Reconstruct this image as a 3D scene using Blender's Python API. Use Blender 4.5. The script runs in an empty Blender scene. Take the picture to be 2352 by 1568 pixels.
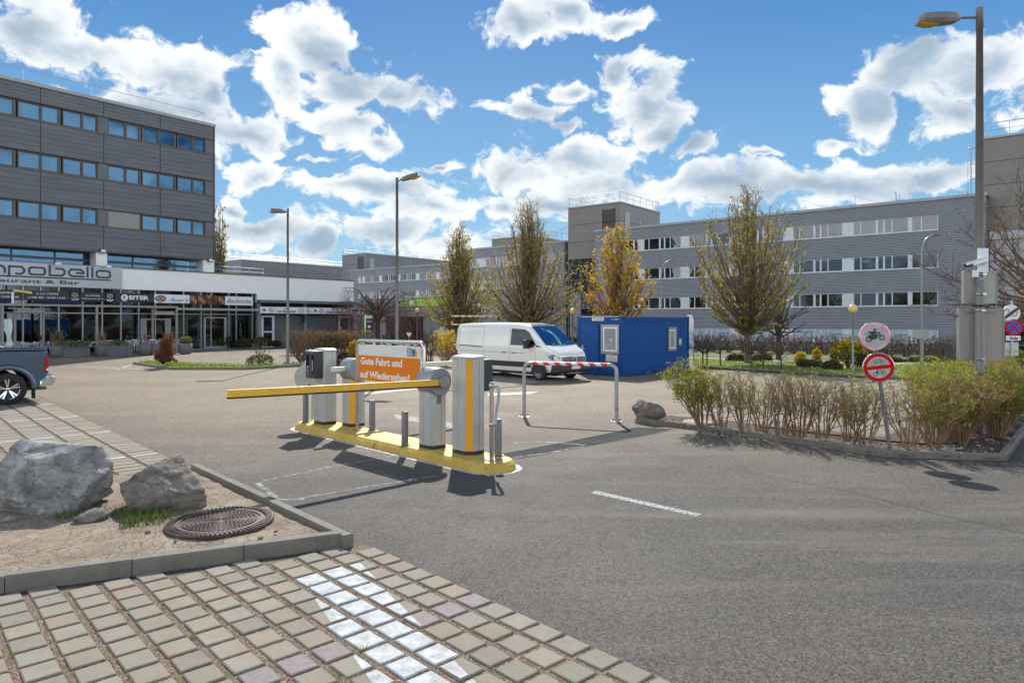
import bpy, math, random
from mathutils import Vector, Matrix, noise
R=math.radians
scene=bpy.context.scene
col=scene.collection
# ---------------------------------------------------------------- camera
H=2.42; F=1573.4; CX=1176.0; HY=737.0      # eye height; focal length, centre and horizon of the survey picture (2352 wide)
cd=bpy.data.cameras.new("camera"); cam=bpy.data.objects.new("camera",cd); col.objects.link(cam)
cam.location=(0,0,H); cam.rotation_euler=(R(90),0,0)
cd.sensor_width=36; cd.lens=36*F/2352; cd.shift_y=-(784-HY)/2352.0; cd.clip_end=6000; cd.clip_start=.1
scene.camera=cam
# ---------------------------------------------------------------- world: Nishita sky with procedural cumulus
SUN_EL=R(40.5); SUN_AZ=R(-3.0)      # azimuth measured from +Y towards +X
w=bpy.data.worlds.new("World"); scene.world=w; w.use_nodes=True
w.cycles.sampling_method='MANUAL'; w.cycles.sample_map_resolution=512
NT=w.node_tree; NT.nodes.clear()
def wn(t,**k):
    n=NT.nodes.new(t)
    for a,b in k.items(): setattr(n,a,b)
    return n
def wmath(op,a,b=None,c=None,clamp=False):
    n=wn('ShaderNodeMath',operation=op,use_clamp=clamp)
    for i,v in enumerate((a,b,c)):
        if v is None: continue
        if isinstance(v,(int,float)): n.inputs[i].default_value=v
        else: NT.links.new(v,n.inputs[i])
    return n.outputs[0]
def wvec(op,a,b=None,c=None,out=0):
    n=wn('ShaderNodeVectorMath',operation=op)
    for i,v in enumerate((a,b,c)):
        if v is None: continue
        if isinstance(v,tuple): n.inputs[i].default_value=v
        else: NT.links.new(v,n.inputs[i])
    return n.outputs[out]
sky=wn('ShaderNodeTexSky',sky_type='NISHITA',sun_disc=False)
sky.sun_elevation=SUN_EL; sky.sun_rotation=SUN_AZ; sky.altitude=150; sky.air_density=1.0; sky.dust_density=.6; sky.ozone_density=2.2
tc=wn('ShaderNodeTexCoord'); dirv=tc.outputs['Generated']
sep=wn('ShaderNodeSeparateXYZ'); NT.links.new(dirv,sep.inputs[0])
az=wmath('ARCTAN2',sep.outputs[0],sep.outputs[1]); el=wmath('ARCSINE',sep.outputs[2])
comb=wn('ShaderNodeCombineXYZ'); NT.links.new(az,comb.inputs[0]); NT.links.new(el,comb.inputs[1])
def wnoise(scale,detail,rough,vec,dist=0,col=False):
    n=wn('ShaderNodeTexNoise'); n.inputs['Scale'].default_value=scale; n.inputs['Detail'].default_value=detail
    n.inputs['Roughness'].default_value=rough; n.inputs['Distortion'].default_value=dist
    NT.links.new(vec,n.inputs['Vector']); return n.outputs[1 if col else 0]
warp=wvec('MULTIPLY',wvec('SUBTRACT',wnoise(9,4,.55,comb.outputs[0],0,True),(.5,.5,.5)),(.10,.08,0))
v=wvec('ADD',comb.outputs[0],warp)
def ae(dx,dy):
    x=(dx-CX)/F; z=(HY-dy)/F; return math.atan2(x,1), math.asin(z/math.sqrt(1+x*x+z*z))
BL=[(60,40,170,90),(220,110,210,80),(400,165,150,75),(480,205,66,50),(570,300,150,50),(330,250,260,70),(600,400,60,36),
(715,115,110,80),(655,180,82,70),(790,190,130,80),(920,215,110,48),(800,275,110,60),(860,330,60,30),
(1200,65,85,48),(1290,35,110,42),(1440,45,75,36),(1220,245,95,38),(1310,200,60,26),(1290,280,50,22),
(1430,150,55,42),(1480,240,95,85),(1510,300,60,45),(1330,365,150,52),(1180,395,85,46),(1400,430,160,60),(1290,470,190,40),
(2090,150,150,80),(2270,150,160,80),(1990,240,100,60),(2200,250,170,50),(1905,335,36,22),
(1650,420,200,52),(1900,425,330,50),(2130,400,210,50),(1590,330,52,28),
(600,520,140,40),(720,560,60,40),(860,435,180,42),(980,480,120,42),(900,540,140,36),(1040,570,130,42),(620,600,160,24),(830,610,60,30),
(1005,382,42,13),(730,355,50,13),(540,470,60,26),(1160,470,60,30),(1750,365,70,10)]
acc=None
for (x,y,rx,ry) in BL:
    a0,e0=ae(x,y); a1,_=ae(x+rx*1.13,y); _,e1=ae(x,y-ry*1.15)
    sx=1/(abs(a1-a0)+1e-6); sy=1/(abs(e1-e0)+1e-6)
    ln=wvec('LENGTH',wvec('MULTIPLY_ADD',v,(sx,sy,0),(-a0*sx,-e0*sy,0)),out=1)
    acc=ln if acc is None else wmath('SMOOTH_MIN',acc,ln,.12)
fbm=wnoise(15,7,.60,wvec('ADD',wvec('MULTIPLY',v,(1,1.35,0)),(3.1,1.7,.4)))
fbm2=wnoise(5,5,.55,wvec('ADD',wvec('MULTIPLY',comb.outputs[0],(1,2.0,0)),(9,2,5)))
bulk=wmath('SUBTRACT',1.0,acc)
dens=wmath('ADD',bulk,wmath('MULTIPLY',wmath('SUBTRACT',fbm,.5),3.6))
# elsewhere in the sky: scattered clouds out of view, added to fill the shade
gen=wmath('MULTIPLY',wmath('SUBTRACT',wnoise(2.2,5,.58,wvec('MULTIPLY',dirv,(1,1,2.2))),.45),5.0)
side=wn('ShaderNodeMapRange'); NT.links.new(wmath('ABSOLUTE',az),side.inputs[0]); side.inputs[1].default_value=.72; side.inputs[2].default_value=.95
up=wn('ShaderNodeMapRange'); NT.links.new(el,up.inputs[0]); up.inputs[1].default_value=.5; up.inputs[2].default_value=.65
off=wmath('MAXIMUM',side.outputs[0],up.outputs[0])
gen=wmath('SUBTRACT',gen,wmath('MULTIPLY',wmath('SUBTRACT',1.0,off),3.0))
zen=wn('ShaderNodeMapRange'); NT.links.new(el,zen.inputs[0]); zen.inputs[1].default_value=.75; zen.inputs[2].default_value=1.1
gen=wmath('SUBTRACT',gen,wmath('MULTIPLY',zen.outputs[0],1.6))  # fewer unseen clouds overhead, so ground shadows stay dark
dens=wmath('MAXIMUM',dens,gen)
cov=wn('ShaderNodeMapRange',interpolation_type='SMOOTHSTEP'); NT.links.new(dens,cov.inputs[0]); cov.inputs[1].default_value=-.02; cov.inputs[2].default_value=.42
core=wn('ShaderNodeMapRange',interpolation_type='SMOOTHSTEP')
NT.links.new(wmath('ADD',wmath('MULTIPLY',bulk,1.0),wmath('ADD',wmath('MULTIPLY',wmath('SUBTRACT',fbm2,.5),2.4),wmath('MULTIPLY',wmath('SUBTRACT',fbm,.5),1.2))),core.inputs[0]); core.inputs[1].default_value=.16; core.inputs[2].default_value=1.08
det=wn('ShaderNodeMapRange'); NT.links.new(fbm,det.inputs[0]); det.inputs[1].default_value=.3; det.inputs[2].default_value=.7; det.inputs[3].default_value=.84; det.inputs[4].default_value=1.08
cc=wn('ShaderNodeMix',data_type='RGBA'); NT.links.new(core.outputs[0],cc.inputs[0])
CLW=4.9
cc.inputs[6].default_value=(CLW*.96,CLW*1.0,CLW*1.02,1); cc.inputs[7].default_value=(CLW*.37,CLW*.49,CLW*.62,1)
ccd=wvec('SCALE',cc.outputs[2]); NT.links.new(det.outputs[0],ccd.node.inputs[3])
rmp=wn('ShaderNodeValToRGB'); NT.links.new(wmath('DIVIDE',el,1.5708,clamp=True),rmp.inputs[0])
cr=rmp.color_ramp; K=4.0
for i,(p,c) in enumerate([(0,(.50,.74,.88)),(.09,(.24,.54,.84)),(.28,(.035,.235,.62)),(1,(.04,.16,.42))]):
    e=cr.elements[i] if i<2 else cr.elements.new(p)
    e.position=p; e.color=(*c,1)
tint=wn('ShaderNodeMix',data_type='RGBA'); tint.inputs[0].default_value=.92
NT.links.new(sky.outputs[0],tint.inputs[6]); NT.links.new(wvec('SCALE',rmp.outputs[0]),tint.inputs[7]); tint.inputs[7].links[0].from_node.inputs[3].default_value=K
fill_gain=wmath('ADD',wmath('MULTIPLY',off,1.0),1.0); ccd2=wvec('SCALE',ccd); NT.links.new(fill_gain,ccd2.node.inputs[3]); ccd=ccd2  # off-view clouds brightened to lift the shaded facades
mx=wn('ShaderNodeMix',data_type='RGBA'); NT.links.new(cov.outputs[0],mx.inputs[0]); NT.links.new(tint.outputs[2],mx.inputs[6]); NT.links.new(ccd,mx.inputs[7])
bg=wn('ShaderNodeBackground'); bg.inputs[1].default_value=.15
wo=wn('ShaderNodeOutputWorld'); NT.links.new(mx.outputs[2],bg.inputs[0]); NT.links.new(bg.outputs[0],wo.inputs[0])
# ---------------------------------------------------------------- sun
sl=bpy.data.lights.new("sun",'SUN'); sl.energy=4.2; sl.angle=R(.6); sl.color=(1,.94,.85)
so=bpy.data.objects.new("sun",sl); col.objects.link(so)
sd=Vector((math.sin(SUN_AZ)*math.cos(SUN_EL),math.cos(SUN_AZ)*math.cos(SUN_EL),math.sin(SUN_EL)))
so.rotation_euler=sd.to_track_quat('Z','Y').to_euler(); so.location=(0,60,60)
scene.view_settings.view_transform='Standard'; scene.view_settings.look='None'; scene.view_settings.gamma=1; scene.view_settings.exposure=.55
scene.cycles.max_bounces=7; scene.cycles.transparent_max_bounces=24; scene.cycles.diffuse_bounces=3; scene.cycles.glossy_bounces=3
# ---------------------------------------------------------------- helpers
def G(x,y,z=0.0):
    Y=F*(H-z)/(y-HY); return ((x-CX)*Y/F,Y)
def XY(x,Y): return ((x-CX)*Y/F,Y)
def Zat(y,Y): return H-(y-HY)*Y/F
class MB:
    def __init__(s): s.v=[];s.f=[];s.m=[];s.sm=[]
    def add(s,vs,fs,m=0,smooth=False):
        o=len(s.v); s.v+= [tuple(p) for p in vs]; s.f+=[tuple(i+o for i in f) for f in fs]; s.m+=[m]*len(fs); s.sm+=[smooth]*len(fs); return s
    def box(s,x0,x1,y0,y1,z0,z1,m=0):
        if x0>x1:x0,x1=x1,x0
        if y0>y1:y0,y1=y1,y0
        if z0>z1:z0,z1=z1,z0
        return s.add([(x0,y0,z0),(x1,y0,z0),(x1,y1,z0),(x0,y1,z0),(x0,y0,z1),(x1,y0,z1),(x1,y1,z1),(x0,y1,z1)],[(0,3,2,1),(4,5,6,7),(0,1,5,4),(1,2,6,5),(2,3,7,6),(3,0,4,7)],m)
    def quad(s,a,b,c,d,m=0): return s.add([a,b,c,d],[(0,1,2,3)],m)
    def prism(s,poly,z0,z1,m=0,top=None):
        n=len(poly); t=top or poly
        vs=[(p[0],p[1],z0) for p in poly]+[(p[0],p[1],z1) for p in t]
        fs=[(i,(i+1)%n,n+(i+1)%n,n+i) for i in range(n)]+[tuple(range(n-1,-1,-1)),tuple(range(n,2*n))]
        return s.add(vs,fs,m)
    def extr(s,poly,y0,y1,m=0):   # poly in (x,z), extruded in y
        n=len(poly); vs=[(p[0],y0,p[1]) for p in poly]+[(p[0],y1,p[1]) for p in poly]
        fs=[(i,(i+1)%n,n+(i+1)%n,n+i) for i in range(n)]+[tuple(range(n-1,-1,-1)),tuple(range(n,2*n))]
        return s.add(vs,fs,m)
    def tube(s,pts,rad,n=8,m=0,cap=True,smooth=True):
        pts=[Vector(p) for p in pts]; k=len(pts)
        if not isinstance(rad,(list,tuple)): rad=[rad]*k
        o=[];nrm=None
        for i,p in enumerate(pts):
            d=(pts[min(i+1,k-1)]-pts[max(i-1,0)])
            if d.length<1e-9: d=Vector((0,0,1))
            d.normalize()
            if nrm is None:
                a=Vector((1,0,0)) if abs(d.x)<.8 else Vector((0,1,0)); nrm=(a-d*a.dot(d)).normalized()
            else:
                nrm=nrm-d*nrm.dot(d)
                nrm=nrm.normalized() if nrm.length>1e-6 else d.orthogonal().normalized()
            b=d.cross(nrm)
            for j in range(n):
                t=2*math.pi*j/n; o.append(p+(nrm*math.cos(t)+b*math.sin(t))*rad[i])
        fs=[(i*n+j,i*n+(j+1)%n,(i+1)*n+(j+1)%n,(i+1)*n+j) for i in range(k-1) for j in range(n)]
        s.add(o,fs,m,smooth)
        if cap and n>3:
            s.add(o[:n],[tuple(range(n-1,-1,-1))],m); s.add(o[-n:],[tuple(range(n))],m)
        return s
    def lathe(s,prof,c=(0,0,0),n=24,axis='z',m=0,smooth=True,cap=True):
        o=[]
        for (r,h) in prof:
            for j in range(n):
                t=2*math.pi*j/n; a,b=r*math.cos(t),r*math.sin(t)
                p={'z':(a,b,h),'y':(a,h,b),'x':(h,a,b)}[axis]; o.append((p[0]+c[0],p[1]+c[1],p[2]+c[2]))
        k=len(prof)
        fs=[(i*n+j,i*n+(j+1)%n,(i+1)*n+(j+1)%n,(i+1)*n+j) for i in range(k-1) for j in range(n)]
        s.add(o,fs,m,smooth)
        if cap and prof[0][0]>1e-6: s.add(o[:n],[tuple(range(n-1,-1,-1))],m)
        if cap and prof[-1][0]>1e-6: s.add(o[-n:],[tuple(range(n))],m)
        return s
    def grid(s,rows,m=0,smooth=True,closed=False):
        k=len(rows);n=len(rows[0]); o=[p for r in rows for p in r]
        fs=[(i*n+j,i*n+(j+1)%n,(i+1)*n+(j+1)%n,(i+1)*n+j) for i in range(k-1) for j in range(n if closed else n-1)]
        return s.add(o,fs,m,smooth)
    def xf(s,M):
        s.v=[tuple(M@Vector(p)) for p in s.v]; return s
    def join(s,o,mofs=0):
        k=len(s.v); s.v+=o.v; s.f+=[tuple(i+k for i in f) for f in o.f]; s.m+=[i+mofs for i in o.m]; s.sm+=o.sm; return s
    def build(s,name,mats,parent=None,bevel=0,seg=2,angle=None,fix=True):
        me=bpy.data.meshes.new(name); me.from_pydata(s.v,[],s.f)
        if not isinstance(mats,(list,tuple)): mats=[mats]
        for q in mats: me.materials.append(q)
        me.polygons.foreach_set('material_index',s.m); me.polygons.foreach_set('use_smooth',s.sm)
        if fix and len(s.f)<60000:
            import bmesh
            bm=bmesh.new(); bm.from_mesh(me); bmesh.ops.recalc_face_normals(bm,faces=bm.faces); bm.to_mesh(me); bm.free()
        me.update()
        ob=bpy.data.objects.new(name,me); col.objects.link(ob)
        if parent: ob.parent=parent
        if bevel:
            b=ob.modifiers.new('bevel','BEVEL'); b.width=bevel; b.segments=seg; b.limit_method='ANGLE'; b.angle_limit=R(40); b.harden_normals=False
        return ob
def tag(o,label=None,cat=None,group=None,kind=None):
    if label: o['label']=label
    if cat: o['category']=cat
    if group: o['group']=group
    if kind: o['kind']=kind
    return o
def thing(name,label,cat,loc=(0,0,0),rz=0,group=None,kind=None):
    o=bpy.data.objects.new(name,None); col.objects.link(o); o.location=loc; o.rotation_euler=(0,0,rz); o.empty_display_size=.2
    return tag(o,label,cat,group,kind)
def copy_tree(o,loc=None,rz=None,label=None,parent=None,scale=None):
    c=o.copy(); col.objects.link(c)
    if parent: c.parent=parent
    if loc is not None: c.location=loc
    if rz is not None: c.rotation_euler=(0,0,rz)
    if label: c['label']=label
    if scale: c.scale=(scale,)*3 if isinstance(scale,(int,float)) else scale
    for ch in list(o.children): copy_tree(ch,parent=c)
    return c
# ---------------------------------------------------------------- materials
class MT:
    def __init__(s,name):
        s.m=bpy.data.materials.new(name); s.m.use_nodes=True; s.t=s.m.node_tree; s.b=s.t.nodes['Principled BSDF']; s.out=s.t.nodes['Material Output']; s._c=None
    def n(s,t,**k):
        q=s.t.nodes.new(t)
        for a,b in k.items(): setattr(q,a,b)
        return q
    def lk(s,a,b): s.t.links.new(a,b)
    @property
    def co(s):
        if not s._c: s._c=s.n('ShaderNodeTexCoord')
        return s._c.outputs['Object']
    def math(s,op,a,b=None,c=None):
        q=s.n('ShaderNodeMath',operation=op)
        for i,x in enumerate((a,b,c)):
            if x is None: continue
            if isinstance(x,(int,float)): q.inputs[i].default_value=x
            else: s.lk(x,q.inputs[i])
        return q.outputs[0]
    def vm(s,op,a,b,out=0):
        q=s.n('ShaderNodeVectorMath',operation=op)
        for i,x in enumerate((a,b)):
            if isinstance(x,tuple): q.inputs[i].default_value=x
            else: s.lk(x,q.inputs[i])
        return q.outputs[out]
    def noise(s,scale,detail=4,rough=.55,vec=None,colr=False,dist=0):
        q=s.n('ShaderNodeTexNoise'); q.inputs['Scale'].default_value=scale; q.inputs['Detail'].default_value=detail; q.inputs['Roughness'].default_value=rough; q.inputs['Distortion'].default_value=dist
        s.lk(vec or s.co,q.inputs['Vector']); return q.outputs[1 if colr else 0]
    def vor(s,scale,feature='F1',vec=None,out=0,rnd=1):
        q=s.n('ShaderNodeTexVoronoi',feature=feature); q.inputs['Scale'].default_value=scale; q.inputs['Randomness'].default_value=rnd; s.lk(vec or s.co,q.inputs['Vector']); return q.outputs[out]
    def rng(s,v,a,b,c=0.0,d=1.0,smooth=False):
        q=s.n('ShaderNodeMapRange'); s.lk(v,q.inputs[0])
        if smooth:q.interpolation_type='SMOOTHSTEP'
        for i,x in enumerate((a,b,c,d)): q.inputs[i+1].default_value=x
        return q.outputs[0]
    def mix(s,f,a,b,bt='MIX'):
        q=s.n('ShaderNodeMix',data_type='RGBA',blend_type=bt)
        if isinstance(f,(int,float)): q.inputs[0].default_value=f
        else: s.lk(f,q.inputs[0])
        for i,x in ((6,a),(7,b)):
            if isinstance(x,(tuple,list)): q.inputs[i].default_value=(*x[:3],1)
            else: s.lk(x,q.inputs[i])
        return q.outputs[2]
    def col(s,c):
        if isinstance(c,(tuple,list)): s.b.inputs['Base Color'].default_value=(*c[:3],1)
        else: s.lk(c,s.b.inputs['Base Color'])
        return s
    def rough(s,r):
        if isinstance(r,(int,float)): s.b.inputs['Roughness'].default_value=r
        else: s.lk(r,s.b.inputs['Roughness'])
        return s
    def bump(s,h,strength=.5,dist=.01):
        q=s.n('ShaderNodeBump'); q.inputs['Strength'].default_value=strength; q.inputs['Distance'].default_value=dist
        s.lk(h,q.inputs['Height']); s.lk(q.outputs[0],s.b.inputs['Normal']); return s
    def metal(s,v): s.b.inputs['Metallic'].default_value=v; return s
    def spec(s,v): s.b.inputs['Specular IOR Level'].default_value=v; return s
    def coat(s,v,r=.05): s.b.inputs['Coat Weight'].default_value=v; s.b.inputs['Coat Roughness'].default_value=r; return s
def simple(name,c,rough=.5,metal=0,var=.12,scale=6,bump=0,bscale=80,coat=0,spec=.5,dirt=None):
    m=MT(name); nz=m.noise(scale,5,.6)
    a=tuple(x*(1-var) for x in c); b=tuple(min(1,x*(1+var)) for x in c)
    cc=m.mix(m.rng(nz,.3,.7),a,b)
    if dirt: cc=m.mix(m.rng(m.noise(scale*2.7,7,.7),.52,.78,0,dirt[1]),cc,dirt[0])
    m.col(cc); m.rough(m.rng(m.noise(scale*3,3),.3,.7,max(0,rough-.06),min(1,rough+.06))); m.metal(metal); m.spec(spec)
    if bump: m.bump(m.noise(bscale,4,.6),bump,.004)
    if coat: m.coat(coat)
    return m.m
# ================================================================ ground
E=(.68,-.733); N=(.733,.68)          # direction of the lane edge, and across it
def aspalt():
    m=MT('asphalt')
    big=m.noise(.22,4,.6); med=m.noise(1.1,5,.62); 
    agg=m.vor(75,'F1',out=1); aggs=m.n('ShaderNodeSeparateColor'); m.lk(agg,aggs.inputs[0])
    d=m.vor(75,'F1')
    base=m.mix(m.rng(big,.35,.65),(.082,.077,.072),(.118,.106,.092))
    base=m.mix(m.rng(med,.45,.75,0,.5),base,(.130,.118,.103))
    base=m.mix(m.rng(med,.25,.42,.45,0),base,(.062,.061,.061))
    st=m.mix(m.rng(aggs.outputs[0],.0,1.0),(.25,.25,.25),(1.9,1.87,1.8))
    base=m.mix(.85,base,st,'MULTIPLY')
    s2=m.n('ShaderNodeSeparateColor'); m.lk(m.vor(26,out=1),s2.inputs[0]); base=m.mix(.28,base,m.mix(s2.outputs[0],(.62,.62,.62),(1.42,1.4,1.38)),'MULTIPLY')
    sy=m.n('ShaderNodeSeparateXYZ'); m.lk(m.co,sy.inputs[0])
    nearf=m.rng(m.math('ADD',sy.outputs[1],m.math('MULTIPLY',m.math('SUBTRACT',m.noise(.3,4,.6),.5),9.0)),10.5,20.0)   # coarser, darker course at this end; far end's grazing glare painted into the colour
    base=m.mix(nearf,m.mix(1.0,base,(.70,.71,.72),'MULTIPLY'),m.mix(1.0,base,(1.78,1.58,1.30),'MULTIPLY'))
    # pale dusty streaks along the lane
    mp=m.n('ShaderNodeMapping'); mp.inputs['Rotation'].default_value=(0,0,R(47)); mp.inputs['Scale'].default_value=(.12,1.1,1); m.lk(m.co,mp.inputs[0])
    base=m.mix(m.rng(m.noise(1.0,5,.6,mp.outputs[0]),.52,.72,0,.30),base,(.27,.235,.19))
    base=m.mix(m.rng(m.noise(.9,6,.72,m.vm('ADD',m.co,(31,7,0))),.60,.74,0,.35),base,(.055,.053,.052))
    # light sealed cracks / scratches
    ed=m.vor(.16,'DISTANCE_TO_EDGE',vec=m.vm('ADD',m.co,m.vm('MULTIPLY',m.noise(.9,4,.6,colr=True),(1.6,1.6,0))))
    base=m.mix(m.rng(ed,.0,.0022,.5,0),base,(.045,.044,.045))
    m.col(base); m.rough(m.rng(med,.3,.7,.74,.86)); m.spec(.22)
    m.bump(m.math('ADD',m.math('MULTIPLY',d,-1.0),m.math('MULTIPLY',m.noise(180,2),.35)),.55,.0035)
    return m.m
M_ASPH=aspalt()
def flat(name,poly,z,mat,kind='structure',zb=None,label=None,cat=None):
    b=MB()
    if zb is None: b.add([(p[0],p[1],z) for p in poly],[tuple(range(len(poly)))])
    else: b.prism(poly,zb,z)
    o=b.build(name,mat); o['kind']=kind
    if label:o['label']=label
    return o
def far_ground():
    m=MT('meadow'); m.col(m.mix(m.rng(m.noise(.05,5),.35,.65),(.10,.11,.05),(.16,.14,.09))).rough(.9); return m.m
flat('ground',[(-2500,-1500),(2500,-1500),(2500,3500),(-2500,3500)],-.02,far_ground(),label='open ground around the site')
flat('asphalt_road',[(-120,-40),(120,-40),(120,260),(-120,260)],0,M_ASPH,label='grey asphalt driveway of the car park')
# -- pavers
def paver_mat():
    m=MT('concrete_paver')
    gi=m.n('ShaderNodeNewGeometry'); rnd=gi.outputs['Random Per Island']
    c=m.mix(rnd,(.175,.160,.122),(.25,.23,.178))
    c=m.mix(m.rng(m.math('FRACT',m.math('MULTIPLY',rnd,7.31)),.55,1,0,.40),c,(.27,.195,.125))
    c=m.mix(m.rng(m.noise(3.5,5,.65),.50,.68,0,.55),c,(.31,.165,.08))
    c=m.mix(m.rng(m.noise(6,6,.7),.48,.72,0,.5),c,(.12,.108,.085))
    sp=m.noise(260,2,.6); c=m.mix(m.rng(sp,.35,.65,0,.55),c,m.mix(m.rng(sp,.35,.65),(.11,.10,.085),(.40,.375,.32)))
    m.col(c); m.rough(.85); m.spec(.25); m.bump(m.math('ADD',m.noise(170,3,.7),m.math('MULTIPLY',m.noise(14,3),.8)),.5,.004)
    return m.m
def paver_red():
    m=MT('red_paver'); c=m.mix(m.rng(m.noise(20,5,.6),.4,.65),(.155,.125,.12),(.215,.175,.165)); c=m.mix(m.rng(m.noise(250,2),.4,.65,0,.5),c,(.36,.32,.32)); m.col(c).rough(.85).bump(m.noise(170,3,.7),.5,.004); return m.m
def paver_white():
    m=MT('painted_paver'); c=m.mix(m.rng(m.noise(9,9,.8),.36,.60,0,.9),(.50,.54,.57),(.23,.24,.235)); c=m.mix(m.rng(m.noise(190,2),.5,.75,0,.35),c,(.35,.36,.36)); m.col(c).rough(.7).bump(m.noise(140,3,.7),.6,.005); return m.m
def joint_mat():
    m=MT('paver_joint'); c=m.mix(m.rng(m.noise(60,4,.7),.35,.65),(.075,.050,.030),(.19,.13,.085))
    sc=m.n('ShaderNodeSeparateColor'); m.lk(m.vor(110,out=1),sc.inputs[0])
    c=m.mix(m.rng(sc.outputs[0],.80,.9,0,.8),c,(.36,.25,.19)); c=m.mix(m.rng(sc.outputs[1],.92,.97,0,.8),c,(.45,.42,.38))
    c=m.mix(m.rng(m.noise(4.5,6,.7),.55,.68,0,.75),c,(.085,.12,.02))
    m.col(c).rough(.95).bump(m.vor(110),.8,.008); return m.m
M_PAV=paver_mat(); M_PRED=paver_red(); M_PWH=paver_white(); M_JOINT=joint_mat()
def inpoly(x,y,P):
    c=False;j=len(P)-1
    for i in range(len(P)):
        xi,yi=P[i];xj,yj=P[j]
        if (yi>y)!=(yj>y) and x<(xj-xi)*(y-yi)/(yj-yi)+xi: c=not c
        j=i
    return c
def clip(poly,P,Q):   # keep part of poly left of P->Q
    out=[];n=len(poly); dx,dy=Q[0]-P[0],Q[1]-P[1]
    s=lambda p:dx*(p[1]-P[1])-dy*(p[0]-P[0])
    for i in range(n):
        a,b=poly[i],poly[(i+1)%n];sa,sb=s(a),s(b)
        if sa>=0: out.append(a)
        if sa*sb<0:
            t=sa/(sa-sb); out.append((a[0]+(b[0]-a[0])*t,a[1]+(b[1]-a[1])*t))
    return out
def pave(name,P,org,e,n,pe,pn,ge,gn,ztop,zj,label,paint=None,redrows=None,whiterows=None,inset=.0,bev=True,seed=1,clips=()):
    rnd=random.Random(seed); b=MB()
    ue=[ (p[0]-org[0])*e[0]+(p[1]-org[1])*e[1] for p in P]; un=[(p[0]-org[0])*n[0]+(p[1]-org[1])*n[1] for p in P]
    for i in range(int(min(ue)/pe)-1,int(max(ue)/pe)+2):
        for j in range(int(min(un)/pn)-1,int(max(un)/pn)+2):
            cx=org[0]+(i+.5)*pe*e[0]+(j+.5)*pn*n[0]; cy=org[1]+(i+.5)*pe*e[1]+(j+.5)*pn*n[1]
            if not inpoly(cx,cy,P): continue
            a=(pe-ge)/2*(1+rnd.uniform(-.02,.02)); c=(pn-gn)/2*(1+rnd.uniform(-.02,.02)); ox=rnd.uniform(-.004,.004); oy=rnd.uniform(-.004,.004); an=rnd.uniform(-.012,.012)
            pts=[]
            for (s,t) in ((-a,-c),(a,-c),(a,c),(-a,c)):
                s2=s-an*t+ox; t2=t+an*s+oy; pts.append((cx+s2*e[0]+t2*n[0],cy+s2*e[1]+t2*n[1]))
            if (pts[1][0]-pts[0][0])*(pts[2][1]-pts[1][1])-(pts[1][1]-pts[0][1])*(pts[2][0]-pts[1][0])<0: pts=pts[::-1]
            for (p,q) in clips: pts=clip(pts,p,q)
            if len(pts)<3: continue
            z=ztop+rnd.uniform(-.0025,.0025); tl=(rnd.uniform(-.008,.008),rnd.uniform(-.008,.008)); m=0
            if redrows and redrows(i,j): m=1
            white=bool(whiterows and whiterows(i,j))
            f=lambda p,dz:(p[0],p[1],z+dz+(p[0]-cx)*tl[0]+(p[1]-cy)*tl[1])
            def tile(poly,mm):
                if len(poly)<3: return
                k=len(poly)
                if not bev:
                    b.add([f(p,0) for p in poly]+[(p[0],p[1],zj-.01) for p in poly],[tuple(range(k))]+[(q,k+q,k+(q+1)%k,(q+1)%k) for q in range(k)],mm); return
                mx=sum(p[0] for p in poly)/k;my=sum(p[1] for p in poly)/k
                ins=[(p[0]+(mx-p[0])*.07,p[1]+(my-p[1])*.07) for p in poly]
                b.add([f(p,0) for p in ins]+[f(p,-.007) for p in poly]+[(p[0],p[1],zj-.01) for p in poly],
                      [tuple(range(k))]+[(q,k+q,k+(q+1)%k,(q+1)%k) for q in range(k)]+[(k+q,2*k+q,2*k+(q+1)%k,k+(q+1)%k) for q in range(k)],mm)
            if paint and m in (0,1):
                ins=pts
                for (p,q) in paint: ins=clip(ins,p,q)
                ar=lambda P_:abs(sum(P_[q][0]*P_[(q+1)%len(P_)][1]-P_[(q+1)%len(P_)][0]*P_[q][1] for q in range(len(P_))))/2 if len(P_)>2 else 0
                A0,A1=ar(pts),ar(ins)
                if A1>.8*A0: tile(pts,2); continue
                if A1>.06*A0:
                    tile(pts,m)
                    k=len(ins); mx=sum(p[0] for p in pts)/len(pts);my=sum(p[1] for p in pts)/len(pts)
                    i2=[(p[0]+(mx-p[0])*.075,p[1]+(my-p[1])*.075) for p in ins]
                    b.add([f(p,.0015) for p in i2],[tuple(range(k))],2); continue
            tile(pts,m)
            if white:
                mid=lambda p_,q_,t_:(p_[0]+(q_[0]-p_[0])*t_,p_[1]+(q_[1]-p_[1])*t_)
                st_=[mid(pts[0],pts[3],.03),mid(pts[0],pts[3],.97),mid(pts[1],pts[2],.97),mid(pts[1],pts[2],.03)]; k0=rnd.uniform(.02,.2); k1=rnd.uniform(.5,.7)
                st_=[mid(st_[0],st_[3],k0),mid(st_[1],st_[2],k0),mid(st_[1],st_[2],k1),mid(st_[0],st_[3],k1)]
                b.add([f(p,.0015) for p in st_],[(0,1,2,3)],2)
    o=b.build(name,[M_PAV,M_PRED,M_PWH],fix=False); o['kind']='structure'; o['label']=label
    return o
# lane edge line passes through Pb with direction E
Pb=(-1.70,7.38)
def along(k,off=0): return (Pb[0]+E[0]*k-N[0]*off,Pb[1]+E[1]*k-N[1]*off)
KD=(-.908,-.419)                                     # direction of the long front kerb
BK=(-4.98,10.94)                                     # where the dirt bed starts on the lane edge
nearP=[along(-.0),along(9),(-8,-4),(-16,-1),(Pb[0]+KD[0]*15,Pb[1]+KD[1]*15)]
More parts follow.
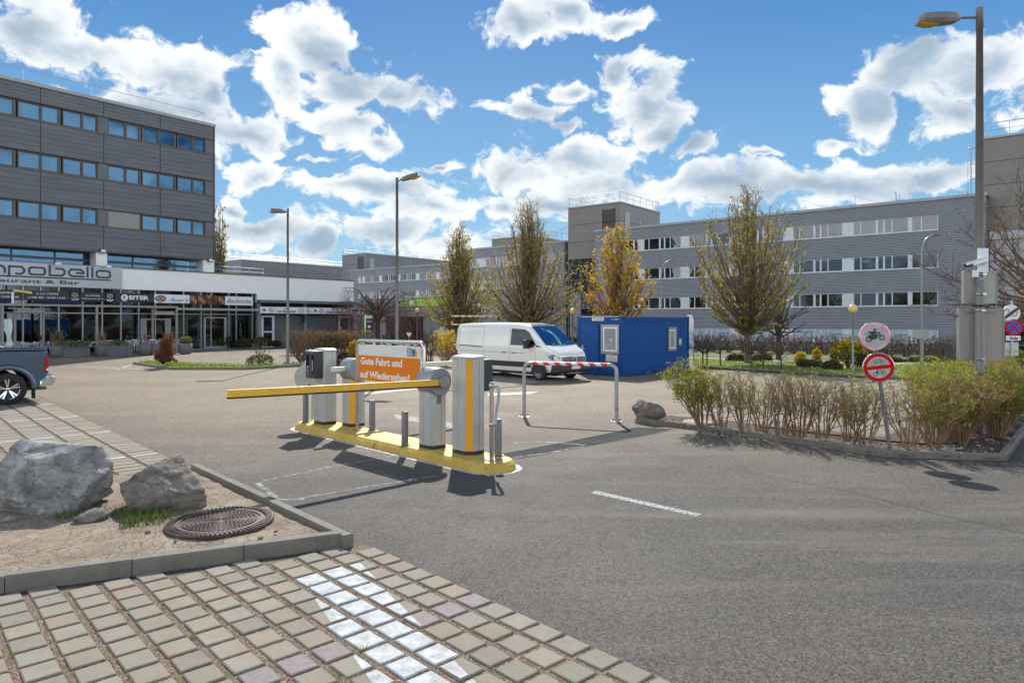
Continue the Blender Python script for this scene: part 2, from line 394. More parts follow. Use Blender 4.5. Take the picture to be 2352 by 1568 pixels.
# near paving in front of the dirt bed
lineK=((Pb[0]+KD[0]*15,Pb[1]+KD[1]*15),Pb)           # keep right-hand (front) side
NP=[along(.12),along(8),(-6,-3.5),(-16,-2),(Pb[0]+KD[0]*13,Pb[1]+KD[1]*13)]
paint=[((-1.73,5.97),(-1.73+.49,5.97-.872)),((-.98+.49,5.86-.872),(-.98,5.86)),((-1.28,6.60),(-1.97,6.42)),((-2.2,6.35),(-2.2+.4,6.35-1))]
paint=[((-1.73,5.97),(-1.24,5.098)),((-.49,4.988),(-.98,5.86)),((-1.536,6.79),(-1.97,6.42))]
pave('paving',NP,(-1.744-.139*E[0]+.1325*N[0]*0,7.23-.139*E[1]),(E[0],E[1]),(-N[0],-N[1]),.277,.268,.040,.056,.021,.004,
     'weathered concrete grid paving with gravel joints in the foreground',paint=paint,redrows=lambda i,j:i==7,seed=3,clips=[(Pb,(Pb[0]+KD[0],Pb[1]+KD[1]))] )
flat('paving_joints',NP,.006,M_JOINT,label='gravel and moss bedding of the foreground paving')
# far-left paving behind the boulders, where the truck stands
bk=(BK[0],BK[1])
FP=[(bk[0]-.15,bk[1]+.15),(bk[0]+E[0]*-18,bk[1]+E[1]*-18),(bk[0]+E[0]*-18-N[0]*16,bk[1]+E[1]*-18-N[1]*16),(-19,4.5)]
pave('paving',FP,(-4.98,10.94),(E[0],E[1]),(-N[0],-N[1]),.277,.52,.040,.075,.022,.004,
     'long concrete pavers of the parking bays behind the boulders',redrows=lambda i,j:(i%12)==3,whiterows=lambda i,j:(i%12)==4,bev=False,seed=5)
flat('paving_joints',FP,.006,M_JOINT,label='earth and moss bedding of the paving behind the boulders')
rs_=random.Random(2); eb=MB(); L_=[];R_=[]
for k in range(0,110):
    a=along(.05+k*.085,-rs_.uniform(.03,.11)); c=along(.05+k*.085,.10); L_.append((c[0],c[1],.0035)); R_.append((a[0],a[1],.0035))
eb.grid([L_,R_],0,False); eb.build('edge_soil',M_JOINT,fix=False)['kind']='structure'
eb=MB(); L_=[];R_=[]
for k in range(0,200):
    a=along(-4.9-k*.085,-rs_.uniform(.02,.10)-.0); c=along(-4.9-k*.085,.10); L_.append((c[0],c[1],.0035)); R_.append((a[0],a[1],.0035))
eb.grid([L_,R_],0,False); eb.build('edge_soil',M_JOINT,fix=False)['kind']='structure'
# -- dirt bed
def dirt_mat():
    m=MT('cracked_clay'); wv=m.vm('ADD',m.co,m.vm('MULTIPLY',m.noise(9,4,.6,colr=True),(.05,.05,0)))
    ed=m.vor(13,'DISTANCE_TO_EDGE',vec=wv); cr=m.rng(ed,.0,.035,1,0); gate=m.rng(m.noise(1.7,3),.36,.48); cr=m.math('MULTIPLY',cr,gate)
    ed2=m.vor(4.2,'DISTANCE_TO_EDGE',vec=m.vm('ADD',m.co,m.vm('MULTIPLY',m.noise(5,5,.65,colr=True),(.16,.16,0)))); cr=m.math('MAXIMUM',cr,m.rng(ed2,0,.016,1,0))
    c=m.mix(m.rng(m.noise(2.4,6,.65),.35,.68),(.185,.14,.095),(.32,.258,.185)); c=m.mix(m.rng(m.noise(7,6,.7),.58,.74,0,.8),c,(.12,.085,.055))
    c=m.mix(m.rng(m.noise(80,3),.45,.75,0,.3),c,(.2,.16,.12)); c=m.mix(m.math('MULTIPLY',cr,.85),c,(.05,.035,.025))
    m.col(c).rough(.95).bump(m.math('SUBTRACT',m.math('ADD',m.math('MULTIPLY',m.noise(30,5,.7),.5),m.noise(3,3)),cr),.7,.012); return m.m
M_DIRT=dirt_mat()
def bumpy(name,poly,z,mat,amp,step=.12,label=None,seed=0,zedge=0):
    xs=[p[0] for p in poly];ys=[p[1] for p in poly]; b=MB(); nx=int((max(xs)-min(xs))/step)+1; ny=int((max(ys)-min(ys))/step)+1
    idx={};vs=[];fs=[]
    def vid(i,j):
        if (i,j) not in idx:
            x=min(xs)+i*step;y=min(ys)+j*step; idx[(i,j)]=len(vs)
            vs.append((x,y,z+amp*(noise.fractal(Vector((x*1.3,y*1.3,seed)),.7,2,5)) ))
        return idx[(i,j)]
    for i in range(nx):
        for j in range(ny):
            if inpoly(min(xs)+(i+.5)*step,min(ys)+(j+.5)*step,poly): fs.append((vid(i,j),vid(i+1,j),vid(i+1,j+1),vid(i,j+1)))
    b.add(vs,fs,0,True); o=b.build(name,mat,fix=False); o['kind']='structure'
    if label:o['label']=label
    return o
cor=(-1.86,7.50)
DP=[cor,(BK[0]+.0,BK[1]-.12),(BK[0]-9*.908,BK[1]-9*.419),(cor[0]-12*.908,cor[1]-12*.419)]
bumpy('dirt_bed',[(cor[0]-.02,cor[1]+.02),(BK[0]+.05,BK[1]-.1),(BK[0]-9*.908,BK[1]-9*.419),(cor[0]-12*.908,cor[1]-12*.419+.05)],.085,M_DIRT,.02,.06,label='dry cracked clay bed under the boulders')
# -- kerbs
def kerb_mat():
    m=MT('kerb_concrete'); c=m.mix(m.rng(m.noise(5,6,.65),.35,.65),(.095,.083,.066),(.165,.148,.12)); c=m.mix(m.rng(m.noise(220,2),.4,.7,0,.5),c,(.36,.33,.28)); c=m.mix(m.rng(m.noise(2.5,6,.7),.56,.72,0,.6),c,(.07,.062,.052))
    m.col(c).rough(.88).bump(m.noise(150,4,.7),.5,.004); return m.m
M_KERB=kerb_mat()
def kerb(pts,label,wd=.12,h=.13,side=1,seg=1.0,name='kerb'):
    b=MB()
    for (p,q) in zip(pts[:-1],pts[1:]):
        p=Vector(p);q=Vector(q);L=(q-p).length;d=(q-p)/L;nn=Vector((-d.y,d.x))*side;k=max(1,round(L/seg))
        for i in range(k):
            a=p+d*(L*i/k+.004); c=p+d*(L*(i+1)/k-.004); hh=h+random.uniform(-.006,.006)
            prof=[(0,-.05),(0,hh-.02),(.02,hh),(wd,hh),(wd,-.05)]
            v0=[(a.x+nn.x*t,a.y+nn.y*t,z) for t,z in prof];v1=[(c.x+nn.x*t,c.y+nn.y*t,z) for t,z in prof]
            b.add(v0+v1,[(0,1,6,5),(1,2,7,6),(2,3,8,7),(3,4,9,8),(0,4,3,2,1),(5,6,7,8,9)])
    o=b.build(name,M_KERB); o['kind']='structure'; o['label']=label; return o
random.seed(4)
kerb([(Pb[0]+KD[0]*13,Pb[1]+KD[1]*13),(Pb[0]-.12*.9,Pb[1]-.05)],'dark concrete kerb along the front of the dirt bed',.13,.155,1,1.02)
kerb([(Pb[0],Pb[1]-.03),(Pb[0]-E[0]*4.85,Pb[1]-E[1]*4.85)],'pale concrete kerb between dirt bed and lane',.12,.15,1,1.0)
# ================================================================ building materials
class Fr:
    """a facade frame: local x along the facade (to the right), y away from the viewer, z up"""
    def __init__(s,ox,oy,ang): s.o=Vector((ox,oy)); s.a=ang; s.x=Vector((math.cos(ang),math.sin(ang))); s.y=Vector((-math.sin(ang),math.cos(ang)))
    def loc(s,dx,dy=HY,off=0.0):
        u=Vector(((dx-CX)/F,1.0)); Y=(off+s.o.dot(s.y))/u.dot(s.y); p=u*Y-s.o
        return (p.dot(s.x), H-(dy-HY)*Y/F)
    def X(s,dx,off=0.0): return s.loc(dx,HY,off)[0]
    def Z(s,dx,dy,off=0.0): return s.loc(dx,dy,off)[1]
    def P(s,dx,dy,off=0.0):
        a=s.loc(dx,dy,off); return (a[0],off,a[1])
AL=math.atan2(.7815,.624); AR=math.atan2(-.624,.7815)
FL=Fr(-16.31,70.5,AL)            # restaurant front, origin at its right-hand end
FM=Fr(9.10,75.03,AR)             # long grey wing, origin at its left-hand end
def glass(name,base,gl=.55,tint=(.75,.85,.9),rough=.015,bmp=.0):
    m=MT(name); t=m.t; t.nodes.remove(m.b)
    tr=m.n('ShaderNodeBsdfTransparent'); tr.inputs[0].default_value=(*tint,1)
    g=m.n('ShaderNodeBsdfGlossy'); g.inputs['Roughness'].default_value=rough; g.inputs[0].default_value=(*base,1)
    if bmp:
        bn=m.n('ShaderNodeBump'); bn.inputs['Strength'].default_value=bmp; bn.inputs['Distance'].default_value=.05; m.lk(m.noise(.9,2),bn.inputs['Height']); m.lk(bn.outputs[0],g.inputs['Normal'])
    lw=m.n('ShaderNodeLayerWeight'); lw.inputs[0].default_value=.3
    mx=m.n('ShaderNodeMixShader'); m.lk(m.rng(lw.outputs['Fresnel'],0,1,gl,1),mx.inputs[0]); m.lk(tr.outputs[0],mx.inputs[1]); m.lk(g.outputs[0],mx.inputs[2]); m.lk(mx.outputs[0],m.out.inputs[0]); return m.m
M_GLB=glass('blue_window_glass',(.09,.19,.31),.55,(.42,.66,.75),.01,.06)
M_GLG=glass('grey_window_glass',(.22,.23,.25),.50,(.5,.52,.52),.02,.12)
M_GLD=glass('shopfront_glass',(.20,.23,.27),.30,(.45,.5,.5),.01,.03)
M_DARK=simple('dark_interior',(.035,.04,.045),.9)
M_ROOM=simple('office_interior',(.20,.23,.25),.9)
M_CURT=simple('turquoise_curtain',(.42,.72,.74),.9,bump=.2,bscale=14)
M_CURW=simple('white_curtain',(.75,.82,.80),.9)
M_FRBR=simple('brown_window_frame',(.105,.088,.080),.5)
M_ALU=simple('aluminium_frame',(.30,.31,.33),.4,.6)
M_WFR=simple('white_window_frame',(.62,.64,.66),.4)
M_WHITE=simple('white_render',(.87,.86,.83),.85,var=.03,scale=1.2,bump=.15,bscale=60,dirt=((.62,.60,.56),.35))
M_STEEL=simple('galvanised_steel',(.46,.47,.48),.38,.75,.1)
M_DOORG=simple('grey_door_frame',(.16,.165,.17),.5,.2)
def clad_dark():
    m=MT('dark_board_cladding'); mp=m.n('ShaderNodeMapping'); mp.inputs['Scale'].default_value=(.25,1,1.6); m.lk(m.co,mp.inputs[0])
    c=m.mix(m.rng(m.noise(1.3,6,.65,mp.outputs[0]),.35,.68),(.085,.097,.118),(.135,.143,.158)); c=m.mix(m.rng(m.noise(3,5,.7,mp.outputs[0]),.55,.8,0,.45),c,(.17,.15,.13)); m.col(c).rough(.42).spec(.5); return m.m
def clad_corr(name,c0,c1,pitch=.085,st=1.0):
    m=MT(name); sp=m.n('ShaderNodeSeparateXYZ'); m.lk(m.co,sp.inputs[0])
    s=m.math('SINE',m.math('MULTIPLY',sp.outputs[2],2*math.pi/pitch)); c=m.mix(m.rng(m.noise(.5,5,.6),.35,.65),c0,c1)
    m.col(c).rough(.42).metal(.25).bump(s,st,pitch*.22); return m.m
M_CLD=clad_dark(); M_COR=clad_corr('corrugated_grey_cladding',(.285,.295,.325),(.33,.34,.37),.13,.8)
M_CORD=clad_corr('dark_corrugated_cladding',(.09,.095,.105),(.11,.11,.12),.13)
M_TOW=simple('warm_grey_panel',(.21,.19,.17),.5,.1,.08,1)
M_TOWG=simple('cool_grey_panel',(.17,.175,.19),.5,.15,.08,1)
M_COPE=simple('roof_coping',(.30,.31,.33),.45,.4)
M_CONC=simple('pale_plinth',(.36,.34,.31),.85)
def rail_mb(b,pts,h,r=.022,post=1.6,mid=True):
    for (p,q) in zip(pts[:-1],pts[1:]):
        p=Vector(p);q=Vector(q)
        b.tube([p+Vector((0,0,h)),q+Vector((0,0,h))],r,5)
        if mid: b.tube([p+Vector((0,0,h*.5)),q+Vector((0,0,h*.5))],r*.8,5)
        k=max(1,round((q-p).length/post))
        for i in range(k+1):
            a=p.lerp(q,i/k); b.tube([a,a+Vector((0,0,h))],r,5)
# ---------------------------------------------------------------- long grey office wing
def window(parent,x0,x1,z0,z1,lights,y=0.0,mat_f=M_WFR,mat_g=M_GLG,fw=.07,rec=.10,sill=True,back=None,pane_mats=None):
    """one ribbon section: lights = list of (a,b) glass spans; everything else in the section is white panel/frame"""
    b=MB(); 
    b.box(x0,x1,y+rec-.02,y+rec+.06,z0,z0+fw); b.box(x0,x1,y+rec-.02,y+rec+.06,z1-fw,z1)
    prev=x0
    for (a,c) in lights+[(x1,x1)]:
        if a>prev+.001: b.box(prev,a,y+rec-.03,y+rec+.06,z0+fw,z1-fw)
        prev=c
    f=b.build('window',mat_f,parent)
    g=MB()
    for i,(a,c) in enumerate(lights): g.add([(a,y+rec+.02,z0+fw),(c,y+rec+.02,z0+fw),(c,y+rec+.02,z1-fw),(a,y+rec+.02,z1-fw)],[(0,1,2,3)],i%2 if pane_mats else 0)
    g.build('pane',pane_mats or mat_g,f,fix=False)
    if sill: MB().box(x0-.02,x1+.02,y-.05,y+rec+.03,z0-.05,z0-.003).build('sill',M_WFR,f)
    return f
def band_wall(b,x0,x1,zs,y0,y1,ends=()):
    for (a,c) in zs: b.box(x0,x1,y0,y1,a,c)
STORY=[(9.74,10.96),(6.72,7.90),(3.66,4.84),(.60,1.77)]
ROOFZ=12.12
def wing(fr,L,label,n0,n1,depth=14,rows=STORY,film=False,name='office_wing',left_dark=False,start=0):
    t=thing(name,label,'building',(fr.o.x,fr.o.y,0),fr.a,group='grey office wings of the business park')
    w=MB(); z=ROOFZ
    for (a,c) in rows: 
        w.box(0,L,0,.3,c,z); z=a
        w.box(0,n0,0,.3,a,c); w.box(n1,L,0,.3,a,c)
    w.box(0,L,0,.3,0.28,z)
    w.build('wall',M_COR,t)
    MB().box(-.02,L+.02,.03,depth,-.1,.277).build('plinth',M_CONC,t)
    MB().box(.31,L-.31,.62,depth-.05,.28,ROOFZ-.15).build('interior',M_DARK,t)
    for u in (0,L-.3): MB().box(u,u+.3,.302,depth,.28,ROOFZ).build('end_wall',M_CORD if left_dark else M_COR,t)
    r=MB(); r.box(-.12,L+.12,-.10,depth,ROOFZ+.003,ROOFZ+.24); r.build('roof',M_COPE,t)
    # floor slabs and light interior strips behind the panes
    sl=MB()
    for (a,c) in rows: sl.box(.31,L-.31,.305,.615,a-.3,a-.003); sl.box(.31,L-.31,.305,.615,c+.003,c+.3)
    sl.build('floor_slab',M_ROOM,t)
    P=5.0; k=0
    for ri,(a,c) in enumerate(rows):
        x=n1; first=True
        while x>n0+.3:
            if first: x0=n1-1.95; li=[(n1-1.82,n1-1.22),(n1-1.14,n1-.08)]; first=False
            else:
                x0=max(n0,x-P)
                q=[(x0+.75,x0+1.25),(x0+1.33,x0+2.43),(x0+2.62,x0+2.98),(x0+3.12,x0+3.62),(x0+3.70,x0+4.80)]
                li=[(u,v_) for (u,v_) in q if u>x0 and v_<x]
            f=window(t,x0,x-.003,a,c,li,mat_g=M_GLF if (film and ri==3) else M_GLG)
            if film and ri==3 and len(li)>3 and k<9:
                lab=text_mb('JD Media',.17,(li[4][0]+.42,.085,a+.62)); lab.build('lettering',M_INKB,f)
                ring=MB(); ring.tube([(li[4][0]+.24+.13*math.cos(q_*.5236),.088,a+.62+.13*math.sin(q_*.5236)) for q_ in range(13)],.018,4); ring.join(text_mb('J',.17,(li[4][0]+.20,.085,a+.56))); ring.build('logo',M_INKT,f); k+=1
            x=x0
    return t
M_GLF=simple('frosted_window_film',(.40,.50,.58),.35,var=.05)
M_INKB=simple('black_ink',(.03,.03,.035),.6); M_INKT=simple('blue_ink',(.05,.30,.42),.6)
def text_mb(s,size,at,italic=0,bold=.0,align='LEFT',sx=1.0,spacing=1.0,thick=.004,rot=None):
    cu=bpy.data.curves.new('txt','FONT'); cu.body=s; cu.size=size; cu.shear=italic; cu.offset=bold; cu.align_x=align; cu.extrude=thick; cu.resolution_u=3; cu.space_character=spacing
    ob=bpy.data.objects.new('txt',cu); col.objects.link(ob); bpy.context.view_layer.update()
    me=bpy.data.meshes.new_from_object(ob); b=MB()
    b.add([(p.co.x*sx+at[0],-p.co.z+at[1],p.co.y+at[2]) for p in me.vertices],[tuple(p.vertices) for p in me.polygons])
    bpy.data.objects.remove(ob); bpy.data.curves.remove(cu); bpy.data.meshes.remove(me)
    if rot: b.xf(rot)
    return b
Lm=FM.X(2265); XE=FM.X(2155)
wing(FM,Lm,'long four storey grey corrugated office wing behind the trees on the right',2.2,XE,film=True)
# wing further left and set back
F1=Fr(*XY(1066,95),AR); L1=F1.X(1296)
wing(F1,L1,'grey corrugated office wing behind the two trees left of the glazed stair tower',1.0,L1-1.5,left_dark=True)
F2=Fr(*XY(804,134),AR); L2=F2.X(1075)
g2=wing(F2,L2,'distant blue grey office wing behind the green portal sign',F2.X(822),L2-.5,rows=STORY)
# ---------------------------------------------------------------- towers
def tower(fr,xl,xr,off,depth,h,label,glass_below=None,mats=(None,None),group='dark stair towers on the office roofs',dropz=0,vent=True):
    t=thing('stair_tower',label,'stair tower',(*(fr.o+fr.x*xl+fr.y*off),0),fr.a,group=group); W=xr-xl
    zb=ROOFZ-2.6 if glass_below else 0
    b=MB(); nb=max(2,int((h-zb)/1.75)); hh=(h-zb)/nb
    for i in range(nb):
        b.box(0,W,0,depth,zb+i*hh+.02,zb+(i+1)*hh-.02)
    b.build('wall',mats[0] or M_TOW,t,bevel=0)
    MB().box(.03,W-.03,.03,depth-.03,zb,h-.03).build('panel_joint',M_DARK,t)
    MB().box(-.10,W+.10,-.10,depth+.1,h+.003,h+.16).build('roof',M_COPE,t)
    r=MB(); rail_mb(r,[(.1,.1,h+.16),(W-.1,.1,h+.16),(W-.1,depth-.1,h+.16)],1.1,.03,1.7); rail_mb(r,[(.1,.1,h+.16),(.1,depth-.1,h+.16)],1.1,.03,1.7); r.build('railing',M_STEEL,t)
    if vent:
        v=MB(); x0=W-2.2
        for i in range(26): v.box(x0,x0+1.5,-.05,-.004,h-3.9+i*.13,h-3.9+i*.13+.07)
        v.box(x0-.07,x0-.003,-.06,-.003,h-4,h-.5); v.box(x0+1.503,x0+1.57,-.06,-.003,h-4,h-.5); v.build('ventilation_louvre',M_CORD,t)
        MB().box(W+.003,W+.04,1.0,2.1,ROOFZ+.3,ROOFZ+2.5).build('roof_door',M_COPE,t)
    if glass_below:
        g=MB(); g.box(0,W,.12,.16,0,zb-.003); g.build('pane',M_GLG,t)
        f=MB()
        for i in range(5): f.box(i*(W-.08)/4,i*(W-.08)/4+.08,0,.117,0,zb-.003)
        for i in range(6): f.box(.09,W-.09,.02,.115,i*1.65+.5,i*1.65+.58)
        f.build('glazing_frame',M_DOORG,t)
        MB().box(.02,W-.02,.6,depth,0,zb-.01).build('interior',M_DARK,t)
    return t
off=2.2
x0=FM.X(1305,off);x1=FM.X(1424.6,off)
tower(FM,x0,x1,off,9.6,15.45,'brown grey stair tower with glazing rising left of the long office wing',glass_below=True)
offr=1.6
tower(FM,FM.X(2255,offr),FM.X(2255,offr)+12,offr,9.6,16.8,'dark glazed stair tower at the right edge behind the budding bare tree',glass_below=True,vent=False)
T2=Fr(*XY(1218,105),AR); xl2=T2.X(1130)
tower(T2,xl2,0,0,9.0,15.4,'low brown roof tower showing between two leafing tree tops',vent=False)
T3=Fr(*XY(839.5,132.5),AR); tower(T3,T3.X(786),0,0,24,15.45,'dark roof tower with a caged ladder above the distant blue grey wing',mats=(M_TOWG,None))
T4=Fr(*XY(554.7,146),AR); tower(T4,T4.X(512.5),0,0,33,15.4,'far dark roof tower seen above the white restaurant roof',mats=(M_TOWG,None),vent=False)
# caged ladders
def ladder(loc,rz,h,label,z0):
    t=thing('caged_ladder',label,'ladder',(loc[0],loc[1],z0),rz)
    b=MB()
    for x in (-.28,.28): b.tube([(x,0,0),(x,0,h)],.03,5)
    b.build('rail',M_STEEL,t)
    b=MB()
    for i in range(int(h/.3)): b.tube([(-.28,0,i*.3+.1),(.28,0,i*.3+.1)],.018,4)
    b.build('rung',M_STEEL,t)
    b=MB(); k=int(h/1.3)
    for i in range(k+1): b.tube([(-.35*math.cos(a*math.pi/8),-.75*math.sin(a*math.pi/8),h-i*1.3+.02) for a in range(9)],.025,4)
    for a in (2,4,6): b.tube([(-.35*math.cos(a*math.pi/8),-.75*math.sin(a*math.pi/8),h-k*1.3) ,(-.35*math.cos(a*math.pi/8),-.75*math.sin(a*math.pi/8),h+.02)],.022,4)
    b.build('safety_cage',M_STEEL,t)
pl=FM.o+FM.x*(FM.X(2255,offr)-.35)+FM.y*(offr+2.0)
ladder(pl,AR+R(-90),4.3,'steel ladder with safety cage beside the tall lamp post, on the office roof',ROOFZ+.25)
pl=T3.o+T3.x*.12+T3.y*7.5
ladder(pl,AR+R(90),4.6,'steel ladder with safety cage on the dark tower above the distant wing',ROOFZ)
def roofrail(name,pts,label,h=1.0,r=.03):
    t=thing(name,label,'railing',pts[0]); b=MB(); o=Vector(pts[0]); rail_mb(b,[Vector(p)-o for p in pts],h,r,2.4); b.build('rail',M_STEEL,t); return t
p0=T3.o; 
roofrail('roof_railing',[(*XY(1280,84),ROOFZ+.2),(*XY(1300,80),ROOFZ+.2)],'short roof railing at the left foot of the brown glazed tower')
def wires(fr,L,x0,x1,n,label):
    t=thing('lightning_rods',label,'lightning rods',(fr.o.x,fr.o.y,ROOFZ+.24),fr.a); b=MB()
    xs=[x0+(x1-x0)*i/(n-1) for i in range(n)]
    for x in xs: b.tube([(x,1,0),(x,1,1.05)],.02,4)
    for a,c in zip(xs[:-1],xs[1:]):
        b.tube([(a,1,1.0),(a+(c-a)*.25,1,.45),((a+c)/2,1,.12),(a+(c-a)*.75,1,.45),(c,1,1.0)],.012,3)
    b.build('conductor_wire',M_STEEL,t)
wires(FM,Lm,5,30,7,'thin lightning rods with sagging wires along the long wing roof')
wires(F2,L2,6,16,4,'small lightning rods along the distant wing roof')
# ================================================================ restaurant and office block on the left
XL=FL.X(-420)
rest=thing('restaurant_building','white fascia restaurant building with dark glass front and two garage shutters','building',(FL.o.x,FL.o.y,0),FL.a)
ZT=6.50
xb=FL.X(590)                          # where the recessed shutter bay begins
zf=FL.Z(400,668)                      # underside of the white fascia over the glass front
zs=FL.Z(700,697)
b=MB(); b.box(XL,xb,0,.35,zf,ZT); b.box(xb+.003,0,0,.35,zs,ZT); b.build('wall',M_WHITE,rest)
MB().box(-.35,0,.353,16,0,ZT).build('end_wall',M_WHITE,rest)
b=MB(); b.box(XL,.08,-.08,.45,ZT+.003,ZT+.09); b.box(-.43,.08,.453,16.05,ZT+.003,ZT+.09); b.build('coping',M_FRBR,rest)
MB().box(XL,-.4,.5,16,ZT-.5,ZT-.1).build('roof',M_CONC,rest)
MB().box(XL,-.4,2.4,16,0,ZT-.51).build('interior',M_DARK,rest)
MB().box(XL,-.4,.36,2.39,.0,.05).build('floor',M_ROOM,rest)
# shopfront glazing between mullions
xe=FL.X(584)
mull=[XL,FL.X(-120),FL.X(0-40),FL.X(95),FL.X(281),FL.X(321),FL.X(425),FL.X(462),FL.X(616*.0+615-0) if False else FL.X(496),FL.X(529)]
mull=[FL.X(d) for d in (-420,-330,-240,-150,-60,0,94,190,279,318,422,460,500,545,584)]
mull=[FL.X(d) for d in (-420,-330,-240,-150,-60,2,53,94,135,190,235,278,319,357,422,462,485,526,543,580)]
zt1=FL.Z(400,668); ztr=2.95; 
fm=MB()
for i,x in enumerate(mull): fm.box(x-.05,x+.05,-.002,.12,0,zf-.003)
for z in (.0,ztr,4.05): fm.box(XL,xe,.0,.10,z+.003,z+.09)
fm.build('glazing_frame',M_ALU,rest)
gl=MB(); gl.add([(XL,.09,.1),(xe,.09,.1),(xe,.09,zf),(XL,.09,zf)],[(0,1,2,3)]); gl.build('pane',M_GLD,rest,fix=False)
cu=MB()
for (a,c) in ((-60,-20),(410,440),(462,474),(526,540),(20,40),(330,345)):
    xa,xc=FL.X(a),FL.X(c); n=14
    rows=[[(xa+(xc-xa)*i/n,.55+.05*math.sin(i*2.3),z) for i in range(n+1)] for z in (.2,2.9)]; cu.grid(rows)
cu.build('curtain',M_CURW,rest,fix=False)
dr=MB(); xa,xc=FL.X(322),FL.X(417*.0+392); 
for z0,z1,xq,xr in ((.05,2.62,FL.X(322),FL.X(336)),(.05,2.62,FL.X(378),FL.X(392)),(2.50,2.62,FL.X(336),FL.X(378)),(.05,.25,FL.X(336),FL.X(378))): dr.box(xq,xr,-.06,-.003,z0,z1)
d=dr.build('door',M_ALU,rest); MB().box(FL.X(338),FL.X(343),-.13,-.063,1.2,1.25).build('handle',M_STEEL,d)
dr=MB()
for z0,z1,xq,xr in ((.05,2.75,FL.X(467),FL.X(472)),(.05,2.75,FL.X(514),FL.X(520)),(2.65,2.75,FL.X(472),FL.X(514)),(.05,.25,FL.X(472),FL.X(514))): dr.box(xq,xr,-.06,-.003,z0,z1)
d=dr.build('door',M_ALU,rest); MB().box(FL.X(474),FL.X(477),-.13,-.063,1.2,1.25).build('handle',M_STEEL,d)
# shutters, side doors and soffit
b=MB(); b.box(xb,.15,-.55,0.0-.003,zs+.003-.02,zs+.24); b.build('shutter_canopy',simple('blue_grey_trim',(.11,.145,.185),.5),rest)
M_SHUT=simple('roller_shutter_slats',(.26,.265,.27),.45,.5)
zsh=FL.Z(700,725)
def shutter(xa,xc):
    s=MB(); z=.02
    while z<zsh: 
        s.extr([(xa,z),(xa,z)],0,0) if False else None
        s.add([(xa,.22,z),(xc,.22,z),(xc,.17,z+.045),(xa,.17,z+.045),(xc,.22,z+.09),(xa,.22,z+.09)],[(0,1,2,3),(3,2,4,5)]); z+=.092
    return s.build('roller_shutter',M_SHUT,rest)
shutter(FL.X(633),FL.X(697)); shutter(FL.X(706),FL.X(776))
b=MB(); 
for d0,d1 in ((590,600),(698,705),(806,812)): b.box(FL.X(d0),FL.X(d1),-.02,.25,0,zs-.003)
b.build('pilaster',simple('blue_grey_column',(.18,.22,.27),.5),rest)
for d0,d1 in ((601,631),(778,805)):
    xa,xc=FL.X(d0),FL.X(d1); b=MB(); b.box(xa,xa+.22,.05,.15,0,zsh); b.box(xc-.22,xc,.05,.15,0,zsh); 
    for z in (0,1.35,zsh-.15): b.box(xa+.223,xc-.223,.05,.15,z,z+.14)
    d=b.build('door',M_WFR,rest); MB().box(xa+.2,xc-.2,.10,.12,.1,zsh-.1).build('pane',M_GLD,d); MB().box(xc-.2,xc-.12,.0,.047,1.3,1.36).build('handle',M_STEEL,d)
MB().box(xb,-.4,.6,.9,0,zs).build('partition',M_DARK,rest)
# ---- signs (each sign is a thing of its own)
M_SGBK=simple('black_sign_film',(.018,.018,.022),.45,var=.05); M_SGWH=simple('white_sign_film',(.74,.77,.79),.45,var=.02); M_SGGR=simple('silver_sign_sheet',(.42,.46,.49),.4,.15,var=.03)
M_TXW=simple('white_lettering',(.78,.82,.85),.5,var=.02); M_TXD=simple('dark_lettering',(.035,.042,.055),.5,var=.02); M_REDS=simple('sign_red',(.52,.006,.008),.6,var=.06,spec=.12)
def sign(name,label,d0,d1,y0,y1,mat,off=-.05,cat='sign',group=None,zz=None,th=.045):
    xa,xc=FL.X(d0,off),FL.X(d1,off); xm=(d0+d1)/2
    if zz: z0,z1=zz
    else: z1=FL.Z(xm,y0,off); z0=FL.Z(xm,y1,off)
    t=thing(name,label,cat,(*(FL.o+FL.x*xa+FL.y*off),z0),FL.a,group=group)
    MB().box(0,xc-xa,-th/2,th/2,0,z1-z0).build('board',mat,t); t['W']=xc-xa; t['Hh']=z1-z0; return t
def put(t,s,size,x,z,mat,part='lettering',**k):
    return text_mb(s,size,(x,-.03,z),**k).build(part,mat,t)
def squash(t,s,x0,x1,z,h,mat,part='lettering',bold=.0,italic=0,y=-.03,dy=.004):
    """text scaled to span x0..x1 with cap height h"""
    m=text_mb(s,1.0,(0,0,0),bold=bold,italic=italic,thick=dy)
    xs=[p[0] for p in m.v]; zs_=[p[2] for p in m.v]; 
    caps=text_mb('H' if any(c.isupper() or c.isdigit() for c in s) else 'x',1.0,(0,0,0)); ch=max(p[2] for p in caps.v)
    a=min(xs);w_=max(xs)-a
    m.v=[(x0+(p[0]-a)/w_*(x1-x0),y+p[1],z+p[2]/ch*h) for p in m.v]
    return m.build(part,mat,t)
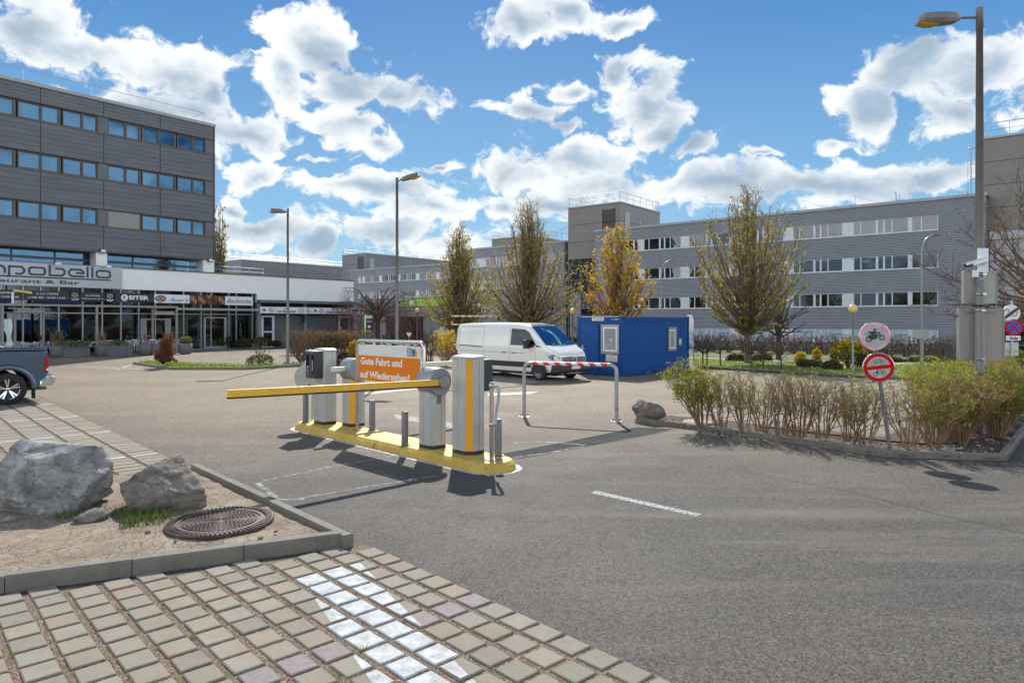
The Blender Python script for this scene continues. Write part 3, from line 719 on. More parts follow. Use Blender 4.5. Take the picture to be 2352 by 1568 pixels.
# big restaurant name board: letters drawn as rounded strokes
zb0,zb1=FL.Z(280,663.5,-.06),FL.Z(280,615,-.06)
nb=sign('name_board','wide silver board with dark rounded restaurant name on the white fascia',-390,280.5,0,0,M_SGGR,off=-.06,zz=(zb0,zb1)); W=nb['W']; hb=zb1-zb0
def stroke(b,pts,w,closed=False):
    """flat ribbon of width w following pts (x,z)"""
    P=[Vector((p[0],p[1])) for p in pts]; n=len(P); L=[];Rr=[]
    for i in range(n):
        a=P[i-1] if (i>0 or closed) else P[i]; c=P[(i+1)%n] if (i<n-1 or closed) else P[i]
        d1=(P[i]-a); d2=(c-P[i]); d1=d1.normalized() if d1.length>1e-6 else d2.normalized(); d2=d2.normalized() if d2.length>1e-6 else d1
        nn=Vector((-(d1+d2).y,(d1+d2).x)); nn=nn.normalized() if nn.length>1e-6 else Vector((-d1.y,d1.x))
        k=1/max(.4,nn.dot(Vector((-d1.y,d1.x))))
        L.append(P[i]+nn*w/2*k);Rr.append(P[i]-nn*w/2*k)
    y0,y1=-.042,-.024
    vs=[(p.x,y0,p.y) for p in L]+[(p.x,y0,p.y) for p in Rr]+[(p.x,y1,p.y) for p in L]+[(p.x,y1,p.y) for p in Rr]
    fs=[]
    for i in range(n if closed else n-1):
        j=(i+1)%n; fs+=[(i,j,n+j,n+i),(i,j,2*n+j,2*n+i),(n+i,n+j,3*n+j,3*n+i)]
    b.add(vs,fs)
def rrect(x0,x1,z0,z1,r,k=4):
    o=[]
    for cx,cz,a in ((x1-r,z0+r,-90),(x1-r,z1-r,0),(x0+r,z1-r,90),(x0+r,z0+r,180)):
        for i in range(k+1): o.append((cx+r*math.cos(R(a+90*i/k)),cz+r*math.sin(R(a+90*i/k))))
    return o
lx=lambda d:FL.X(d,-.09)-(FL.X(-390,-.06)); sw=.135
zm0,zm1=hb*.50,hb*.80; xh=zm1-zm0; asc=hb*.95; des=hb*.33
lt=MB()
def o_(a,c): stroke(lt,rrect(a,c,zm0,zm1,.17),sw,True)
s_=lambda d:lx(d*.38265/1.7415*1.0)      # columns measured on an enlarged view of the fascia
def zx(v): return lx(v*.38268/1.7415)
c,e=zx(-700),zx(-545); stroke(lt,[(e,zm1),(c+.15,zm1),(c,zm1-.15),(c,zm0+.15),(c+.15,zm0),(e,zm0)],sw)
a0,a1=zx(-500),zx(-340); stroke(lt,[(a0,zm1),(a1-.15,zm1),(a1,zm1-.15),(a1,zm0),(a0+.2,zm0),(a0,zm0+.15),(a0,zm0+.35),(a0+.2,(zm0+zm1)/2),(a1,(zm0+zm1)/2)],sw)
m0,m1=zx(-290),zx(50); stroke(lt,[(m0,zm0),(m0,zm1),(m1-.15,zm1),(m1,zm1-.15),(m1,zm0)],sw); stroke(lt,[((m0+m1)/2,zm1),((m0+m1)/2,zm0)],sw)
p0,p1=zx(95),zx(252); stroke(lt,[(p0,zm0-.22),(p0,zm1),(p1-.15,zm1),(p1,zm1-.15),(p1,zm0+.15),(p1-.15,zm0),(p0+.35,zm0)],sw)
o_(zx(305),zx(470))
b0,b1=zx(520),zx(675); stroke(lt,[(b0,zm1+.24),(b0,zm0),(b1-.15,zm0),(b1,zm0+.15),(b1,zm1-.15),(b1-.15,zm1),(b0+.35,zm1)],sw)
e0,e1=zx(722),zx(870); zc=(zm0+zm1)/2; stroke(lt,[(e0+.45,zc),(e1,zc),(e1,zm1-.15),(e1-.15,zm1),(e0+.15,zm1),(e0,zm1-.15),(e0,zm0+.15),(e0+.15,zm0),(e1+.1,zm0)],sw)
for q in (915,965): stroke(lt,[(zx(q),zm0-.07),(zx(q),zm1+.26)],sw)
o_(zx(1010),zx(1150))
lt.build('lettering',M_TXD,nb)
u=MB(); stroke(u,[(zx(-700),hb*.385),(zx(1160),hb*.385)],.10); u.build('underline',M_TXD,nb)
squash(nb,'Restaurant & Bar',zx(-330),zx(835),hb*.13,hb*.15,M_TXD,bold=.02)
# little lamps over the board
for i,d in enumerate((220,424)):
    z=FL.Z(d,603,-.5); t=thing('board_lamp','small white spotlight above the %s of the silver name board'%('middle letters' if i==0 else 'last letter'),'lamp',(*(FL.o+FL.x*FL.X(d*.0+(222 if i==0 else 278)*0+ (224*.0+d*.38268*.5742*1.0 if False else (125 if i==0 else 240)),0)+FL.y*-.1),zb1-.05),FL.a)
    b=MB(); b.tube([(0,.1,.05),(0,-.1,.12),(0,-.5,.1)],.025,5); b.build('bracket',M_STEEL,t); MB().box(-.18,.18,-.75,-.5,-.06,.12).build('lamp_head',M_SGWH,t,bevel=.02)
# row of signs under the fascia; columns measured on the enlarged view
def q(v): return v*.38268/1.7415
def rowz(d,top): 
    return FL.Z(d,top,-.05)
ROW=[(-200,238,'black menu board reading SMENÜ and 15:00 UHR left of the A LA CARTE board',M_SGBK),
(250,724,'black board with white words A LA CARTE 11:00 BIS 15:00 UHR',M_SGBK),
(736,828,'black emblem board between the A LA CARTE and AFTERWORK boards',M_SGBK),
(838,1096,'black board with white words AFTERWORK GETRÄNKE UND SNACKS',M_SGBK),
(1107,1190,'black emblem board between the AFTERWORK board and the coffee board',M_SGBK),
(1202,1600,'black coffee board with a white disc and bold letters',M_SGBK),
(1611,1980,'white bakery board with a brown pretzel',M_SGWH)]
zt=4.97; zbm=4.18
ZR=(FL.Z(220,669.5*.0+ (900+690*.38268)/1.7415,-.05),)
zt=FL.Z(q(900),(900+700*.38268)/1.7415,-.05); zbm=FL.Z(q(900),(900+797*.38268)/1.7415,-.05)
sg=[]
for (a,c,l,m_) in ROW: sg.append(sign('shop_sign',l,q(a),q(c),0,0,m_,zz=(zbm,zt),group='sign boards over the restaurant windows'))
hs=zt-zbm
def cent(t,s,f0,f1,z,h,m=M_TXW,**k): W_=t['W']; squash(t,s,W_*f0,W_*f1,hs*z,hs*h,m,**k)
cent(sg[0],'TAGESMENÜ',.30,.80,.60,.20); cent(sg[0],'11:00 BIS 15:00 UHR',.08,.90,.20,.20)
cent(sg[1],'A LA CARTE',.26,.75,.60,.20); cent(sg[1],'11:00 BIS 15:00 UHR',.08,.92,.20,.20)
cent(sg[3],'AFTERWORK',.20,.80,.55,.16); cent(sg[3],'GETRÄNKE UND SNACKS',.06,.94,.24,.11)
for k in (2,4):
    t=sg[k]; W_=t['W']; b=MB(); stroke(b,[(W_/2+W_*.40*math.cos(R(a)),hs*.42+hs*.42*math.sin(R(a))) for a in range(25,156,13)],.02)
    stroke(b,[(W_*.12,hs*.24),(W_*.3,hs*.14),(W_*.5,hs*.11),(W_*.7,hs*.14),(W_*.88,hs*.24)],.07); stroke(b,[(W_*.4,hs*.28),(W_*.6,hs*.42)],.025); stroke(b,[(W_*.6,hs*.28),(W_*.4,hs*.42)],.025); b.build('emblem',M_TXW,t)
    squash(t,'Campobello',W_*.12,W_*.88,hs*.50,hs*.10,M_TXW); squash(t,'The',W_*.4,W_*.6,hs*.68,hs*.08,M_TXW)
t=sg[5]; W_=t['W']; MB().lathe([(hs*.36,-.032),(hs*.36,-.024)],(W_*.24,0,hs*.52),24,'y').build('disc',M_TXW,t)
squash(t,'R',W_*.205,W_*.275,hs*.36,hs*.34,M_SGBK,bold=.03,y=-.038); squash(t,'EITER',W_*.355,W_*.88,hs*.33,hs*.40,M_TXW,bold=.04); squash(t,'CAFFÈ',W_*.16,W_*.31,hs*.06,hs*.07,M_TXW)
t=sg[6]; W_=t['W']; M_PRET=simple('pretzel_brown',(.26,.11,.055),.5,var=.3,scale=20)
b=MB(); pr=[(.5+.42*math.sin(a*2*math.pi/24)*(1-.15*math.cos(a*4*math.pi/24)),.5+.40*math.cos(a*2*math.pi/24)) for a in range(25)]
b.tube([(W_*.03+x*W_*.28,-.05,hs*.10+z*hs*.8) for x,z in pr],.055,6); b.tube([(W_*.03+x*W_*.28,-.06,hs*.10+z*hs*.8) for x,z in ((.15,.35),(.4,.42),(.6,.62),(.68,.8),(.55,.92))],.05,6); b.tube([(W_*.03+x*W_*.28,-.055,hs*.10+z*hs*.8) for x,z in ((.85,.35),(.6,.42),(.4,.62),(.32,.8),(.45,.92))],.05,6); b.build('pretzel',M_PRET,t)
squash(t,"Auer's",W_*.40,W_*.97,hs*.18,hs*.42,M_TXD,italic=.45)
def q3(v): return (700+v*.38268)/1.7415
z3=lambda d,v,o=-.05:FL.Z(d,(900+v*.38268)/1.7415,o)
M_BREAD=MT('bread_picture'); _c=M_BREAD.vor(2.2,out=0); M_BREAD.col(M_BREAD.mix(M_BREAD.rng(_c,.1,.6),(.50,.21,.08),(.06,.02,.012))).rough(.5); M_BREAD=M_BREAD.m
for i,(a,c) in enumerate(((158,228),(238,440),(449,515))):
    t=sign('picture_board','%s photo board of brown bread rolls between the two bakery names'%('narrow left','wide middle','narrow right')[i],q3(a),q3(c),0,0,M_BREAD,zz=(z3(q3(300),827),z3(q3(300),737)),group='bread picture boards')
t=sign('shop_sign','white board with the script word Backstube at the right end of the shopfront',q3(523),q3(812),0,0,M_SGWH,zz=(z3(q3(670),838),z3(q3(670),748)),group='sign boards over the restaurant windows')
squash(t,'Backstube',t['W']*.06,t['W']*.95,t['Hh']*.28,t['Hh']*.45,M_TXD,italic=.5)
# parking sign boxes over the shutters
def ringdisc(t,x,z,r,m_in=None,m_ring=None):
    MB().lathe([(r*.80,-.034),(r*.80,-.026)],(x,0,z),20,'y').build('disc',m_in or M_SGWH,t)
    b=MB(); n=24
    b.lathe([(r*.8,-.026),(r*.8,-.04),(r,-.04),(r,-.026)],(x,0,z),n,'y',smooth=False,cap=False); b.build('red_ring',m_ring or M_REDS,t)
def pict(t,kind,x,z,r):
    b=MB()
    if kind=='truck': b.box(x-r*.5,x+r*.3,-.042,-.036,z-r*.2,z+r*.25); b.box(x-r*.1,x+r*.1,-.042,-.036,z-r*.38,z-r*.2); b.box(x+r*.3,x+r*.5,-.042,-.036,z-r*.2,z-r*.05); b.build('pictogram',M_TXD,t)
    elif kind=='2,1m': squash(t,'2,1m',x-r*.62,x+r*.62,z-r*.22,r*.5,M_TXD,y=-.038)
    elif kind=='gas':
        b.box(x-r*.45,x+r*.4,-.042,-.036,z-r*.45,z-r*.1); b.lathe([(r*.2,-.042),(r*.2,-.036)],(x-r*.2,0,z+r*.25),8,'y'); b.build('pictogram',M_TXD,t)
        c=MB(); stroke(c,[(x-r*.6,z+r*.6),(x+r*.6,z-r*.6)],r*.16); c.build('slash',M_REDS,t)
    else:
        b.lathe([(r*.5,-.036),(r*.5,-.03)],(x+r*.1,0,z),14,'y'); 
        for i in range(5): b.box(x-r*.9,x-r*.3,-.036,-.03,z-r*.5+i*r*.22,z-r*.5+i*r*.22+r*.1)
        b.build('pictogram',M_TXD,t)
zA,zB=z3(q3(1200),924,-.62),z3(q3(1200),858,-.62)
cfg=[(890,1040,('lamp','truck')),(1045,1280,'T'),(1286,1424,('2,1m','gas')),(1428,1562,('lamp','truck')),(1567,1775,'T'),(1779,1900,('2,1m','gas'))]
nm=['headlight and no trucks symbols over the left shutter','words EBENE 1 DAUERPARKER over the left shutter','2,1m limit and no gas symbols over the left shutter','headlight and no trucks symbols over the right shutter','words EBENE 1 DAUERPARKER over the right shutter','2,1m limit and no gas symbols over the right side door']
for (a,c,k),l in zip(cfg,nm):
    t=sign('parking_sign','white parking sign with '+l,q3(a),q3(c),0,0,M_SGWH,off=-.62,zz=(zA,zB),group='white parking signs over the shutters',th=.12); W_=t['W'];h_=t['Hh']
    for ch in t.children: pass
    if k=='T':
        squash(t,'EBENE 1',W_*.36,W_*.66,h_*.58,h_*.20,M_TXD,y=-.065); squash(t,'DAUERPARKER',W_*.08,W_*.92,h_*.16,h_*.28,M_TXD,bold=.03,y=-.065)
    else:
        for kk,fx in zip(k,(.26,.73)):
            r=h_*.38; n0=len(t.children)
            if kk=='lamp': pict(t,'lamp',W_*fx,h_*.5,r)
            else: ringdisc(t,W_*fx,h_*.5,r); pict(t,kk,W_*fx,h_*.5,r)
            for ch in list(t.children)[0:]:
                if ch.name.split('.')[0] in ('disc','red_ring','pictogram','slash') and ch.location.y==0: ch.location.y=-.035
                if ch.name.split('.')[0]=='lettering': ch.location.y=-.035
for i,(d,dz) in enumerate(((701,732),(810,738))):
    z=FL.Z(d,dz,-.4); t=thing('traffic_light','small red and green signal lamp on the wall by the %s'%('post between the shutters' if i==0 else 'right-hand side door'),'traffic light',(*(FL.o+FL.x*FL.X(d,-.3)+FL.y*-.15),z),FL.a,group='garage signal lamps')
    MB().box(-.14,.14,-.1,.1,-.35,.35).build('housing',M_SGBK,t,bevel=.02); MB().lathe([(.11,-.12),(.11,-.103)],(0,0,.17),14,'y').build('red_lens',simple('red_lens',(.4,.02,.02),.3),t); MB().lathe([(.11,-.12),(.11,-.103)],(0,0,-.17),14,'y').build('green_lens',simple('green_lens',(.01,.30,.18),.3),t)
# ---------------------------------------------------------------- dark office block standing on the restaurant
OB=.7
ofc=thing('office_block','dark board clad office block with three rows of blue windows above the restaurant','building',(*(FL.o+FL.y*OB),0),FL.a)
XR=FL.X(493.5,OB); XO=FL.X(-330,OB)
oz=lambda d,y:FL.Z(d,y,OB)
z_top=oz(493,286); 
s1=lambda x,y:(x*.43537/1.7415,(240+y*.43537)/1.7415)
zz=lambda y,x=1895: oz(*s1(x,y))
rows=[(zz(862,1890),zz(722,1890)),(zz(1240,1885),zz(1100,1885)),(zz(1400+217,1885),zz(1472,1885))]
z_bot=oz(470,595)
rows[2]=(rows[1][0]-(rows[0][0]-rows[1][0]),rows[1][1]-(rows[0][1]-rows[1][1]))
bands=[(rows[0][1],z_top-.25),(rows[1][1],rows[0][0]),(rows[2][1],rows[1][0]),(z_bot,rows[2][0])]
# cladding boards
joints=[XO]+[FL.X(s1(v,0)[0],OB) for v in (-1000,-220,372,952,1471)]+[XR-.12]
b=MB()
for (z0,z1) in bands:
    n=max(4,round((z1-z0)/.40)); h=(z1-z0-.10)/n
    for (xa,xc) in zip(joints[:-1],joints[1:]):
        for i in range(n): b.box(xa+.03,xc-.03,0,.06,z0+.03+i*h+.008,z0+.03+(i+1)*h-.008)
b.build('cladding',M_CLD,ofc)
b=MB()
for (z0,z1) in bands: b.box(XO,XR-.01,.062,.30,z0,z1); b.box(XO,XR-.005,-.05,.061,z0-.045,z0+.02); b.box(XO,XR-.005,-.04,.061,z1-.075,z1-.003)
b.box(XR-.10,XR,-.02,.30,z_bot+.02,z_top-.26)
b.build('cladding_trim',M_FRBR,ofc)
MB().box(XR-.30,XR-.003,.302,15,z_bot,z_top-.25).build('end_wall',M_CLD,ofc)
MB().box(XO,XR+.06,-.08,15,z_top-.247,z_top+.0).build('roof',M_COPE,ofc)
MB().box(XO,XR-.31,2.6,15,z_bot,z_top-.3).build('interior',M_ROOM,ofc)
b=MB()
for z0,z1 in rows: b.box(XO,XR-.31,.302,2.59,z0-.45,z0-.003); b.box(XO,XR-.31,.302,2.59,z1+.003,z1+.4)
b.build('floor_slab',M_WHITE,ofc)
XV=lambda v:FL.X(s1(v,0)[0],OB)
pairs=[(-1500,-1230),(-1200,-830),(-640,-330),(-300,135),(165,550),(578,900),(992,1290),(1308,1612),(1632,1888)]
solid=[(-830,-640),(900,992),(1888,1975)]
for z0,z1 in rows:
    for a,c in solid: MB().box(XV(a)+.003,XV(c)-.003 if c<1900 else XR-.103,.02,.30,z0+.021,z1-.076).build('pier',M_CLD,ofc)
rd=random.Random(8)
for ri,(z0,z1) in enumerate(rows):
    for pi,(a,c) in enumerate(pairs):
        xa,xc=XV(a),XV(c); za,zc=z0+.022,z1-.078; mid=(xa+xc)/2+(.12 if pi!=7 else 0)
        f=MB(); fw=.09
        for u,v_ in ((xa,mid),(mid,xc)):
            f.box(u+.01,u+fw,.10,.24,za,zc); f.box(v_-fw,v_-.01,.10,.24,za,zc); f.box(u+fw+.001,v_-fw-.001,.10,.24,za,za+fw); f.box(u+fw+.001,v_-fw-.001,.10,.24,zc-fw,zc)
        f.box(xc-.008,xc+.10,.13,.22,za,zc) if pi<8 else None
        fo=f.build('window',M_FRBR,ofc)
        if ri==2 and pi==6:
            s=MB(); z=zc-.02
            while z>za: s.add([(xa+.05,.06,z),(xc-.05,.06,z),(xc-.05,.10,z-.075),(xa+.05,.10,z-.075)],[(0,1,2,3)]); z-=.08
            s.build('venetian_blind',simple('blind_slats',(.50,.49,.48),.5,.2),fo); continue
        g=MB()
        for u,v_ in ((xa,mid),(mid,xc)): g.add([(u+fw,.17,za+fw),(v_-fw,.17,za+fw),(v_-fw,.17,zc-fw),(u+fw,.17,zc-fw)],[(0,1,2,3)])
        g.build('pane',M_GLB,fo,fix=False)
        cu=MB()
        def curt(x0,x1):
            n=max(6,int((x1-x0)/.06)); cu.grid([[(x0+(x1-x0)*i/n,.36+.035*math.sin(i*1.9+ri),z) for i in range(n+1)] for z in (za,zc)])
        if ri==0 and pi>=3:
            if pi in (3,4): curt(mid-1.0,mid+.95)
            elif pi==6: curt(xa+.1,mid-.2); curt(mid+.1,xc-.3)
            elif pi==7: curt(mid-.9,mid-.1)
            else: curt(xc-.7,xc-.1)
        elif rd.random()<.30 or pi==8: curt(xc-.45,xc-.1)
        elif ri==1 and pi==7: curt(xa+.15,mid-.5)
        if cu.v: cu.build('curtain',M_CURT if ri==0 else M_CURW,fo,fix=False)
r=MB(); 
zq=z_top
rail_mb(r,[(XO,.9,zq),(XV(1890)+.3,.9,zq)],1.05,.025,4.2,mid=False); r.tube([(XV(1890)+.3,.9,zq+1.05),(XV(1890)+.35,2.8,zq+1.05)],.025,5); r.build('railing',M_STEEL,ofc)
# glazed recess floor under the cladding with white columns
s2=lambda x,y:(x*.38268/1.7415,(900+y*.38268)/1.7415)
OR=OB+1.3
b=MB()
zc1=z_bot-.02; zc0=ZT-.6
for (a,c) in ((-2200,-2080),(-1000,-890),(1003,1120),(2108,2200)):
    xa=FL.X(s2(a,0)[0],OB+.1); xc=FL.X(s2(c,0)[0],OB+.1); 
    if c==2200: xc=XR-.02; xa=XR-1.0
    MB().box(xa,xc,.08,.08+1.2,zc0,zc1).build('column',M_WHITE,ofc)
MB().box(XO,XR-.02,.062,8,z_bot-.045*0-.02+.0,z_bot+.0-.047+.02 if False else z_bot-.001).build('soffit',simple('soffit_plaster',(.42,.38,.35),.8),ofc)
fo=MB(); xs=[-1900,-1500,-1000,-880,-420,120,575,1000,1120,1390,1760,2100,2300]
for v in xs: x=FL.X(s2(v,0)[0],OR); fo.box(x-.05,x+.05,1.30,1.42,zc0,zc1-.004)
for z in (zc1-.14,zc1-.62,zc1-.72): fo.box(XO,FL.X(s2(2330,0)[0],OR),1.32,1.40,z,z+.09)
fw_=fo.build('glazing_frame',M_FRBR,ofc)
MB().add([(XO,1.37,zc0),(FL.X(s2(2330,0)[0],OR),1.37,zc0),(FL.X(s2(2330,0)[0],OR),1.37,zc1-.01),(XO,1.37,zc1-.01)],[(0,1,2,3)]).build('pane',M_GLB,fw_,fix=False)
MB().box(XO,XR-1.5,1.9,9,zc0,zc1-.03).build('back_room',M_DARK,ofc)
for i,(v,y) in enumerate(((1080,272),(2205,370))):
    d_,y_=s2(v,y); x,z=FL.loc(d_,y_,OB-.2); t=thing('floodlight','black floodlight on the %s under the office block'%('left white column' if i==0 else 'right-hand white corner column'),'floodlight',(*(FL.o+FL.x*x+FL.y*(OB-.08)),z),FL.a,group='floodlights on the white columns')
    MB().box(-.22,.22,-.12,.02,-.12,.16).build('housing',M_SGBK,t,bevel=.02); MB().box(-.17,.17,-.135,-.123,-.08,.12).build('lens',M_SGWH,t); MB().box(-.03,.03,.02,.14,-.03,.03).build('bracket',M_STEEL,t)
# low dark roof structure with railing behind the white fascia
low=thing('roof_plant_room','low grey roof hut with railing behind the white fascia','roof hut',(*(FL.o+FL.x*-17+FL.y*14),0),FL.a)
MB().box(0,16.4,0,6,ZT-.5,ZT+.75).build('wall',M_TOWG,low); MB().box(-.2,16.6,-.2,6.2,ZT+.753,ZT+.95).build('roof',M_COPE,low)
r=MB(); rail_mb(r,[(5.2,.2,ZT+.95),(15.5,.2,ZT+.95)],.9,.03,1.8); r.build('railing',M_STEEL,low)
# ================================================================ barrier island and its equipment
ID=Vector((.70,-.714,0)).normalized(); IN=Vector((.714,.70,0)).normalized(); AI=math.atan2(ID.y,ID.x)
def wp(base,d=0,n=0,z=0): return Vector(base).to_3d()+ID*d+IN*n+Vector((0,0,z))
def yellow_kerb():
    m=MT('worn_yellow_paint'); c=m.mix(m.rng(m.noise(2.5,6,.65),.35,.7),(.46,.295,.025),(.60,.40,.08)); c=m.mix(m.rng(m.noise(9,7,.72),.56,.66,0,.85),c,(.19,.165,.12)); c=m.mix(m.rng(m.noise(3.2,7,.75),.60,.66,0,.8),c,(.10,.09,.07)); m.col(c).rough(.62).bump(m.noise(60,5,.7),.5,.005); return m.m
M_YK=yellow_kerb()
def white_road():
    m=MT('worn_white_road_paint'); w_=m.rng(m.noise(16,7,.72),.40,.56); c=m.mix(w_,(.16,.15,.14),(.60,.60,.58)); m.col(c).rough(.75).bump(m.vor(75),.5,.003); return m.m
M_RW=white_road()
def faded():
    m=MT('faded_road_paint'); t_=m.n('ShaderNodeBsdfTransparent'); mx=m.n('ShaderNodeMixShader'); m.col(m.mix(m.rng(m.noise(30,5,.7),.35,.6),(.30,.30,.29),(.50,.50,.48))).rough(.8)
    a=m.math('MAXIMUM',m.rng(m.noise(22,8,.78),.42,.54,.15,.95),0.0); m.lk(a,mx.inputs[0]); m.lk(t_.outputs[0],mx.inputs[1]); m.lk(m.b.outputs[0],mx.inputs[2]); m.lk(mx.outputs[0],m.out.inputs[0]); return m.m
M_RWF=faded()
cr_=Vector((-.35,11.27)); cl_=Vector((-4.47,15.47)); rr=.40
def stadium(r,k=14):
    o=[]; d=math.atan2(ID.y,ID.x)
    for i in range(k+1): a=d-math.pi/2+math.pi*i/k; o.append((cr_.x+r*math.cos(a),cr_.y+r*math.sin(a)))
    for i in range(k+1): a=d+math.pi/2+math.pi*i/k; o.append((cl_.x+r*math.cos(a),cl_.y+r*math.sin(a)))
    return o
isl=tag(thing('traffic_island','long low yellow painted traffic island carrying the barrier cabinets','traffic island'))
b=MB(); b.prism(stadium(rr+.02),-.02,.095,0,stadium(rr)); b.prism(stadium(rr),.095,.15,0,stadium(rr-.055)); o=b.build('island_body',M_YK,isl)
s0=stadium(rr+.12);s1_=stadium(rr+.022); n=len(s0); b=MB(); b.add([(p[0],p[1],.004) for p in s0]+[(p[0],p[1],.004) for p in s1_],[(i,(i+1)%n,n+(i+1)%n,n+i) for i in range(n)])
s0=stadium(rr+.19); o=b.build('island_outline',M_RW); tag(o,'worn white painted line around the yellow island',None,None,'structure')
M_SIL=simple('silver_powder_coat',(.46,.455,.435),.36,.35,.05,3,dirt=((.28,.26,.23),.25)); M_SILD=simple('silver_side_coat',(.36,.36,.37),.36,.4,.05,3)
M_ANTH=simple('anthracite_plastic',(.030,.032,.038),.45,var=.1); M_ORST=simple('orange_strip',(.78,.36,.015),.4,var=.05,scale=9); M_BASE=simple('black_base_trim',(.02,.02,.022),.55)
M_GREYP=simple('grey_plastic_housing',(.26,.265,.275),.42,.1,.06); M_YARM=simple('yellow_barrier_arm',(.78,.43,.035),.42,var=.08,scale=12,dirt=((.5,.28,.05),.3)); M_RUB=simple('black_rubber',(.015,.015,.016),.7)
M_BOLG=simple('grey_bollard_paint',(.16,.155,.15),.5,.25,.12,10,dirt=((.28,.25,.21),.4)); M_SST=simple('stainless_tube',(.55,.53,.50),.22,.95,.1,14); M_SCR=simple('display_glass',(.01,.01,.015),.08)
def octo(dw,nw,ch_front,ch=.03):
    """plan of a cabinet; origin is the corner nearest the viewer, x goes along -ID, y along +IN"""
    c=ch_front; return [(c,0),(dw-ch,0),(dw,ch),(dw,nw-ch),(dw-ch,nw),(ch,nw),(0,nw-ch),(0,c)]
def cabinet(name,label,cat,P,dw,nw,h,ch,stripe=False,cap=True,base=.06,extra=None,mat=None):
    # local x = -ID (away up the island), y = +IN ; z up; base sits on the island top
    t=thing(name,label,cat,(P[0],P[1],.15),math.atan2(-ID.y,-ID.x),group='silver cabinets on the yellow island')
    # local axes: x=-ID, y=rot90(x) = -IN?  -> mirror y in the geometry below
    g=lambda poly:[(x,-y) for x,y in poly]
    op=octo(dw,nw,ch); 
    MB().prism(g(octo(dw,nw,ch)),0,base,0).build('base_trim',M_BASE,t)
    body=MB(); body.prism(g(op),base+.002,h); body.build('body',mat or M_SIL,t,bevel=.006)
    if stripe:
        s=MB(); a=Vector((ch,0)); c=Vector((0,ch)); nrm=Vector((-.7071,-.7071)); e=(c-a)*.5; mid=(a+c)/2+nrm*.004; k=e*.86
        q=[mid-k,mid+k,mid+k+nrm*.004,mid-k+nrm*.004]; s.prism(g([(p.x,p.y) for p in q]),base+.01,h-.005); s.build('orange_strip',M_ORST,t)
    sm=MB(); sm.box(dw*.62,dw*.62+.004,.0,.0015,base+.01,h-.01); sm.box(-.0015,0,-nw*.62-.004,-nw*.62,base+.01,h-.01); sm.build('panel_seam',M_BASE,t)
    if cap:
        c=MB(); grow=[(x+(-.01 if x<dw/2 else .01),y+(-.01 if y<nw/2 else .01)) for x,y in op]; rows=[]
        cx,cy=dw/2,nw/2
        for k_,z in ((1,h+.004),(1,h+.03),(.96,h+.045),(.75,h+.062),(.4,h+.070)): rows.append([(cx+(x-cx)*k_,-(cy+(y-cy)*k_),z) for x,y in grow])
        c.grid(rows,0,False,True); nn=len(grow); c.add(rows[-1],[tuple(range(nn))]); c.add(rows[0],[tuple(range(nn))]); c.build('cap',M_SIL,t)
    return t
z15=.15
# ticket cabinet far left
P=G(743.4,976,.15); kio=cabinet('ticket_machine','silver ticket machine with anthracite reader head at the far end of the island','ticket machine',P,.46,.33,1.60,.035)
hd=MB(); hd.extr([(.02,1.02),(.02,1.60),(.44,1.60),(.44,1.02)],.003,.20); h=hd.build('reader_head',M_ANTH,kio,bevel=.02)
MB().extr([(.02,1.604),(.44,1.604),(.44,1.625),(.02,1.615)],.003,.205).build('head_lid',M_SILD,h)
f=MB()
MB().box(.05,.17,.2015,.205,1.10,1.54).build('reader_slot_panel',M_SCR,h)
MB().box(.27,.40,.2015,.205,1.30,1.54).build('display',M_SCR,h)
b=MB(); b.box(.30,.36,.2015,.207,1.10,1.13); b.box(.28,.38,.2015,.206,1.16,1.22); b.build('button_panel',M_SST,h); MB().lathe([(.02,.2015),(.02,.207)],(.33,0,1.26),12,'y').build('button',simple('ivory_button',(.6,.6,.5),.4),h)
b=MB(); b.box(.085,.135,.206,.211,1.18,1.42); b.build('ticket_slot',M_GREYP,h)
# barrier cabinets with drum heads
def drum(t,c,length,r,front_cap=True):
    """horizontal drum with its axis along local x; returns part"""
    d=MB(); prof=[(r*.92,-length/2),(r,-length/2+.02),(r,length/2-.02),(r*.92,length/2)]; d.lathe(prof,c,40,'x'); o=d.build('drum_housing',M_GREYP,t); 
    s=MB(); s.lathe([(r+.0015,-.02),(r+.0015,-.016)],c,40,'x',cap=False); s.build('housing_seam',M_BASE,o,fix=False)
    return o
P2=G(808,981,.15); ba2=cabinet('barrier_cabinet','silver barrier cabinet with orange strip and round grey drum, left of the orange sign','barrier cabinet',P2,.42,.34,1.02,.10,stripe=True,cap=False)
drum(ba2,(.20,-.17,1.22),.46,.245)
# second arm crosses the right-hand lane behind the sign
a2=MB(); a2.box(.13,.24,-3.9,.36,1.19,1.29); ar=a2.build('barrier_arm',simple('pale_barrier_arm',(.66,.62,.44),.45),ba2,bevel=.008)
P1=G(991.7,1033,.15); ba1=cabinet('barrier_cabinet','silver barrier cabinet whose grey drum carries the long yellow arm','barrier cabinet',P1,.40,.34,1.10,.06,cap=False)
drum(ba1,(.17,-.17,1.19),.44,.25)
hub=MB(); hub.lathe([(.075,-.085),(.095,-.10),(.095,-.125),(.085,-.135)],(0,-.17,1.19),28,'x'); 
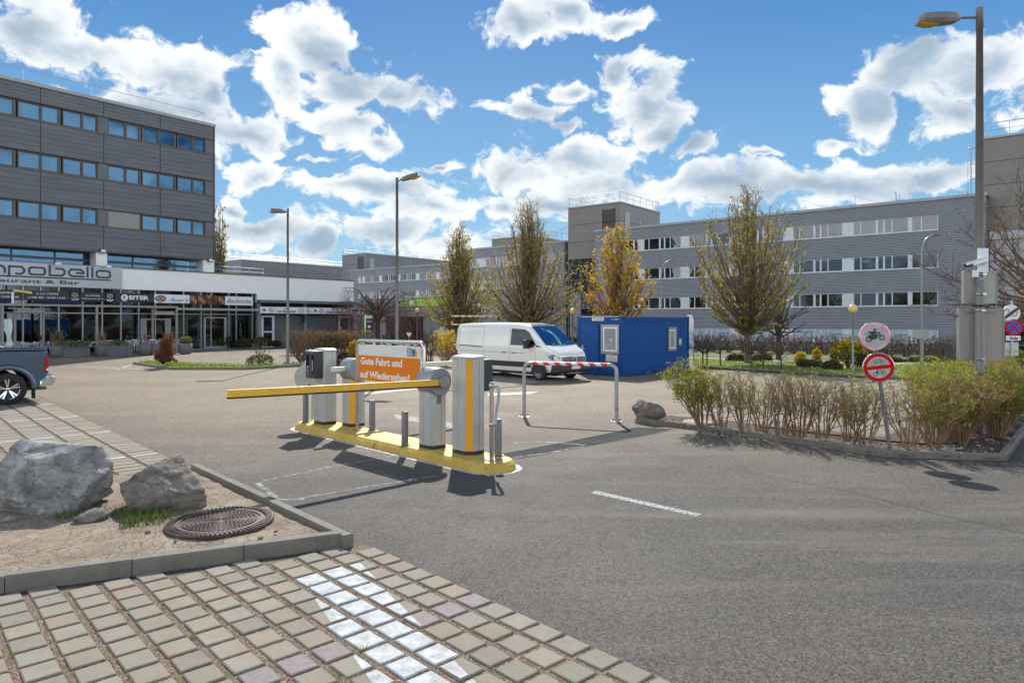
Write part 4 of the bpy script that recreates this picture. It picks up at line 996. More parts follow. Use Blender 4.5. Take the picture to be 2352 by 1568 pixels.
# arm is mounted on the near face (local -x) and points over the left-hand lane (local +y)
arm=MB()
y0,y1=-.31,3.62; za,zb_=1.185,1.265; hh=.052
arm.add([(-.115,y0,za-hh-.005),(-.06,y0,za-hh-.005),(-.06,y0,za+hh),(-.115,y0,za+hh),(-.115,y1,zb_-hh),(-.06,y1,zb_-hh),(-.06,y1,zb_+hh),(-.115,y1,zb_+hh)],[(0,1,2,3),(4,5,6,7),(0,1,5,4),(1,2,6,5),(2,3,7,6),(3,0,4,7)])
armo=arm.build('barrier_arm',M_YARM,ba1,bevel=.006)
MB().add([(-.11,-.2,za-hh-.026),(-.065,-.2,za-hh-.026),(-.065,-.2,za-hh-.006),(-.11,-.2,za-hh-.006),(-.11,y1,zb_-hh-.022),(-.065,y1,zb_-hh-.022),(-.065,y1,zb_-hh-.002),(-.11,y1,zb_-hh-.002)],[(0,1,2,3),(4,5,6,7),(0,1,5,4),(1,2,6,5),(2,3,7,6),(3,0,4,7)]).build('rubber_strip',M_RUB,armo)
MB().lathe([(.092,-.118),(.10,-.125),(.10,-.142),(.085,-.155)],(0,-.17,1.19),28,'x').build('hub_disc',M_GREYP,armo)
MB().box(-.012,-.002,-.20,-.12,.80,.95).build('latch_plate',M_BOLG,ba1,bevel=.01)
Pn=G(1080,1047,.15); near=cabinet('payment_cabinet','tall silver cabinet with an orange strip down its corner, nearest on the island','cabinet',(Pn[0]-.02,Pn[1]),.47,.37,1.62,.098,stripe=True)
MB().box(.08,.42,-.62,-.372,1.05,1.60).build('reader_box',M_ANTH,near,bevel=.015)
# grey bollards
def bollard(x,y,label,h=.62,r=.062,ex=0):
    p=G(x,y,.15); t=thing('bollard',label,'bollard',(p[0],p[1],.15),.3,group='grey steel bollards on the island')
    MB().lathe([(r,.012),(r,h-.01),(r-.008,h)],n=20).build('post',M_BOLG,t)
    b=MB(); b.lathe([(.105,0),(.105,.012)],n=20); pl_=b.build('base_plate',M_BOLG,t)
    for k in range(4):
        a=k*math.pi/2+.6; q=MB(); q.lathe([(.012,.0125),(.012,.028),(.006,.03),(.006,.045)],(.082*math.cos(a),.082*math.sin(a),0),6); q.build('bolt',M_STEEL,t)
    return t
bollard(702,970,'grey bollard left of the ticket machine, first on the island')
bollard(855,987.5,'grey bollard standing right of the orange sign post')
bollard(930,1023,'grey bollard between the orange sign and the yellow arm drum')
bollard(1144,1046,'grey bollard half hidden behind the thin steel post')
# steel post with clamps and strap
p=G(1129,1056,.15); t=thing('steel_post','thin steel post with two clamps and a hanging grey strap by the nearest cabinet','post',(p[0],p[1],.15),AI)
MB().lathe([(.034,.012),(.034,1.27)],n=16).build('tube',M_SST,t); MB().box(-.13,.13,-.09,.09,0,.012).build('base_plate',M_BOLG,t)
for z in (1.21,.58): b=MB(); b.lathe([(.038,-.035),(.042,-.035),(.042,.035),(.038,.035)],(0,0,z),16); b.box(.036,.14 if z>1 else .1,-.015,.015,z-.02,z+.02); b.build('clamp',M_SST,t)
b=MB(); b.lathe([(.022,0),(.022,.06)],(.14,0,1.19),10); 
st=[]
for i in range(13):
    f_=i/12; st.append([(.145-.045*f_+.02*math.sin(f_*6),-.02,1.2-.62*f_),(.145-.045*f_+.025*math.sin(f_*5+.6),.045,1.2-.62*f_)])
s=MB(); s.grid(st); s.build('strap',simple('grey_strap',(.42,.42,.44),.6),t,fix=False)
# farewell sign on its tube frame
Ps=G(820.5,988,.15); t=thing('parking_sign','orange and white farewell sign in a bent steel tube frame on the island','sign',(Ps[0],Ps[1],.15),AI)
L=2.28; zt_=1.87; b=MB()
pts=[(0,0,0),(0,0,zt_-.12)]+[(.12-.12*math.cos(R(a)),0,zt_-.12+.12*math.sin(R(a))) for a in (22,45,68,90)]+[(L-.12+.12*math.sin(R(a)),0,zt_-.12+.12*math.cos(R(a))) for a in (0,22,45,68,90)]+[(L,0,0)]
b.tube(pts,.035,12); fr_=b.build('tube_frame',M_SST,t)
for x in (.0,L): MB().box(x-.09,x+.09,-.07,.07,0,.008).build('base_plate',M_BOLG,t)
for x in (.25,L/2,L-.25): MB().box(x-.025,x+.025,-.03,.01,zt_-.09,zt_-.02).build('clamp',M_SST,t)
z0,z1=1.06,1.79; MB().box(.07,L-.10,-.012,.012,z0,z1).build('sign_board',simple('white_enamel',(.66,.66,.63),.35,var=.03),t)
zo=z0+(z1-z0)*.70; MB().box(.074,L-.104,-.0155,-.0125,z0+.004,zo).build('orange_field',simple('orange_enamel',(.72,.19,.004),.5,var=.04,spec=.15),t)
M_TW=simple('sign_white_letters',(.80,.78,.72),.4,var=.02)
def cond(s,x0,x1,z,h,y=-.018,m=M_TW,bold=.028): return squash(t,s,x0,x1,z,h,m,bold=bold,y=y,dy=.0015)
cond('Gute Fahrt und',.17,1.62,z0+.33,.135); cond('auf Wiedersehen!',.15,1.86,z0+.06,.135)
MB().box(1.80,2.09,-.0148,-.0125,zo+.025,zo+.145).build('logo_shadow',M_ORST,t); MB().box(1.76,2.03,-.0175,-.0152,zo+.045,zo+.172).build('logo',simple('logo_blue',(.01,.10,.22),.4),t)
squash(t,'PARKING',1.775,1.93,zo+.118,.035,M_TW,y=-.0195,dy=.001,bold=.02); squash(t,'SERVICES',1.775,1.95,zo+.062,.035,M_TW,y=-.0195,dy=.001,bold=.02); squash(t,'BUSINESS',1.79,1.91,zo+.190,.014,M_TXD,y=-.016,dy=.001)
# round sign seen from behind, beside the ticket machine
x,y=XY(707,15.75); t=thing('round_sign','beige back of a round sign on a short post behind the ticket machine','sign',(x,y,0),math.atan2(-x,y)*0+R(8))
MB().lathe([(.30,-.012),(.305,0),(.30,.012)],(0,0,1.12),40,'y').build('disc',simple('sign_back_beige',(.46,.42,.36),.55),t); MB().lathe([(.025,0),(.025,1.3)],(.1,.04,0),10).build('post',M_STEEL,t); b=MB(); b.box(-.06,.06,-.016,-.0125,-.02,.02); b.xf(Matrix.Translation((.06,0,.93))@Matrix.Rotation(R(35),4,'Y')); b.build('sticker',M_BASE,t)
# ---------------------------------------------------------------- height barrier across the right lane
pa=Vector(G(1204,957));pb=Vector(G(1416,968)); d=pb-pa; L=d.length; t=thing('height_barrier','low bent tube gate with red and white striped crossbar','barrier',(pa.x,pa.y,0),math.atan2(d.y,d.x))
hz=1.36; b=MB(); r_=.16
pts=[(0,0,.015),(0,0,hz-r_)]+[(r_-r_*math.cos(R(a)),0,hz-r_+r_*math.sin(R(a))) for a in (20,40,60,80,90)]
M_GT=simple('grey_gate_tube',(.40,.40,.41),.35,.5); MB().tube(pts+[(.22,0,hz)],.046,14).build('bent_post',M_GT,t); MB().tube([(L-q_[0],q_[1],q_[2]) for q_ in pts]+[(L-.22,0,hz)],.046,14).build('bent_post',M_GT,t)
M_RED=simple('reflective_red',(.62,.03,.03),.4,var=.08); M_WT=simple('reflective_white',(.74,.73,.70),.4,var=.03)
b=MB(); k=28; nst=13; cir=[(math.cos(2*math.pi*j/16)*.047,math.sin(2*math.pi*j/16)*.047) for j in range(17)]
for i in range(nst):
    x0=.22+(L-.44)*i/nst; x1=.22+(L-.44)*(i+1)/nst
    for j in range(16):
        sk=lambda q_:(q_[1])*-.9
        c0,c1=cir[j],cir[j+1]; e0=0 if i==0 else 1; e1=0 if i==nst-1 else 1
        b.add([(x0+sk(c0)*e0,c0[0],hz+c0[1]),(x1+sk(c0)*e1,c0[0],hz+c0[1]),(x1+sk(c1)*e1,c1[0],hz+c1[1]),(x0+sk(c1)*e0,c1[0],hz+c1[1])],[(0,1,2,3)],i%2,True)
b.build('striped_bar',[M_RED,M_WT],t,fix=False)
for x in (0,L):
    pl_=MB(); pl_.lathe([(.14,0),(.14,.014)],(x,0,0),20); po=pl_.build('base_plate',M_STEEL,t)
    for a in (40,140,220,320): MB().lathe([(.013,.0145),(.013,.05),(.006,.052),(.006,.075)],(x+.10*math.cos(R(a)),.10*math.sin(R(a)),0),6).build('bolt',M_BASE,t)
MB().lathe([(.048,.30),(.048,.325)],(L,0,0),14).build('red_band',M_RED,t)
# ================================================================ road paint on the asphalt
def paintpoly(name,pts,label,z=.004,mat=None):
    o=flat(name,[G(*p) for p in pts],z,mat or M_RW,label=label); return o
paintpoly('road_marking',[(1370,1127),(1612,1181),(1600,1186),(1357,1132)],'worn white dash on the near lane',mat=M_RWF)
paintpoly('road_marking',[(1120,903),(1238,899),(1216,905),(1120,909)],'white line end before the height barrier')
paintpoly('road_marking',[(905,951),(1042,972),(1060,986),(912,962)],'white arrow on the asphalt behind the bollards',mat=M_RWF)
paintpoly('road_marking',[(828,903),(975,888),(985,891),(830,907)],'white line behind the ticket machine')
paintpoly('road_marking',[(262,848),(297,838),(306,838.6),(272,849)],'short white parking line beside the dead juniper bed',mat=M_RWF)
paintpoly('road_marking',[(172,840.5),(330,847.2),(330,848.6),(172,841.8)],'thin long white line beside the dead juniper bed',mat=M_RWF)
def patchmat():
    m=MT('asphalt_patch'); sc=m.n('ShaderNodeSeparateColor'); m.lk(m.vor(75,out=1),sc.inputs[0]); c=m.mix(m.rng(m.noise(1.5,5),.35,.65),(.036,.037,.038),(.058,.058,.058)); c=m.mix(.75,c,m.mix(sc.outputs[0],(.5,.5,.5),(1.6,1.6,1.55)),'MULTIPLY'); m.col(c).rough(.92).spec(.1).bump(m.vor(75),.3,.002); return m.m
paintpoly('asphalt_patch',[(1125,1046),(1200,1034),(1465,981),(1545,985),(1500,997),(1350,1025),(1200,1052)],'darker repair strip across the right lane',.003,patchmat())
def scrape():
    m=MT('faint_chalk_line'); t_=m.n('ShaderNodeBsdfTransparent'); mx=m.n('ShaderNodeMixShader'); m.col((.50,.53,.55)).rough(.8); m.lk(m.rng(m.noise(9,6,.7),.40,.70,0,.75),mx.inputs[0]); m.lk(t_.outputs[0],mx.inputs[1]); m.lk(m.b.outputs[0],mx.inputs[2]); m.lk(mx.outputs[0],m.out.inputs[0]); return m.m
M_CHK=scrape()
def line(pts,wd,label,mat=M_CHK,z=.005,name='loop_marking'):
    P=[Vector(G(*p)) for p in pts]; b=MB()
    for a,c in zip(P[:-1],P[1:]):
        d=(c-a).normalized(); n_=Vector((-d.y,d.x))*wd/2; b.add([(*(a-n_),z),(*(c-n_),z),(*(c+n_),z),(*(a+n_),z)],[(0,1,2,3)])
    o=b.build(name,mat); o['kind']='structure'; o['label']=label
line([(600,1105),(760,1072),(930,1042)],.06,'faint pale loop line left of the island'); line([(590,1108),(640,1148),(700,1146)],.09,'faint pale loop corner left of the island')
line([(655,1150),(880,1112),(1000,1093)],.05,'pale saw cut left of the island')
line([(1180,1018),(1230,1014),(1300,1018),(1345,1022)],.10,'faint pale rectangle right of the island'); line([(1180,1050),(1260,1040),(1345,1024)],.08,'faint pale lower loop line right of the island')
M_CRK=simple('bitumen_crack',(.03,.03,.03),.6)
line([(1500,1042),(1650,1070),(1800,1100),(1960,1130),(2150,1180),(2352,1225)],.012,'long crack across the near lane',M_CRK,.0045,'asphalt_crack'); line([(1125,1044),(1300,1014),(1462,981)],.02,'dark seam of the repair strip',M_CRK,.0065,'asphalt_crack'); line([(1180,1053),(1350,1028),(1555,985)],.012,'lower dark seam of the repair strip',M_CRK,.0065,'asphalt_crack')
line([(380,845),(620,868),(900,925),(1000,945)],.012,'fine crack across the far lane',M_CRK,.0045,'asphalt_crack'); line([(1225,903),(1500,878),(1620,868)],.03,'seam in front of the container',M_CRK,.0045,'asphalt_crack')
# ---------------------------------------------------------------- manhole
def iron():
    m=MT('rusty_cast_iron'); c=m.mix(m.rng(m.noise(6,5,.65),.35,.65),(.055,.038,.034),(.115,.075,.062)); m.col(c).rough(.42).metal(.45).bump(m.noise(120,4,.7),.3,.003); return m.m
M_IRON=iron(); px,py=G(506,1193,.13); t=thing('manhole_cover','round rusty cast iron manhole cover raised on its ring','manhole cover',(px,py,.075),.4)
MB().lathe([(.585,-.05),(.585,.035),(.575,.05),(.50,.052),(.495,.035)],n=64,smooth=False).build('ring',M_IRON,t)
lid=MB(); lid.lathe([(.490,.0),(.490,.040),(.0001,.040)],n=64,smooth=False); lo=lid.build('lid',M_IRON,t)
rb=MB()
for ri in range(1,9):
    r0=.045*ri+.03; n_=int(2*math.pi*r0/.048)
    for k in range(n_):
        a=2*math.pi*(k+.5*(ri%2))/n_; da=.016/r0
        rb.prism([((r0+dr)*math.cos(a+s_*da),(r0+dr)*math.sin(a+s_*da)) for dr,s_ in ((-.013,-1),(.013,-1),(.013,1),(-.013,1))],.041,.052)
for k in range(72):
    a=2*math.pi*k/72; rb.prism([((r_)*math.cos(a+s_),(r_)*math.sin(a+s_)) for r_,s_ in ((.505,-.018),(.565,-.018),(.565,.018),(.505,.018))],.052,.062)
rb.build('raised_pattern',M_IRON,t); MB().lathe([(.435,.041),(.435,.052),(.475,.052),(.475,.041)],n=64,smooth=False,cap=False).build('rim',M_IRON,t)
# ---------------------------------------------------------------- boulders
def rock_mat(name,a,b_,c_,warm):
    m=MT(name); mp=m.n('ShaderNodeMapping'); mp.inputs['Rotation'].default_value=(.3,.2,0); mp.inputs['Scale'].default_value=(1,1,3.2); m.lk(m.co,mp.inputs[0])
    c=m.mix(m.rng(m.noise(2.2,8,.66,mp.outputs[0]),.35,.66),a,b_); c=m.mix(m.rng(m.noise(5,7,.7),.50,.72,0,.85),c,c_); c=m.mix(m.rng(m.noise(1.6,5,.6),.52,.74,0,.7),c,warm)
    v_=m.rng(m.vor(2.3,'DISTANCE_TO_EDGE',vec=m.vm('ADD',m.co,m.vm('MULTIPLY',m.noise(3,6,.7,colr=True),(.7,.7,.5)))),0,.014,1,0); c=m.mix(m.math('MULTIPLY',v_,.3),c,(.05,.045,.04))
    h=m.math('ADD',m.noise(7,9,.68,mp.outputs[0]),m.math('MULTIPLY',m.noise(30,6,.7),.35)); m.col(c).rough(.88).bump(m.math('SUBTRACT',h,m.math('MULTIPLY',v_,.3)),1.0,.06); return m.m
M_RK1=rock_mat('grey_limestone',(.16,.155,.145),(.42,.41,.385),(.62,.61,.58),(.30,.25,.20)); M_RK2=rock_mat('brown_limestone',(.13,.11,.09),(.31,.27,.22),(.44,.42,.38),(.24,.17,.11))
def rock(name,label,c,size,seed,mat,rz,cuts=(),amp=.22,sub=5,grp='large boulders on the clay bed'):
    import bmesh
    bm=bmesh.new(); bmesh.ops.create_icosphere(bm,subdivisions=sub,radius=1)
    rs=random.Random(seed); pl=[]
    for i in range(16):
        v_=Vector((rs.gauss(0,1),rs.gauss(0,1),rs.gauss(0,.8))).normalized(); pl.append((v_,rs.uniform(.62,.92)))
    pl+= [(Vector(a).normalized(),d_) for a,d_ in cuts]
    for v in bm.verts:
        p=v.co.normalized(); r=1.15
        for n_,d_ in pl:
            dt=p.dot(n_)
            if dt>.05: r=min(r,d_/dt)
        p=p*r; q_=p*1.4+Vector((seed*3.1,0,0))
        k=1+amp*.5*noise.fractal(q_,.9,2.1,4)+amp*.25*noise.ridged_multi_fractal(p*2.6+Vector((seed,9,2)),.9,2.2,5,.9,2)*.5
        k+=.012*math.sin(p.z*26+4*noise.noise(p*2))
        p=p*k; v.co=Vector((p.x*size[0],p.y*size[1],p.z*size[2]))
    me=bpy.data.meshes.new(name); bm.to_mesh(me); bm.free(); me.materials.append(mat); me.polygons.foreach_set('use_smooth',[True]*len(me.polygons)); me.set_sharp_from_angle(angle=R(38))
    o=bpy.data.objects.new(name,me); col.objects.link(o); o.location=c; o.rotation_euler=(0,0,rz); return tag(o,label,'boulder',grp)
cx,cy=XY(136,8.75); rock('boulder','larger pale grey boulder at the left edge of the clay bed',(cx-.02,cy,.40),(.93,.62,.60),11,M_RK1,.12,[((-.1,-.5,.85),.74),((.15,.2,1),.72),((-1,0,.1),.80),((1,-.3,.4),.80)])
cx,cy=XY(374,8.65); rock('boulder','smaller brown boulder between the big boulder and the manhole cover',(cx,cy,.27),(.58,.48,.44),23,M_RK2,-.35,[((.75,-.2,.7),.62),((-.6,-.2,.8),.72),((1,0,0),.92)])
cx,cy=G(1489,962,.1); rock('boulder','small rust topped boulder at the left end of the hedge bed',(cx+.02,cy+.12,.24),(.36,.26,.34),31,M_RK2,-.4,[((0,0,1),.86)],sub=4)
cx,cy=XY(212,8.05); rock('stone','flat stone slab wedged under the larger boulder',(cx,cy,.13),(.22,.14,.07),7,M_RK2,.5,sub=3)
cx,cy=XY(22,8.0); rock('stone','tiny pebble left of the flat stone at the frame edge',(cx,cy,.12),(.09,.06,.04),9,M_RK1,.5,sub=2)
for i,(x_,y_,s_) in enumerate(((848,1235,.045),(884,1221,.03),(404,1242,.035),(340,1222,.04))):
    if i<2: x_-=0; y_+=0
    gx,gy=G(x_-250 if i<2 else x_,y_,.1); rock('stone',['loose pebble in front of the manhole cover','smaller loose pebble in front of the manhole cover','pale chip on the clay left of the manhole cover','chip on the clay below the brown boulder'][i],(gx,gy,.105),(s_,s_*.7,s_*.5),40+i,M_RK1 if i>1 else M_RK2,i,sub=2,grp='loose pebbles')
# ================================================================ white van
M_VW=MT('white_car_paint'); M_VW.col((.80,.77,.69)).rough(.28).coat(1.0); M_VW=M_VW.m
M_CG=glass('car_glass',(.12,.26,.34),.5,(.08,.20,.26),.02); M_SGL=glass('side_car_glass',(.12,.13,.14),.35,(.02,.025,.03),.02); M_BP=simple('black_car_plastic',(.018,.018,.02),.5); M_TYRE=simple('tyre_rubber',(.018,.018,.018),.8,bump=.3); M_HL=simple('headlight_glass',(.25,.28,.31),.12,.6,var=.4,scale=30); M_TL=simple('tail_light_red',(.28,.004,.006),.25,spec=.4); M_CHR=simple('chrome',(.75,.76,.78),.12,1.0); M_RIM=simple('silver_wheel_steel',(.24,.24,.25),.45,.6)
def van_shell():
    # stations along x: x, roof z, belt z, half width, bottom z
    S=[(-5.30,2.18,1.45,.90,.42),(-5.26,2.28,1.45,.96,.38),(-5.1,2.33,1.45,.985,.36),(-4.2,2.36,1.45,1.0,.34),(-2.4,2.37,1.45,1.0,.34),(-1.35,2.35,1.45,1.0,.34),(-.85,2.30,1.42,.995,.34),(-.62,2.20,1.40,.99,.34),(-.30,1.95,1.38,.985,.34),(0.05,1.66,1.36,.98,.34),(.28,1.47,1.33,.97,.34),(.40,1.40,1.30,.965,.36),(.62,1.30,1.20,.95,.38),(.80,1.20,1.10,.91,.38),(.92,1.08,1.0,.85,.34),(.99,.95,.85,.78,.32),(1.02,.74,.66,.74,.32),(1.02,.50,.45,.74,.32)]
    rows=[]
    for x,zr,zb,w_,z0 in S:
        zr_=max(zr,zb+.02); sh=zr_-zb; q=[]
        wt=w_*(.86 if sh>.3 else .93)
        half=[(w_*.93,z0),(w_*.985,z0+.12),(w_,(z0+zb)*.55),(w_,zb-.02),(w_*.985,zb+.04*min(1,sh/.3)),(w_-(w_-wt)*.5,zb+sh*.55),(wt+.01,zr_-.12*min(1,sh)),(wt-.09,zr_-.03*min(1,sh)),(wt*.6,zr_-.004),(0,zr_)]
        rows.append([(x,-y,z) for y,z in half]+[(x,y,z) for y,z in half[-2::-1]])
    return rows
def wheel(t,x,y,r=.345,w_=.225,out=-1,rim=M_RIM,spokes=0,mirror=False):
    b=MB(); wo=thing('wheel','', '') if False else None
    b=MB(); b.lathe([(r*.62,-w_/2),(r*.93,-w_/2),(r,-w_/2+.04),(r,w_/2-.04),(r*.93,w_/2),(r*.62,w_/2)],(x,y,r),36,'y',cap=False); ty=b.build('wheel',M_TYRE,t)
    s=out; b=MB(); prof=[(r*.66,s*w_*.5),(r*.62,s*w_*.47),(r*.55,s*w_*.28),(r*.50,s*w_*.22)]
    if not spokes:
        b.lathe(prof+[(r*.46,s*w_*.30),(r*.30,s*w_*.40),(r*.22,s*w_*.30),(r*.18,s*w_*.36),(.0001,s*w_*.38)],(x,y,r),36,'y',cap=False); b.build('rim',rim,ty,fix=False)
        h=MB()
        for k in range(14): a=2*math.pi*k/14; h.lathe([(.016,s*(w_*.36)),(.016,s*(w_*.385))],(x+r*.40*math.cos(a),y,r+r*.40*math.sin(a)),8,'y')
        h.build('rim_hole',M_BP,ty)
    else:
        b.lathe(prof+[(.0001,s*w_*.12)],(x,y,r),36,'y',1,cap=False); 
        for k in range(spokes):
            a=2*math.pi*(k+.3)/spokes
            for da in (-.16,.16):
                p=[(.05,a+da*.5-.25),(.05,a+da*.5+.25),(r*.62,a+da+.075),(r*.62,a+da-.075)]
                b.add([(x+q_[0]*math.cos(q_[1]),y+s*w_*(.34 if i_<2 else .46),r+q_[0]*math.sin(q_[1])) for i_,q_ in enumerate(p)],[(0,1,2,3)],0)
        b.lathe([(.05,s*w_*.3),(.05,s*w_*.38),(.0001,s*w_*.39)],(x,y,r),16,'y',0); b.lathe([(r*.60,s*w_*.44),(r*.66,s*w_*.5),(r*.66,s*w_*.46)],(x,y,r),36,'y',0,cap=False); b.build('rim',[rim,M_BP],ty,fix=False)
    return ty
VF=(1.18,27.72)   # ground point under the near front wheel
# local x = ID (forwards); near side is local -y
van=thing('white_van','white panel van with dark windscreen parked beside the blue container','van',(VF[0]+IN.x*.86,VF[1]+IN.y*.86,0),AI)
rows=van_shell(); sh=MB(); sh.grid(rows); sh.add(rows[0],[tuple(range(len(rows[0])))]); sh.add(rows[-1],[tuple(range(len(rows[-1])))]); body=sh.build('body',M_VW,van)
body.data.set_sharp_from_angle(angle=R(35))
ss=body.modifiers.new('sub','SUBSURF'); ss.levels=1; ss.render_levels=2
def shell_y(x,z):
    """half width of the shell at (x,z), interpolated"""
    for a,c in zip(rows[:-1],rows[1:]):
        if a[0][0]<=x<=c[0][0]:
            f_=(x-a[0][0])/(c[0][0]-a[0][0]+1e-9); pr=[(-(a[i][1]*(1-f_)+c[i][1]*f_),a[i][2]*(1-f_)+c[i][2]*f_) for i in range(10)]
            for (y0,z0),(y1,z1) in zip(pr[:-1],pr[1:]):
                if z0<=z<=z1: return y0+(y1-y0)*(z-z0)/(z1-z0+1e-9)
            return pr[-1][0]
    return .9
def skin(pts,dy,closed=True,side=-1):
    return [(x,side*(shell_y(x,z)+dy),z) for x,z in pts]
def panel(name,pts,mat,dy=.006,parent=van,side=-1):
    v_=skin(pts,dy,side=side); b=MB(); cx=sum(p[0] for p in v_)/len(v_);cy=sum(p[1] for p in v_)/len(v_);cz=sum(p[2] for p in v_)/len(v_); n_=len(v_)
    b.add(v_,[tuple(range(n_))]); return b.build(name,mat,parent,fix=False)
for side in (-1,1):
    panel('side_window',[(-1.62,1.42),(-.55,1.42),(-.18,1.44),(-.62,1.96),(-.86,2.08),(-1.62,2.10)],M_SGL,.035,side=side)
    # black lower strip
    st=MB(); xs=[-5.1,-4.45]+[-4.4]+[-3.6,-3.5,-2.5,-1.5,-.5,-.46]
    for xa,xc in ((-5.15,-4.42),(-3.58,-.45)):
        n_=6; st.grid([[(xa+(xc-xa)*i/n_,side*(shell_y(xa+(xc-xa)*i/n_,z)+.012),z) for i in range(n_+1)] for z in (.52,.62,.74)])
    st.build('side_strip',M_BP,van,fix=False)
    sp=MB(); sp.tube([(-5.0,side*.985,1.34),(-3.45,side*1.006,1.30)],.022,5); sp.build('sliding_rail',M_BP,van)
    sm=MB()
    for x in (-3.35,-1.72): sm.tube(skin([(x,.5+.15*k) for k in range(12)],.001,side=side),.006,4)
    sm.tube(skin([(-.20,.75),(-.22,1.1),(-.25,1.36)],.001,side=side),.006,4); sm.tube(skin([(-4.95+.2*i,2.18) for i in range(9)],.001,side=side),.005,4); sm.tube(skin([(-4.95+.2*i,1.1) for i in range(22)],.001,side=side),.007,4); sm.tube(skin([(-5.0,1.2+.1*i) for i in range(10)],.001,side=side),.005,4)
    sm.build('panel_seam',M_BOLG,van)
    for x in (-2.02,-1.45): MB().box(x-.10,x+.10,side*1.0,side*1.035,1.08,1.115).build('door_handle',M_BP,van,bevel=.01)
    # arches
    for x in (-4.0,0):
        ar_=MB(); n_=14; ar_.grid([[(x+rr_*math.cos(math.pi*k/n_),side*(1.006 if rr_>.3 else 1.0),.345+rr_*math.sin(math.pi*k/n_)) for k in range(n_+1)] for rr_ in (.40,.43)]); 
        ar_.add([(x+.405*math.cos(math.pi*k/n_),side*1.004,.345+.405*math.sin(math.pi*k/n_)) for k in range(n_+1)]+[(x-.405,side*1.004,.30),(x+.405,side*1.004,.30)],[tuple(range(n_+1))+(n_+1,n_+2)]); ar_.build('wheel_arch',M_BP,van,fix=False)
        wheel(van,x,side*.915,.35,.22,out=side)
    mi=MB(); mi.box(-.62,-.44,side*1.02,side*1.30,1.30,1.66); m_=mi.build('wing_mirror',M_BP,van,bevel=.04); MB().box(-.70,-.30,side*.955,side*1.03,1.36,1.46).build('mirror_arm',M_BP,m_)
    panel('quarter_trim',[(-.18,1.36),(.16,1.36),(-.18,1.44)],M_BP,.006,side=side)
    hl=MB(); hl.add([(.42,side*.985,1.12),(.74,side*.955,1.10),(.97,side*.80,.98),(1.0,side*.70,.86),(.93,side*.86,.80),(.66,side*.97,.86),(.46,side*.99,1.0)],[(0,1,2,3,4,5,6)]); hl.add([(.76,side*.94,1.05),(.955,side*.83,.96),(.97,side*.8,.88),(.78,side*.945,.92)],[(0,1,2,3)],1); hl.build('headlight',[M_HL,M_CHR],van,fix=False)
    tl=MB(); tl.box(-5.34,-5.12,side*.86,side*1.0,.62,1.12); tl.build('tail_light',M_TL,van,bevel=.03)
# windscreen
ws=MB(); WS=[(-.66,2.20,.73),(-.42,2.045,.76),(-.15,1.83,.81),(.10,1.61,.86),(.33,1.432,.89)]
ws.grid([[(x+.055-.05*(k/4)**2*1.3,w_*k/4,z+.02-.02*abs(k/4)**3) for k in range(-4,5)] for x,z,w_ in WS]); ws.build('windscreen',M_CG,van,fix=False)
MB().grid([[(x+.035,w_*k/2,z-.0) for k in (-2,0,2)] for x,z,w_ in ((-.78,2.29,.72),(-.67,2.225,.76))]).build('windscreen_seal',M_BP,van,fix=False)
MB().box(-.1,.30,-.8,.8,1.28,1.36).build('cabin_floor',M_BP,van) 
gr=MB(); gr.add([(1.005,-.72,.98),(1.045,0,1.0),(1.005,.72,.98),(1.025,.70,.74),(1.06,0,.74),(1.025,-.70,.74)],[(0,1,4,5),(1,2,3,4)]); g_=gr.build('grille',M_BP,van,fix=False)
b=MB()
for z in (.79,.85,.91,.97): b.tube([(1.02,-.70,z),(1.066,0,z),(1.02,.70,z)],.010,5)
b.build('grille_bar',M_CHR,g_)
e_=MB(); e_.lathe([(.10,1.07),(.125,1.08),(.125,1.062)],(0,0,.88),24,'x',cap=False); e_.build('emblem_ring',M_CHR,g_,fix=False)
b=MB()
for pts in ([(-.045,.955),(0,.885),(.045,.955)],[(-.085,.93),(-.045,.80),(0,.875),(.045,.80),(.085,.93)]): b.tube([(1.078,y,z) for y,z in pts],.012,5)
b.build('emblem',M_CHR,g_)
MB().extr([(.55,.34),(1.05,.34),(1.11,.44),(1.08,.60),(1.03,.68),(.60,.70)],-.93,.93).build('bumper',M_BP,van,bevel=.05)
MB().box(1.112,1.125,-.26,.26,.50,.61).build('number_plate',M_WT,van)
MB().box(-5.37,-5.0,-.9,.9,.36,.50).build('rear_bumper',M_BP,van,bevel=.03)
MB().box(-5.0,.6,-.8,.8,.22,.36).build('underbody',M_BP,van)
b=MB(); b.tube([(.37,-.6,1.455),(.20,-.1,1.56)],.012,4); b.tube([(.37,.1,1.455),(.20,.6,1.56)],.012,4); b.build('wiper',M_BP,van)
# ================================================================ pickup truck at the left edge
M_TB=MT('blue_grey_car_paint'); M_TB.col((.055,.085,.125)).rough(.25).metal(.55).coat(1.0); M_TB=M_TB.m
TS=1.19
tr=thing('pickup_truck','blue grey pickup truck cut by the left edge, its chrome bumper towards the lane','pickup truck',(-14.82,19.45,0),math.atan2(N[1],N[0]))
tr.scale=(TS,)*3
